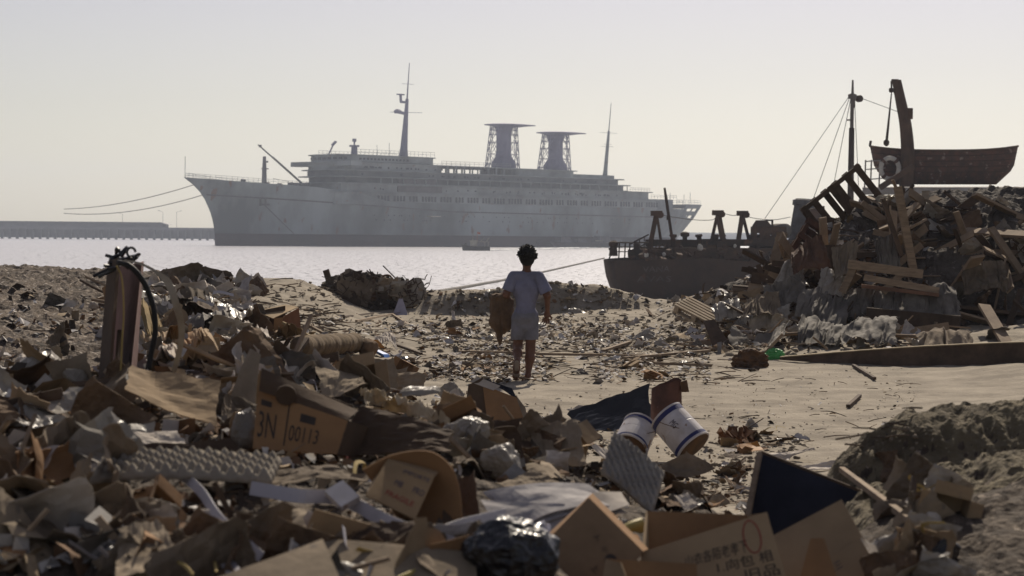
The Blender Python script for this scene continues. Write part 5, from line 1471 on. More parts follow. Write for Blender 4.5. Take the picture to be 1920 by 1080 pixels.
# carton at the right edge
ct = thing('cardboard_carton', P(1550, 1090, 5.5), 'grey tan carton with long flap raised right of red ring carton', 'carton')
anchor(1490, 1140, 5.3, -.12)
pan([(1448, 1006), (1578, 937), (1660, 1085), (1490, 1150)], [6.1, 6.3, 5.6, 5.3], amp=.012, n=3, seed=110).build('flap', M_CARDL, ct, thick=.005)
fp = pan([(1495, 1085), (1612, 1010), (1660, 1085), (1520, 1160)], [5.68, 5.9, 5.55, 5.2], amp=.01, n=3, seed=111)
fp.build('side_panel', M_CARDL, ct, thick=.005); text_on(fp, '三三三', .30, .18, .62, .34, M_BLUEINK, ct)
pan([(1612, 1010), (1640, 1025), (1672, 1110), (1655, 1090)], [5.95, 6.0, 5.5, 5.5], amp=.01, n=3, seed=112).build('edge_flap', M_PAPER, ct, thick=.01)
pan([(1520, 1010), (1545, 1012), (1575, 1100), (1490, 1120)], [5.5, 5.5, 5.1, 5.1], amp=.05, n=4, seed=113).build('torn_flap', M_CARD, ct, thick=.005)
# carton at the very bottom
ct = thing('cardboard_carton', P(1220, 1130, 5.0), 'low open carton at lower edge in front of red ring carton', 'carton')
anchor(1136, 1150, 5.1, .12)
pan([(1136, 1048), (1306, 1058), (1310, 1150), (1136, 1150)], [5.35, 5.35, 5.1, 5.1], amp=.01, n=3, seed=120).build('back_panel', M_CARD, ct, thick=.005)
pan([(1136, 1048), (1165, 1056), (1200, 1150), (1120, 1150)], [5.35, 5.2, 4.9, 4.9], amp=.02, n=3, seed=121).build('side_panel', M_CARDL, ct, thick=.005)
ANCH = None
sheet('cardboard_sheet', [(1310, 1040), (1400, 1062), (1420, 1120), (1290, 1120)], [5.25, 5.25, 4.9, 4.9], M_CARDG, 'grey green cardboard corner overlapping printed characters', 'cardboard', amp=.05, n=4, seed=123, tear=.06)
# navy board
nb = thing('navy_panel', P(1520, 1000, 6.9), 'large navy black panel leaning with pale wooden edge strips', 'panel')
anchor(1400, 1000, 6.8, .5)
pan([(1425, 852), (1635, 935), (1640, 1010), (1400, 1000)], [7.6, 7.3, 6.8, 6.8], amp=.01, n=3, seed=130).build('board', M_NAVY, nb, thick=.012)
_s = ANCH[1]; ANCH = None
mb = MB(); mb.beam(P(1424, 850, _s + .2), P(1396, 1000, _s - .02), .02, .018); mb.build('edge_strip', M_WOOD, nb)
mb = MB(); mb.beam(P(1426, 848, _s + .25), P(1640, 932, _s + .16), .012, .014); mb.build('top_strip', M_WOODD, nb)
MB().beam(A(1578, 880, .1), A(1705, 975, .1), .022, .02).build('wooden_strip', M_WOOD, label='thin pale wooden strip slanting right of navy panel', cat='strip')
# paint buckets and rusty drum
def bucket(c, axis, R, L, label, dent=.0, seed=1):
    b = thing('paint_bucket', c, label, 'bucket'); ax = unit(axis)
    def ring(mb, a0, a1, r0, r1, lift): mb.lathe(c + ax * a0, ax, [(0, r0 + lift), (a1 - a0, r1 + lift)], 36)
    rr = lambda a: R * (1 - .06 * a / L)
    mb = MB(); mb.lathe(c, ax, [(0, R * .96), (.002, R * 1.03), (.012, R * 1.03), (.014, rr(0)), (L * .48, rr(L * .48)), (L * .5, rr(L * .5) - .002), (L * .52, rr(L * .52)), (L - .012, rr(L)), (L - .01, rr(L) + .004), (L, rr(L) + .004), (L + .001, rr(L) - .004), (L - .012, rr(L) - .008)], 36); mb.build('shell', M_WHITE, b, smooth=False)
    for a0, a1 in ((.016, L * .14), (L * .84, L - .014)):
        mb = MB(); ang = np.linspace(0, 2 * math.pi, 40)
        u_ = unit(np.cross(ax, V(0, 0, 1))); w_ = np.cross(ax, u_)
        mb.grid(np.array([[c + ax * a + (rr(a) + .0015) * (math.cos(t) * u_ + math.sin(t) * w_) for t in ang] for a in (a0, a1)])); mb.build('blue_band', M_BLUE, b)
    mb = MB(); mb.lathe(c - ax * .004, ax, [(0, R * .55), (.001, R * .92), (.004, R * .95)], 30); mb.build('rusty_lid', M_RSTY, b)
    u_ = unit(np.cross(ax, V(0, 0, 1))); w_ = np.cross(ax, u_)
    pts = [c + ax * (L * .84 - .55 * L * math.sin(t)) + (rr(0) + .012) * (math.cos(t) * u_ * 1.0 + 0.55 * math.sin(t) * w_ * -1) + V(0, -.02, 0) * math.sin(t) for t in np.linspace(0, math.pi, 20)]
    MB().tube(pts, .0022, 6).build('wire_handle', M_RSTY, b)
    return b, ax, u_, w_
_bg = gdepth(1301, 872) - .12
b, ax, u_, w_ = bucket(P(1301, 838, _bg), P(1252, 783, _bg + .12) - P(1301, 838, _bg), .128, .29, 'white paint bucket with blue bands lying on its side with rusty end')
class Cyl:
    def __init__(s, c, ax, R, a0, a1, t0, t1): s.__dict__.update(c=c, ax=ax, R=R, a0=a0, a1=a1, t0=t0, t1=t1)
    def at(s, u, v, lift=0.0):
        u, v = np.asarray(u), np.asarray(v)
        a = s.a0 + (s.a1 - s.a0) * u; t = s.t0 + (s.t1 - s.t0) * v
        uu = unit(np.cross(s.ax, V(0, 0, 1))); ww = np.cross(uu, s.ax)
        n = np.cos(t)[..., None] * uu + np.sin(t)[..., None] * ww
        return s.c + s.ax * a[..., None] + n * (s.R + lift)
for t_ in ('MG',):
    uu = unit(np.cross(ax, V(0, 0, 1))); ww = np.cross(uu, ax)
    best = max(np.linspace(0, 2 * math.pi, 73), key=lambda t: (math.cos(t) * uu + math.sin(t) * ww) @ unit(V(-.25, -1, .12)))
    text_on(Cyl(P(1301, 838, _bg), ax, .124, .19, .14, best - .3, best + .05), t_, 0, 0, 1, 1, M_BLUEINK, b)
bucket(P(1180, 842, _bg + .25), V(.25, .55, .42), .122, .24, 'second dirtier white paint bucket half buried beside the first bucket')
dr = thing('rusty_drum', P(1250, 790, 9.2), 'crushed rusty brown drum with torn rim standing behind paint buckets', 'drum')
n = 40; ang = np.linspace(0, 2 * math.pi, n, endpoint=False); rows = []
for k, z in enumerate(np.linspace(-.16, .17, 10)):
    r_ = .105 * (1 + .10 * fbm(np.stack([np.cos(ang) * 2, np.sin(ang) * 2, np.full(n, z * 6)], 1), 3, 4))
    zz = z * (1 + (.14 * fbm(np.stack([np.cos(ang) * 1.5, np.sin(ang) * 1.5, ang * 0], 1), 2, 9) if k == 9 else 0))
    rows.append(P(1249, 765, _bg + .45) + np.stack([r_ * np.cos(ang), r_ * .8 * np.sin(ang), zz + 0 * ang + .03 * r_ * np.cos(ang) / .105 * (k / 9)], 1))
mb = MB(); mb.grid(np.array(rows), closed_u=True); mb.grid(np.array(rows)[:, :, :] * 1.0 - (np.array(rows) - np.array(rows).mean(1, keepdims=True)) * .06, closed_u=True); mb.build('shell', mat('rust_brown_drum', (.13, .062, .045), .8, (.06, .035, .03), 6, .4, 30, speck=(7, .66, (.36, .31, .29)), bdist=.01), dr)
MB().slab(np.array([[P(1275, 716, _bg + .4), P(1288, 712, _bg + .4)], [P(1278, 735, _bg + .4), P(1292, 735, _bg + .4)]]), .02).build('bent_lug', M_RSTY, dr)
sheet('plastic_sheet', [(1062, 768), (1215, 722), (1228, 810), (1085, 812)], [9.6, 9.7, 8.9, 8.7], M_BLACK, 'wrinkled black plastic sheet stretched left of rusty drum', 'plastic', amp=.08, n=8, fine=.05, seed=140, tear=.04)
# clump of dead leaves on the sand, small rusty bits
mb = MB(); rg = random.Random(8)
for k in range(46):
    c = P(1377 + rg.gauss(0, 13), 803 + rg.gauss(0, 4), 15.6 + rg.uniform(-.1, .1)) + V(0, 0, .02); c[2] = h1(c[0], c[1]) + rg.uniform(.0, .09)
    mb.slab(np.array([[c, c + V(rg.uniform(-.08, .08), rg.uniform(-.05, .05), rg.uniform(-.05, .05))], [c + V(rg.uniform(-.06, .06), .03, -.04), c + V(rg.uniform(-.06, .06), .06, .04)]]), .004)
mb.build('dead_leaf_clump', mat('rusty_dead_leaf', (.19, .085, .035), .9, (.1, .05, .025), 9, .2), label='small clump of rusty brown dead leaves alone on the sand', cat='leaves', kind='thing')
sheet('orange_scrap', [(1385, 833), (1420, 826), (1432, 842), (1392, 848)], [9.0, 9.2, 8.9, 8.8], M_ORANGE, 'orange brown peel like scrap on sand behind navy panel', 'scrap', amp=.2, n=5, seed=150)

# ------------------------------------------------------------------ girder with hanging hoses at the left
gd = thing('rusty_girder', P(215, 740, 9.6), 'pink rusted steel girder standing at left with hoses hanging from its top', 'girder')
a, b = P(205, 760, 9.6), P(226, 492, 9.6)
MB().hexa([P(185, 790, 9.9), P(236, 790, 9.3), P(250, 790, 9.6), P(198, 790, 10.1)], [P(222, 500, 9.9), P(266, 492, 9.35), P(270, 490, 9.6), P(236, 498, 10.1)]).build('web', M_POST, gd)
MB().hexa([P(178, 790, 9.5), P(197, 790, 9.2), P(203, 790, 9.25), P(184, 790, 9.55)], [P(202, 490, 9.5), P(220, 484, 9.2), P(226, 484, 9.25), P(208, 490, 9.55)]).build('flange', M_CARDD, gd)
mb = MB(); rg = random.Random(2)
for k in range(14):
    q0 = P(rg.uniform(200, 244), rg.uniform(480, 505), 9.3 + rg.uniform(-.1, .3))
    mb.tube(spline([q0, q0 + V(rg.uniform(-.06, .06), 0, rg.uniform(.0, .05)), q0 + V(rg.uniform(-.1, .1), rg.uniform(-.05, .05), rg.uniform(-.05, .04))], 8), .008, 5)
an = np.linspace(0, 5.5, 14)
mb.tube(np.array([P(246, 473, 9.3) + V(.018 * math.cos(t), 0, .02 * math.sin(t)) for t in an]), .006, 5)
mb.build('cable_tangle', M_BLACK, gd)['kind'] = 'stuff'
hose = lambda pl, r_, nm, m, lb_: MB().tube(spline([P(x, y, d) for x, y, d in pl], 36), r_, 10).build(nm, m, smooth=True, label=lb_, cat='hose')
hose([(222, 492, 9.15), (245, 500, 9.1), (270, 530, 9.1), (287, 575, 9.1), (291, 620, 9.1), (283, 665, 9.1), (276, 700, 9.1), (272, 720, 9.2)], .0125, 'black_hose', mat('black_rubber', (.02, .018, .017), .6, None, 4, 0), 'thick black hose arching down from girder top')
hose([(218, 498, 9.1), (228, 520, 9.1), (232, 580, 9.1), (229, 640, 9.1), (226, 700, 9.1)], .004, 'hanging_rope', M_STRAW, 'thin tan cord hanging down face of girder')
strap([(232, 488, 9.1), (262, 494, 9.1), (290, 508, 9.1), (315, 530, 9.1), (330, 570, 9.1), (340, 610, 9.15), (338, 650, 9.2), (325, 700, 9.3)], np.interp(np.linspace(0, 1, 36), [0, .3, .4, 1], [.012, .014, .032, .03]), 'cloudy translucent strap hanging from girder beside black hose', M_PLAS, side=(.8, .1, .5), nm='plastic_strip')
# ------------------------------------------------------------------ right rubbish pile: pallets, planks, sheets
def RR(d): return float(np.interp(d, [27, 28.5, 30, 32, 34, 36, 40, 42], [27, 28.5, 29.6, 30.4, 31.4, 32.1, 32.9, 33.4]))
_P = P
def P(px, py, d): return _P(px, py, RR(d) if d > 27 else d)
def pallet(name, c, ux, uy, L, W, label, grp=None, m=None, nb=6, gap=.45):
    """c centre, ux along the boards, uy across them"""
    m = m or M_WOODD
    L, W = L * .8, W * .8
    ux = unit(ux); n = unit(np.cross(ux, unit(uy))); uy = np.cross(n, ux)
    t = thing(name, c, label, 'pallet', grp)
    bw_ = W / (nb - 1 + (1 - gap)) * (1 - gap)
    for k in range(nb):
        q = c + uy * (-W / 2 + bw_ / 2 + k * (W - bw_) / (nb - 1)) + n * .055
        MB().beam(q - ux * L / 2, q + ux * L / 2, bw_, .02, n).build('deck_board', m, t)
    for s_ in (-1, 0, 1):
        q = c + ux * s_ * (L / 2 - .05)
        MB().beam(q - uy * W / 2, q + uy * W / 2, .07, .085, n).build('stringer', m, t)
    for s_ in (-1, 0, 1):
        q = c + uy * s_ * (W / 2 - .06) - n * .055
        MB().beam(q - ux * L / 2, q + ux * L / 2, .09, .02, n).build('bottom_board', m, t)
    return t
def pdir(a, b, d0, d1=None): return P(*b, d0 if d1 is None else d1) - P(*a, d0)
pallet('wooden_pallet', P(1606, 415, 41), pdir((1560, 350), (1655, 470), 42), pdir((1640, 355), (1540, 440), 42, 42.3), 1.75, 1.45, 'dark pallet of slanting slats standing on edge against the sky on pile', m=M_WOODD, nb=6, gap=.5)
pallet('wooden_pallet', P(1675, 440, 41), pdir((1655, 380), (1690, 500), 41), pdir((1700, 400), (1640, 430), 41, 41.6), 1.3, 1.0, 'dark pallet leaning behind tall beam near top of right pile', nb=6, gap=.4)
pallet('wooden_pallet', P(1545, 470, 40.5), pdir((1480, 450), (1590, 520), 40.5), pdir((1560, 440), (1500, 500), 40.5, 40), 1.2, .8, 'red brown broken pallet lying on slope below the slatted pallet', m=mat('red_brown_wood', (.13, .065, .04), .9, (.07, .04, .03), 5, .4, 30), nb=5, gap=.25)
pallet('wooden_pallet', P(1760, 430, 42), V(.8, .2, .5), V(-.4, .4, .8), 1.2, 1.0, 'dark pallet at top of pile beside the tall beam end', nb=6)
pallet('wooden_pallet', P(1315, 590, 33.5), pdir((1268, 572), (1345, 612), 33.5, 32.8), V(.75, .55, .1), .9, .55, 'small sun bleached crate of pale slats lying at foot of pile', m=mat('bleached_wood', (.42, .34, .25), .9, (.3, .24, .17), 5, .3, 30), nb=6, gap=.45)
def plank(a, b, wd, ht, label, m=M_WOOD, up=(0, 0, 1), nm='plank', grp=None, bend=0.0):
    a, b = np.array(a), np.array(b)
    if not bend: return MB().beam(a, b, wd, ht, up).build(nm, m, label=label, cat=nm.split('_')[-1], group=grp)
    t = np.linspace(0, 1, 12)[:, None]
    c = a + (b - a) * t + V(0, 0, 1) * bend * 4 * t * (1 - t)
    s_ = unit(np.cross(b - a, V(0, 0, 1)))
    n = unit(np.cross(s_, b - a))
    pts = np.stack([c - n * wd / 2 * 1.0, c + n * wd / 2], 1) if up[2] == 0 else np.stack([c - s_ * wd / 2, c + s_ * wd / 2], 1)
    return MB().slab(pts, ht).build(nm, m, label=label, cat=nm.split('_')[-1], group=grp)
plank(A(1683, 350, .2, 500), A(1712, 505, .2, 505), .11, .08, 'long beam leaning nearly upright near right top of pile', M_WOOD, nm='wooden_beam')
plank(A(1655, 372, .2, 480), A(1690, 480, .2, 480), .10, .06, 'shorter dark beam leaning beside the nearly upright one', M_WOODD, nm='wooden_beam')
plank(A(1590, 495, .35, 560), A(1730, 514, .35, 575), .12, .12, 'thick grey timber across top of wooden frame on pile', nm='wooden_beam')
plank(A(1601, 503, .3, 560), A(1580, 548, .3, 560), .10, .10, 'short upright timber below left end of thick grey timber', nm='wooden_beam')
plank(A(1620, 520, .25, 562), A(1760, 545, .25, 575), .09, .09, 'middle timber under the thick grey timber', M_WOOD, nm='wooden_beam')
plank(A(1615, 536, .3, 566), A(1760, 553, .3, 580), .16, .05, 'flat reddish plank below the middle timber', mat('reddish_wood', (.2, .11, .07), .9, (.12, .07, .05), 5, .3), nm='plank')
plank(A(1695, 508, .28, 568), A(1655, 548, .28, 568), .09, .09, 'slanting brace timber inside wooden frame on pile', M_WOOD, nm='wooden_beam')
plank(A(1625, 590, .3), A(1800, 606, .3), .12, .2, 'broad shadowed board lying along pile below the sheets', M_WOODD, nm='board')
# long board along the foot of the pile
bd = MB(); t = np.linspace(0, 1, 18)[:, None]
a, b = A(1463, 670, .12, 676), A(1990, 640, .15, 680)
top = a + (b - a) * t + V(0, 0, 1) * .03 * np.sin(t * 3.1)
hgtv = np.interp(t[:, 0], [0, .2, .45, 1], [.03, .13, .24, .26])[:, None]
bd.slab(np.stack([top, top - V(0, .04, 1) * hgtv], 1), .04); bd.build('board', M_WOODD, label='long dark board on edge with sunlit top along foot of pile', cat='board')
MB().slab(np.stack([top + V(0, -.04, .004), top + V(0, .05, .004)], 1), .012).build('highlight', mat('painted_highlight', (.42, .34, .22), .9, None, 4, .2), label='pale batten painted along top of long dark board', cat='highlight')  # added pale strip imitates sunlight on the top edge of the board
hose([(x_, y_, gdepth(x_, y_ + 12) - .3) for x_, y_ in ((1470, 627), (1530, 624), (1600, 623), (1680, 629), (1760, 632))], .022, 'thin_pole', M_WOOD, 'thin bowed pole resting across lower pile above long board')
plank(A(1425, 672, .1), A(1468, 626, .25, 668), .035, .035, 'bent pale stick propped against large grey tarpaulin', M_WOOD, nm='stick')
plank(P(1262, 569, 35), P(1312, 577, 35), .07, .03, 'pale narrow plank on berm above bleached crate', mat('pale_plank', (.42, .34, .25), .9, None, 4, .2))
# brown panel at the tip of the tarpaulin
sheet('brown_panel', [(1318, 602), (1340, 600), (1367, 645), (1340, 656)], [30.5, 30.5, 29.4, 29.3], M_WOODD, 'dark brown board leaning on left end of grey tarpaulin', 'board', thick=.02, amp=.01, n=2, seed=160)
# big grey tarpaulin bundle and the plastic sheets
def tarp(px4, d, seed, m, label, amp=.22, nm='plastic_sheet', res=(30, 56), n=9, fine=.012):
    global ANCH
    i = max(range(4), key=lambda q: px4[q][1])
    d = list(d) if hasattr(d, '__len__') else [d] * 4
    if px4[i][1] > 395: anchor(px4[i][0], px4[i][1] - 2, d[i], .12)
    pan(px4, d, flat=.5, drape=.10, seed=seed, amp=amp, n=n, fine=fine, tear=.06, bu=.05, res=res).build(nm, m, thick=.004, label=label, cat=nm.split('_')[-1])
    ANCH = None
tarp([(1375, 615), (1480, 598), (1470, 655), (1352, 660)], [30.2, 30.5, 28.6, 28.6], 3, M_SHEET, 'large grey tarpaulin bundle with sunlit upper edge at foot of pile', .25, 'tarpaulin')
tarp([(1385, 590), (1478, 585), (1480, 612), (1380, 622)], [31.5, 31.8, 30.4, 30.2], 4, M_PLAS, 'pale torn plastic lying over top of grey tarpaulin', .35)
SH = [([(1470, 500), (1500, 480), (1515, 540), (1440, 550)], 36, M_PLAS, 'pale shredded plastic heap on shoulder of pile beside rusty hull'),
 ([(1430, 530), (1500, 520), (1520, 570), (1440, 580)], 34.5, M_SHEET, 'grey sheet with torn pale edge on left slope of pile'),
 ([(1500, 545), (1560, 540), (1560, 590), (1490, 600)], 33, M_SHEET, 'wide slack grey plastic sheet in middle of pile'),
 ([(1530, 560), (1590, 565), (1585, 625), (1515, 615)], 32, M_SHEET, 'rounded bulging grey plastic sheet in middle of pile'),
 ([(1585, 540), (1640, 545), (1630, 600), (1580, 598)], 32.6, M_SHEET, 'long hanging grey sheet under wooden frame'),
 ([(1560, 470), (1610, 455), (1600, 520), (1565, 525)], 36, mat('brown_sacking', (.22, .18, .13), .95, (.15, .12, .09), 6, .4, 25), 'brown sacking draped over slope below slatted pallet'),
 ([(1640, 545), (1700, 555), (1690, 600), (1635, 600)], 32.2, M_SHEET, 'grey sheet spread right of long hanging sheet'),
 ([(1500, 600), (1580, 612), (1570, 655), (1490, 655)], 30, M_SHEET, 'dark crumpled sheet behind thin bowed pole'),
 ([(1580, 605), (1680, 610), (1680, 655), (1575, 655)], 30, M_SHEET, 'loose grey sheet above long dark board'),
 ([(1640, 455), (1680, 440), (1690, 510), (1650, 510)], 37, M_SHEET, 'pointed grey sheet hanging in dark gap among pallets'),
 ([(1690, 545), (1790, 540), (1800, 610), (1700, 615)], 32.4, M_SHEET, 'broad grey sheet at far right of pile'),
 ([(1400, 560), (1460, 550), (1470, 600), (1395, 600)], 33.2, M_CLOTH, 'dark rag heap on left slope of pile'),
 ([(1330, 575), (1385, 565), (1395, 600), (1345, 605)], 33.6, M_PLAS, 'bunched cloudy plastic beside bleached crate'),
 ([(1540, 510), (1590, 520), (1580, 560), (1530, 555)], 34.2, M_PLAS, 'cloudy plastic sheet with bright crease under sacking'),
 ([(1480, 470), (1540, 440), (1560, 500), (1490, 520)], 38, mat('rusty_sheet_iron', (.14, .075, .045), .85, (.08, .045, .03), 4, .4, 20), 'rusty crumpled iron sheet on shoulder of pile'),
 ([(1720, 640), (1820, 635), (1830, 675), (1725, 675)], 28.6, M_CLOTH, 'brown sacking lying past right end of long board'),
 ([(1800, 500), (1880, 490), (1890, 545), (1810, 550)], 35, M_CLOTH, 'slack brown sacking high on far right slope'),
 ([(1640, 372), (1690, 366), (1692, 376), (1644, 382)], 40, mat('pale_board_top', (.42, .36, .26), .9, None, 4, .2), 'pale board lying flat on very top of pile'),
]
for k, (q, d, m, lb_) in enumerate(SH):
    nm = {'M': 'x'}.get('', None)
    tarp(q, [d + 1.0, d + 1.0, d - .6, d - .6], 200 + k, m, lb_, .10 if k < 17 else .03, 'plastic_sheet' if m in (M_SHEET, M_PLAS) else ('board' if 'board' in lb_[:12] else ('iron_sheet' if 'iron' in lb_ else 'cloth_sack')))
# green bag, twig, rusty bit
vs, fs = blob(A(1452, 667, .15, 672), (.10, .08, .075), 4, .4, 2.2, 4); vs2, fs2 = blob(A(1464, 671, .2, 676), (.08, .07, .06), 9, .4, 2.2, 4)
MB().add(vs, fs).build('plastic_bag', M_GREEN, label='bright green plastic bag at left tip of long board', cat='bag')
vs, fs = blob(A(1408, 678, .1, 686), (.17, .1, .12), 14, .5, 2.2, 4); MB().add(vs, fs).build('rusty_lump', M_RSTY, label='rusty brown lump left of bright green bag', cat='scrap metal')
hose([(x_, y_, gdepth(1552, 664) - .1) for x_, y_ in ((1552, 655), (1540, 645), (1532, 638), (1524, 632))], .014, 'branch', M_WOOD, 'small forked pale branch standing behind long board')

P = _P
# ------------------------------------------------------------------ left slope and the dark scrap heap
hp = MB()
for px, py, d, r, s_ in ((640, 566, 42, (.45, .5, .42), 1), (690, 560, 42.5, (.6, .5, .42), 2), (745, 568, 42.5, (.5, .5, .42), 3), (660, 545, 42.6, (.35, .35, .3), 4), (775, 580, 42, (.35, .4, .36), 5), (720, 585, 41.5, (.5, .4, .3), 7), (620, 560, 42.3, (.2, .3, .25), 8)):
    vs, fs = blob(P(px, py, d), r, s_, .35, 3.2, 5); hp.add(vs, fs)
hp.build('scrap_heap', mat('dark_earthy_scrap', (.085, .066, .048), .95, (.045, .035, .027), 4, .9, 12, bdist=.06, speck=(9, .64, (.2, .17, .13))), label='dark tangled heap of earth and scrap on shore left of the child', cat='scrap heap', kind='thing')
plank(P(611, 506, 42.5), P(627, 560, 42.5), .13, .12, 'dark broken post standing at left end of scrap heap', M_WOODD, nm='wooden_post')
plank(P(671, 517, 42.5), P(712, 545, 42.3), .11, .10, 'dark log end poking from middle of scrap heap', M_WOODD, nm='log')
MB().hexa([P(643, 535, 42.3), P(658, 535, 42.3), P(658, 535, 42.6), P(643, 535, 42.6)], [P(645, 513, 42.3), P(655, 512, 42.3), P(655, 512, 42.6), P(645, 513, 42.6)]).build('dark_block', M_RUST, label='dark block perched on top of scrap heap beside broken post', cat='block')
MB().tube([P(718, 498, 42.3), P(741, 521, 42.3)], .012, 6).build('metal_rod', M_RUST, label='thin metal rod pointing up from right half of scrap heap', cat='rod')
MB().tube([P(688, 585, 41), P(726, 549, 41.4)], .018, 6).build('metal_rod', M_RUSTG, label='thin grey rod leaning on face of scrap heap', cat='rod')
an = np.linspace(0, 2 * math.pi, 22)
MB().tube(np.array([P(725, 521, 42.2) + V(.09 * math.cos(t), .03 * math.sin(t), .055 * math.sin(t)) for t in an]), .02, 6, caps=False).build('wire_ring', M_RSTY, label='old rim ring lying on crest of scrap heap', cat='ring')
sheet('lilac_panel', [(748, 560), (755, 560), (765, 592), (737, 590)], [40.8, 40.8, 40.6, 40.6], mat('pale_lilac_plastic', (.42, .41, .52), .6, None, 4, 0), 'pale lilac pointed panel leaning on right foot of scrap heap', 'panel', thick=.02, amp=.02, n=2, seed=170)
rg = random.Random(21); mb = MB()
for k in range(260):
    c = P(rg.uniform(612, 800), rg.uniform(522, 592), rg.uniform(40.8, 41.8))
    d_ = unit(V(rg.gauss(0, 1), rg.gauss(0, .6), rg.gauss(.3, .9))); L = rg.uniform(.05, .28)
    mb.tube(spline([c, c + d_ * L * .5 + V(0, 0, rg.uniform(-.04, .04)), c + d_ * L + V(rg.uniform(-.06, .06), 0, rg.uniform(-.06, .06))], 6), rg.uniform(.004, .014), 4)
mb.build('tangled_twigs', M_WOODD, kind='stuff')
mb = MB()
for k in range(120):
    c = P(rg.uniform(690, 800), rg.uniform(520, 592), rg.uniform(41.0, 41.8)); s_ = rg.uniform(.03, .10)
    mb.slab(np.array([[c, c + V(s_, rg.uniform(-.03, .03), rg.uniform(-.05, .05))], [c + V(rg.uniform(-.03, .03), -.02, -s_), c + V(s_, 0, -s_ * rg.uniform(.4, 1.3))]]), .004, mi=k % 3)
mb.build('scrap_flakes', [M_PLAS, M_CARDG, M_RUST2], kind='stuff')
# wooden box on the slope
cb = thing('cardboard_carton', P(525, 620, 26.5), 'square tan carton sitting on slope with sunlit lid and dark open side', 'carton')
anchor(532, 626, 26.4, .35)
pan([(478, 583), (535, 572), (560, 576), (512, 597)], [27.1, 27.5, 27.2, 26.5], flat=.6, amp=.02, n=3, seed=180).build('lid', mat('tan_card_painted_sun', (.40, .29, .17), .9, None, 3, .1), cb, thick=.008)  # sunlight on the lid is put into its lighter tan
pan([(531, 594), (560, 577), (565, 624), (532, 630)], [26.45, 27.2, 27.1, 26.4], amp=.01, n=2, seed=181).build('side_panel', mat('red_brown_card', (.22, .10, .05), .9, None, 3, .1), cb, thick=.008)
pan([(478, 586), (500, 598), (505, 630), (478, 622)], [27.05, 26.6, 26.5, 27.0], amp=.02, n=3, seed=182).build('front_panel', M_CARDD, cb, thick=.008)
pan([(514, 597), (531, 595), (532, 630), (513, 625)], [26.5, 26.45, 26.4, 26.5], amp=.01, n=2, seed=183).build('inner_post', M_CARD, cb, thick=.008)
pan([(480, 584), (535, 573), (535, 620), (480, 622)], [27.4, 27.7, 27.6, 27.3], amp=.01, n=2, seed=184).build('back_panel', M_CARDD, cb, thick=.008)
_s = ANCH[1]; ANCH = None
plank(P(530, 605, _s - .1), P(585, 632, _s - .3), .035, .03, 'yellowish stick leaning on right side of square tan carton', mat('yellow_wood', (.36, .27, .14), .9, None, 4, .2), nm='stick')
plank(P(478, 600, _s + .05), P(512, 620, _s - .1), .03, .03, 'thin yellow stick across dark open side of square carton', mat('yellow_stick_wood', (.34, .25, .12), .9, None, 4, .2), nm='stick')
# ribbed roll and its neighbours
rl = MB(); a, b = A(562, 650, .12, 668), A(664, 643, .12, 662)
L = np.linalg.norm(b - a); k = np.linspace(0, L, 70)
rl.lathe(a, b - a, [(x, .105 + .012 * math.sin(x * 95) + .01 * math.sin(x * 13)) for x in k], 24)
rl.build('ribbed_roll', mat('brown_ribbed_cloth', (.17, .12, .07), .95, (.10, .07, .045), 8, .6, 40), smooth=True, label='brown ribbed roll of sacking lying on its side in front of square carton', cat='roll')
q = [P(x, y, gdepth(545, 662) - .1 - .01 * i) for i, (x, y) in enumerate([(528, 652), (540, 635), (562, 632), (575, 645), (570, 660)])]
rows = np.array([spline(q, 20), spline([p + V(.02, .35, .0) for p in q], 20)])
MB().slab(rows, .006).build('tin_hoop', M_RSTY, label='curved rusty tin hoop at left end of ribbed roll', cat='hoop')
sheet('white_strip', [(525, 640), (536, 640), (566, 662), (545, 664)], [21.5, 21.6, 21.0, 20.9], M_PAPER, 'bright white curled strip below curved tin hoop', 'paper', amp=.06, n=4, seed=190, bv=.1)
plank(P(556, 664, 21), P(576, 636, 21.3), .045, .04, 'dark stub of wood leaning at left end of ribbed roll', M_WOODD, nm='stick')
vs, fs = blob(A(690, 652, .1, 668), (.115, .12, .1), 31, .2, 1.6, 4); MB().add(vs, fs).build('cloth_bundle', mat('brown_bundle_cloth', (.2, .13, .075), .95, None, 6, .4), smooth=True, label='round brown cloth bundle at right end of ribbed roll', cat='bundle')
_s = gdepth(715, 668)
MB().hexa([P(697, 657, _s + .1), P(722, 672, _s - .1), P(731, 669, _s + .05), P(704, 660, _s + .2)], [P(696, 653, _s + .1), P(718, 664, _s - .1), P(729, 664, _s + .05), P(704, 653, _s + .2)]).build('plastic_tile', M_BRIGHTBLUE, label='bright blue flat plastic piece beside brown cloth bundle', cat='plastic')
sheet('plastic_scrap', [(700, 638), (708, 637), (724, 655), (716, 657)], [22.6, 22.6, 22.3, 22.3], M_ORANGE, 'narrow orange plastic scrap above bright blue piece', 'scrap', amp=.1, n=3, seed=191)
tarp([(700, 630), (735, 634), (745, 655), (712, 650)], [23.2, 23.2, 22.5, 22.5], 195, M_PAPER, 'crumpled white paper lying above orange scrap', .2, 'white_paper')
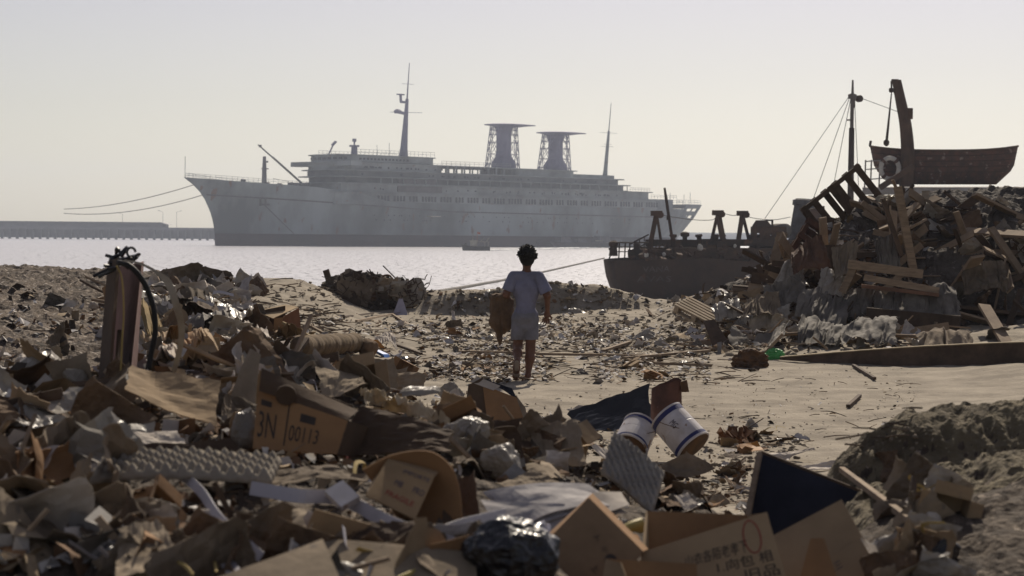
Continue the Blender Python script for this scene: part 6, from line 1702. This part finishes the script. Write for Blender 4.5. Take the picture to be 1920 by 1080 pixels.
# slope sheets, left
SL = [([(372, 548), (395, 541), (416, 560), (405, 572)], 29, M_PAPER, 'plump white bag sunlit near left skyline', 'plastic_bag'),
 ([(300, 572), (400, 562), (412, 585), (310, 590)], 28, M_CLOTH, 'long brown sacking strip near left skyline', 'sacking'),
 ([(265, 566), (330, 560), (345, 590), (270, 600)], 27, M_SHEET, 'grey shredded sheet right of pink girder', 'plastic_sheet'),
 ([(345, 615), (430, 595), (445, 625), (360, 640)], 24, M_SHEET, 'pale purple grey cloth hump on left slope', 'cloth_sheet'),
 ([(390, 590), (470, 575), (480, 600), (400, 612)], 25.6, M_PLAS, 'bright crumpled plastic left of square tan carton', 'plastic_sheet'),
 ([(430, 620), (500, 610), (510, 635), (440, 645)], 23.6, M_PAPER, 'torn white paper below square tan carton', 'paper_sheet'),
 ([(265, 640), (330, 630), (345, 655), (275, 665)], 21, M_CARDL, 'pale carton flap lying right of black hose', 'cardboard_sheet'),
 ([(270, 600), (300, 590), (312, 640), (282, 650)], 22, mat('yellow_brown_sack', (.27, .19, .08), .95, None, 5, .3), 'yellow brown sack slumped between girder and hose', 'cloth_sack'),
 ([(300, 655), (380, 640), (395, 665), (315, 680)], 19.5, M_CARD, 'brown carton lid half buried on left slope', 'cardboard_sheet'),
 ([(400, 645), (470, 635), (480, 660), (410, 672)], 20.2, M_PAPER, 'wide creased white sheet behind upright flap', 'paper_sheet'),
 ([(455, 660), (520, 650), (530, 678), (470, 690)], 18.4, M_PAPER, 'white paper pile just right of upright flap', 'paper_sheet'),
 ([(270, 690), (330, 672), (345, 692), (280, 700)], 16.5, M_PAPER, 'pale papers directly behind large cardboard sheet', 'paper_sheet'),
 ([(330, 690), (400, 670), (420, 695), (350, 705)], 15.8, M_CARDL, 'tan papers heaped behind large cardboard sheet', 'cardboard_sheet'),
 ([(500, 630), (560, 622), (570, 640), (510, 648)], 22.8, M_CARDL, 'tan board at foot of square carton', 'cardboard_sheet'),
 ([(320, 595), (420, 590), (430, 604), (330, 610)], 26.2, M_CARDD, 'long black board under green strip on left slope', 'board')]
for k, (q, d, m, lb_, nm) in enumerate(SL):
    tarp(q, [d + 1.0, d + 1.0, d - .8, d - .8], 300 + k, m, lb_, .2, nm)
strap([(336, 583, 26.5), (362, 588, 26.4), (385, 598, 26.2), (412, 602, 26.1)], .05, 'bright green plastic strip draped across black board on slope', M_GREEN, side=(.2, .6, .7), nm='plastic_strip')
for a_, b_, r_, lb_ in (((312, 503), (321, 528), .03, 'dark stake leaning on left skyline'), ((276, 510), (279, 530), .025, 'short dark stake close to pink girder'), ((540, 545), (560, 530), .05, 'short dark log end on crest of sandy mound'), ((452, 570), (478, 545), .03, 'dark stick lying against crest left of sandy mound')):
    MB().tube([P(*b_, 35 if a_[0] < 400 else 38), P(*a_, 35 if a_[0] < 400 else 38)], [r_, r_ * .4], 7).build('stake', M_WOODD, label=lb_, cat='stake')
# planks on the sand track
for k, (a_, b_, lb_) in enumerate((((860, 664), (1010, 666), 'long narrow plank lying behind the feet of the child'), ((1005, 668), (1240, 672), 'longest narrow plank lying right of the child'), ((1130, 662), (1182, 645), 'pale slanted board end lying right of the child'), ((1170, 676), (1330, 662), 'weathered plank lying in front of pile foot'), ((1180, 684), (1335, 690), 'thin grey lath on sand right of the child'), ((740, 650), (790, 668), 'short dark plank left of sack'), ((645, 598), (700, 590), 'thin dark pole on sand below scrap heap'), ((668, 606), (735, 592), 'yellowish pole on sand below scrap heap'), ((735, 592), (790, 628), 'grey plank sloping down from lilac panel'), ((575, 612), (608, 630), 'white lath on sand right of square carton'), ((1600, 690), (1640, 715), 'dark stick on sand near right edge'), ((1590, 768), (1612, 748), 'thin dark twig standing on sand at right'))):
    g_ = lambda x, y: min((abs(h1(P(x, y, d)[0], d) - P(x, y, d)[2]), d) for d in np.arange(13, 40, .1))[1]
    d0, d1 = g_(*a_), g_(*b_)
    plank(P(*a_, d0) + V(0, 0, .03), P(*b_, d1) + V(0, 0, .03), .06 if k < 4 else .035, .03, lb_, M_WOODD if 'dark' in lb_ else M_WOOD, nm='plank' if 'plank' in lb_ or 'board' in lb_ else 'stick')

# odd pieces caught in the dark scrap heap
rg = random.Random(55)
for k, (px, py, w_, m, nm, lb_) in enumerate(((668, 540, .35, M_CLOTH, 'cloth_rag', 'dark rag hanging on middle of scrap heap'), (705, 552, .3, M_RSTY, 'tin_sheet', 'rusty tin sheet stuck in scrap heap left of pale flakes'), (640, 575, .4, M_WOODD, 'board', 'dark board lying against left foot of scrap heap'), (735, 540, .3, M_CARDG, 'cardboard_sheet', 'grey card caught near crest of scrap heap'), (765, 552, .35, M_PLAS, 'plastic_sheet', 'pale torn plastic fluttering on right end of scrap heap'), (690, 580, .45, M_WOODD, 'board', 'dark plank slanting across face of scrap heap'), (780, 575, .3, M_CLOTH, 'cloth_rag', 'brown rag at right foot of scrap heap'), (660, 525, .25, M_RUST, 'iron_lump', 'black iron lump on crest of scrap heap left part'))):
    c = P(px, py, 41.2); a = rg.uniform(-.6, .6)
    ux = V(math.cos(a), -.2, math.sin(a)) * w_; uy = V(-math.sin(a), .3, math.cos(a)) * w_ * rg.uniform(.35, .7)
    Panel([c - ux + uy, c + ux + uy, c + ux - uy, c - ux - uy], seed=400 + k, amp=.25, n=9, fine=.06, tear=.1, res=(12, 14)).build(nm, m, thick=.02, label=lb_, cat=nm.split('_')[-1])
# ------------------------------------------------------------------ scattered rubbish
rg = random.Random(77)
KEEP = [(480, 725, 660, 872), (680, 850, 870, 985), (1000, 930, 1480, 1080), (1050, 715, 1360, 905), (1395, 845, 1660, 1030), (890, 965, 1040, 1080), (900, 905, 1190, 1000), (665, 735, 840, 835), (240, 685, 420, 815), (220, 845, 500, 915), (300, 880, 500, 1010), (480, 905, 960, 1010), (470, 570, 735, 690), (925, 630, 1075, 765), (1440, 640, 1740, 695), (1575, 480, 1740, 580), (1535, 380, 1670, 470), (1425, 370, 1550, 490)]
def free(px, py):
    m = 42 if py > 735 else 12
    return not any(a < px < c and b < py < d + m for a, b, c, d in KEEP)
def proto(name, mbs, m, smooth=False):
    o = mbs.build(name, m, smooth=smooth)
    COL.objects.unlink(o)
    o.location = (0, 0, 0)
    return o
def centred(mb):
    v = np.concatenate(mb.v); c = v.mean(0)
    mb.v = [x - c for x in mb.v]
    return mb
KIND = {}
def variants(key, fn, mats, n, smooth=False, nm=None):
    KIND[key] = []
    for mname, m in mats:
        for k in range(n):
            mb = MB(); fn(mb, random.Random(hash_(key + mname) + k), k)
            mb = centred(mb)
            vs = np.concatenate(mb.v)
            me = bpy.data.meshes.new(nm or key); me.from_pydata(vs.tolist(), [], mb.f); me.materials.append(m)
            if smooth: me.polygons.foreach_set('use_smooth', np.ones(len(me.polygons), dtype=bool))
            me.update()
            KIND[key].append((mname, me))
def hash_(s): return sum((i + 1) * ord(c) for i, c in enumerate(s)) % 9973
def f_sheet(w_, h_, th, amp, n=7, fine=.03, tear=.07, bend=.2):
    def f(mb, r, k):
        a, b = w_ * r.uniform(.6, 1.3), h_ * r.uniform(.6, 1.3)
        Panel([V(-a, b, 0), V(a, b, 0), V(a, -b, 0), V(-a, -b, 0)], seed=r.randint(1, 9999), amp=amp, n=n, fine=fine, tear=tear, bu=r.uniform(-bend, bend), bv=r.uniform(-bend, bend), res=(11, 13)).into(mb, th)
    return f
def f_blob(r0, amp, fq, sub=3, fl=(1, .8, .6)):
    def f(mb, r, k):
        vs, fs = blob((0, 0, 0), (r0 * fl[0], r0 * fl[1], r0 * fl[2]), r.randint(1, 999), amp, fq, sub); mb.add(vs, fs)
    return f
def f_stick(L, wd):
    def f(mb, r, k):
        l = L * r.uniform(.5, 1.4)
        if k % 2: mb.beam(V(-l / 2, 0, 0), V(l / 2, 0, 0), wd * r.uniform(.6, 1.6), wd * .35)
        else: mb.tube(spline([V(-l / 2, 0, 0), V(-l / 6, r.uniform(-.05, .05), 0), V(l / 5, r.uniform(-.05, .05), r.uniform(0, .04)), V(l / 2, 0, 0)], 12), wd * .3, 6)
    return f
def f_ribbon(L, wd):
    def f(mb, r, k):
        p = spline([V(i * L / 5, r.uniform(-.1, .1) * L, r.uniform(-.08, .12) * L) for i in range(6)], 26)
        mb2 = ribbon(p, wd, (0, .6, .8), .002); mb.v += mb2.v; mb.f += mb2.f; mb.mi += mb2.mi; mb.n += mb2.n
    return f
def f_can(mb, r, k):
    mb.lathe((0, 0, -.06), (0, 0, 1), [(0, .034), (.004, .037), (.03, .035 - .006 * r.random()), (.06, .03 + .006 * r.random()), (.1, .035), (.12, .037), (.122, .033), (.118, .031)], 16, sx=r.uniform(.5, 1))
def f_bottle(mb, r, k):
    mb.lathe((0, 0, -.12), (0, 0, 1), [(0, .03), (.004, .04), (.06, .041), (.1, .037), (.14, .041), (.17, .036), (.21, .014), (.235, .013), (.236, .016), (.25, .016)], 14)
def f_carton(mb, r, k):
    a, b, c = [x * r.uniform(.7, 1.2) for x in (.13, .10, .08)]
    sk = r.uniform(-.04, .04)
    bot = [V(-a, -b, -c), V(a, -b, -c), V(a, b, -c), V(-a, b, -c)]; top = [x + V(sk, sk * .6, 2 * c) for x in bot]
    for i in range(4):
        j = (i + 1) % 4
        Panel([top[i], top[j], bot[j], bot[i]], seed=r.randint(1, 999), amp=.03, n=3, res=(5, 6)).into(mb, .004)
        if r.random() < .8:
            o = unit((top[i] + top[j]) / 2 - V(sk, sk * .6, c)); e = (o * V(1, 1, 0) + V(0, 0, r.uniform(-.3, .8))) * b * .8
            Panel([top[i] + e, top[j] + e, top[j], top[i]], seed=r.randint(1, 999), amp=.03, n=3, res=(4, 5)).into(mb, .004)
    Panel([bot[0], bot[1], bot[2], bot[3]], res=(3, 3)).into(mb, .004)
variants('cardboard_piece', f_sheet(.15, .11, .005, .16, 8, .03), [('brown', M_CARD), ('pale tan', M_CARDL), ('grey', M_CARDG), ('damp dark', M_CARDD)], 4)
variants('paper_sheet', f_sheet(.12, .09, .0015, .26, 9, .05), [('white', M_PAPER), ('grey printed', M_NEWS)], 6)
variants('plastic_scrap', f_sheet(.13, .10, .0015, .36, 11, .09), [('cloudy', M_PLAS), ('grey', M_SHEET)], 5)
variants('cloth_rag', f_sheet(.15, .12, .004, .36, 10, .10), [('dirty brown', M_CLOTH), ('burlap', M_SACK)], 4)
variants('crumpled_paper', lambda mb, r, k: mb.add(*film((0, 0, 0), (.06, .05, .045), r.randint(1, 999), 22, .2, 4)), [('white', M_PAPER)], 4)
variants('plastic_bag', lambda mb, r, k: mb.add(*film((0, 0, 0), (.1, .08, .06), r.randint(1, 999), 16, .2, 4)), [('cloudy', M_PLAS), ('black', M_BLACK)], 3)
variants('stick', f_stick(.55, .035), [('pale', M_WOOD), ('dark', M_WOODD)], 4)
variants('plastic_strip', f_ribbon(.5, .022), [('grey', M_STRAP), ('tan', M_STRAW)], 3)
variants('crushed_can', f_can, [('rusty', M_RSTY)], 3, False)
variants('plastic_bottle', f_bottle, [('cloudy', M_PLAS)], 1, True)
variants('plank', lambda mb, r, k: mb.beam(V(-.5, 0, 0), V(.5, 0, r.uniform(-.05, .05)), r.uniform(.06, .13), .025), [('weathered', M_WOOD), ('dark', M_WOODD)], 3)
variants('small_carton', f_carton, [('brown', M_CARD), ('tan', M_CARDL)], 3)
CATS = {'cardboard_piece': 'cardboard', 'paper_sheet': 'paper', 'plastic_scrap': 'plastic', 'cloth_rag': 'rag', 'crumpled_paper': 'paper', 'plastic_bag': 'bag', 'stick': 'stick', 'plastic_strip': 'strip', 'crushed_can': 'can', 'plastic_bottle': 'bottle', 'small_carton': 'carton', 'plank': 'plank'}
ADJ = {'cardboard_piece': 'bent {} cardboard piece', 'paper_sheet': 'creased {} paper sheet', 'plastic_scrap': 'crumpled {} plastic scrap', 'cloth_rag': 'crumpled {} rag', 'crumpled_paper': 'balled up {} paper', 'plastic_bag': 'puffed {} plastic bag', 'stick': 'loose {} stick', 'plastic_strip': 'curled {} strip', 'crushed_can': 'crushed {} can', 'plastic_bottle': 'empty {} plastic bottle', 'small_carton': 'small open {} carton', 'plank': 'broken {} plank'}
def spots(n, boxes, only=None):
    """n random places on the ground that the photograph shows inside the boxes"""
    o = []
    for t in range(n * 6):
        if len(o) >= n: break
        b = boxes[rg.randrange(len(boxes))]
        x, y = rg.uniform(b[0], b[2]), rg.uniform(b[1], b[3])
        if only and not only(x, y): continue
        d = gdepth(x, y)
        if d is None: continue
        o.append(P(x, y, d * rg.uniform(.995, 1.005)))
    o = np.array(o)
    o[:, 2] = htop(o[:, 0], o[:, 1])
    return o
def scatter(zone, n, box, weights, scale=(1, 1), lift=.03, tilt=.6, only=None, stand=.0):
    keys = list(weights); tot = sum(weights.values())
    for c in spots(n, [box], only):
        c[2] += lift * rg.uniform(.3, 1.6)
        x = rg.random() * tot
        for key in keys:
            x -= weights[key]
            if x <= 0: break
        mname, me = rg.choice(KIND[key])
        o = bpy.data.objects.new(key, me); COL.objects.link(o)
        o.location = tuple(c)
        if rg.random() < stand: o.rotation_euler = (math.pi / 2 - rg.uniform(-.1, .55), rg.gauss(0, .5), rg.gauss(0, .7))
        else: o.rotation_euler = (rg.gauss(0, tilt), rg.gauss(0, tilt), rg.uniform(0, 6.28))
        s_ = rg.uniform(*scale); o.scale = (s_, s_, s_)
        g = ADJ[key].format(mname) + ' ' + zone
        tag(o, g, CATS[key], g.replace(' a ', ' ').replace('piece', 'pieces'))
W_NEAR = dict(cardboard_piece=5, paper_sheet=2.5, plastic_scrap=4, cloth_rag=6, crumpled_paper=1.2, plastic_bag=1.2, stick=2.5, plastic_strip=3, crushed_can=.6, plastic_bottle=.5, small_carton=1.2)
W_SLOPE = dict(cardboard_piece=2, paper_sheet=10, plastic_scrap=5, cloth_rag=3, crumpled_paper=1.5, plastic_bag=.8, stick=2, plastic_strip=1, crushed_can=.5, small_carton=.5)
scatter('lying low among cartons of near heap', 150, (220, 830, 1180, 1110), W_NEAR, (.4, .85), .02, .4, free, .75)
scatter('along crest of near heap', 80, (220, 700, 1100, 870), W_NEAR, (.45, .85), .03, .5, free, .65)
scatter('near paint buckets at edge of sand', 40, (1060, 800, 1500, 960), W_NEAR, (.3, .6), .01, .4, free)
scatter('near right end of heap foot', 50, (1180, 880, 1780, 1110), W_NEAR, (.4, .7), .01, .4, free, .7)
scatter('on upper left slope behind near heap', 190, (225, 535, 480, 640), W_SLOPE, (.9, 1.9), .03, .42, free, .4)
scatter('on lower left slope behind near heap', 150, (225, 630, 620, 735), W_SLOPE, (.6, 1.2), .03, .42, free, .35)
scatter('on sandy ground between slope and child', 60, (560, 610, 900, 700), W_SLOPE, (.35, .7), .02, .3, free)
scatter('on far right of the sandy track', 40, (1000, 640, 1420, 720), W_SLOPE, (.4, .8), .02, .3, free)
scatter('on shore berm behind the child', 40, (800, 560, 1300, 640), W_SLOPE, (.6, 1.2), .03, .4)
scatter('on lower part of tall right pile', 110, (1300, 560, 1760, 650), dict(plastic_scrap=6, cloth_rag=4, cardboard_piece=2, paper_sheet=3, stick=5, plank=6), (.6, 1.2), .05, .5, free, .5)
scatter('on upper part of tall right pile', 140, (1440, 390, 1700, 575), dict(plastic_scrap=2, cloth_rag=4, stick=5, plank=12), (.6, 1.4), .06, .7, free, .5)
scatter('on heap beyond girder', 70, (-60, 560, 225, 1060), {**W_NEAR, 'small_carton': .2}, (.6, 1.1), .04, .6, None, .5)
scatter('on far end of right pile', 30, (1740, 420, 1990, 640), dict(plastic_scrap=2, cloth_rag=3, stick=5, plank=8), (1.0, 2.0), .08, .7)

scatter('in dirt between paint buckets and navy panel', 34, (1235, 878, 1400, 950), dict(cloth_rag=6, cardboard_piece=3, paper_sheet=2, plastic_scrap=3, crushed_can=1), (.3, .6), .01, .5)
scatter('high on the right shoulder of right pile', 70, (1640, 385, 1990, 520), dict(plank=10, cloth_rag=3, stick=5, plastic_scrap=2), (.7, 1.6), .06, .7, None, .4)
scatter('strewn over the trodden path by the child', 40, (760, 600, 1330, 720), dict(paper_sheet=5, cardboard_piece=3, plastic_scrap=3, stick=4, cloth_rag=2), (.35, .7), .01, .25, free)

# fine litter, twigs and clods that nobody could count
_cl = fbm(np.stack([np.repeat(np.arange(-10, 75), 60) * .45, np.tile(np.arange(25, 85), 85) * .62, np.zeros(85 * 60)], 1), 3, 91).reshape(85, 60)
def drift(px, py):
    """litter gathers in drifts"""
    i, j = int(px / 28) + 10, int(py / 14) - 25
    return not (0 <= i < 85 and 0 <= j < 60) or _cl[i, j] + rg.uniform(-.25, .25) > -.02
def flakes(n, boxes, size, mi_w, mb, tilt=.5):
    for c in spots(n, boxes, drift):
        c[2] += rg.uniform(.002, .02)
        s_ = rg.uniform(*size) * rg.choice((.5, .7, 1, 1, 1.5))
        R = rotmat(rg.gauss(0, tilt), rg.gauss(0, tilt), rg.uniform(0, 6.3)) * s_
        q = np.array([(-1, -.6, 0), (0, -.7 + rg.uniform(-.3, .3), rg.uniform(-.3, .5)), (1, -.6, 0), (-1, .6, rg.uniform(-.2, .2)), (rg.uniform(-.2, .2), .7, rg.uniform(-.2, .6)), (1, .6, rg.uniform(-.3, .3))]) * V(1, rg.uniform(.4, 1), 1)
        mb.add(q @ R.T + c, [(0, 1, 4, 3), (1, 2, 5, 4)], rg.choices(range(len(mi_w)), mi_w)[0])
LM = [mat('litter_white', (.66, .62, .58), .8, None, 9, 0), mat('litter_tan', (.36, .27, .17), .9, None, 9, 0), mat('litter_grey', (.30, .28, .26), .8, None, 9, 0), mat('litter_dark', (.07, .055, .045), .9, None, 9, 0), mat('litter_brown', (.19, .11, .06), .9, None, 9, 0)]
mb = MB()
flakes(3600, [(225, 600, 620, 735), (225, 525, 460, 640)], (.025, .08), (4, 3, 3, 3, 2), mb)
flakes(5600, [(560, 590, 1330, 720), (640, 610, 1250, 715)], (.012, .045), (5, 3, 2, 2, 2), mb, .3)
flakes(500, [(800, 550, 1330, 640)], (.02, .06), (3, 3, 2, 2, 2), mb)
flakes(260, [(1000, 690, 1720, 800)], (.006, .022), (4, 2, 2, 3, 2), mb, .3)
flakes(1200, [(1280, 400, 1740, 660)], (.03, .10), (2, 3, 4, 4, 3), mb, .7)
flakes(1300, [(220, 740, 1180, 1075), (220, 740, 900, 900)], (.012, .045), (2, 3, 3, 4, 4), mb, .7)
flakes(700, [(1050, 780, 1480, 1000)], (.006, .03), (2, 3, 2, 3, 3), mb, .6)
flakes(900, [(-80, 540, 225, 1070), (-80, 540, 225, 1070)], (.02, .07), (3, 3, 3, 3, 3), mb, .6)
mb.build('loose_litter', LM, kind='stuff')
mb = MB()
for n_, b, L0, r_ in ((500, (225, 530, 640, 735), .3, .009), (420, (600, 590, 1420, 720), .28, .006), (260, (1280, 420, 1740, 660), .5, .014), (200, (220, 760, 1200, 1070), .15, .003), (60, (1200, 700, 1720, 850), .14, .004)):
    for k, c in enumerate(spots(n_, [b])):
        c[2] += .015
        a = rg.uniform(0, 6.3); l = L0 * rg.uniform(.4, 1.5); d_ = V(math.cos(a), math.sin(a), rg.gauss(0, .15))
        mb.tube([c - d_ * l / 2, c + V(rg.uniform(-.05, .05) * l, rg.uniform(-.05, .05) * l, .03 * l), c + d_ * l / 2], [r_, r_ * .9, r_ * .5], 4, mi=k % 2)
mb.build('dry_twigs', [M_WOOD, M_WOODD], kind='stuff')
mb = MB()
ico = [blob((0, 0, 0), (1, 1, .7), s_, 1.1, 1.6, 2, True) for s_ in range(8)]
for n_, b, s0, s1 in ((300, (420, 535, 640, 620), .006, .04), (1100, (780, 545, 1330, 660), .008, .04), (500, (1000, 680, 1720, 860), .003, .012), (420, (1240, 820, 1500, 940), .004, .020), (500, (1260, 540, 1720, 670), .01, .06)):
    for c in spots(n_, [b]):
        vs, fs = rg.choice(ico); s_ = s0 + (s1 - s0) * rg.random() ** 3
        mb.add(vs @ rotmat(0, 0, rg.uniform(0, 6)).T * s_ + c, fs)
mb.build('earth_clods', mat('earth_clod', (.27, .225, .165), .95, (.16, .13, .10), 6, .3), kind='stuff', smooth=True)
# ------------------------------------------------------------------ haze over the harbour
hz = MB(); hz.box((0, 1350, 40), (5200, 2800, 96))
vm = bpy.data.materials.new('haze'); vm.use_nodes = True
vm.node_tree.nodes.clear()
_o = vm.node_tree.nodes.new('ShaderNodeOutputMaterial'); _v = vm.node_tree.nodes.new('ShaderNodeVolumePrincipled')
_v.inputs['Color'].default_value = (.74, .82, 1.0, 1)
_v.inputs['Density'].default_value = HAZE
_v.inputs['Anisotropy'].default_value = 0.35
vm.node_tree.links.new(_v.outputs[0], _o.inputs['Volume'])
hz.build('haze', vm, kind='stuff', origin=(0, 0, 0))
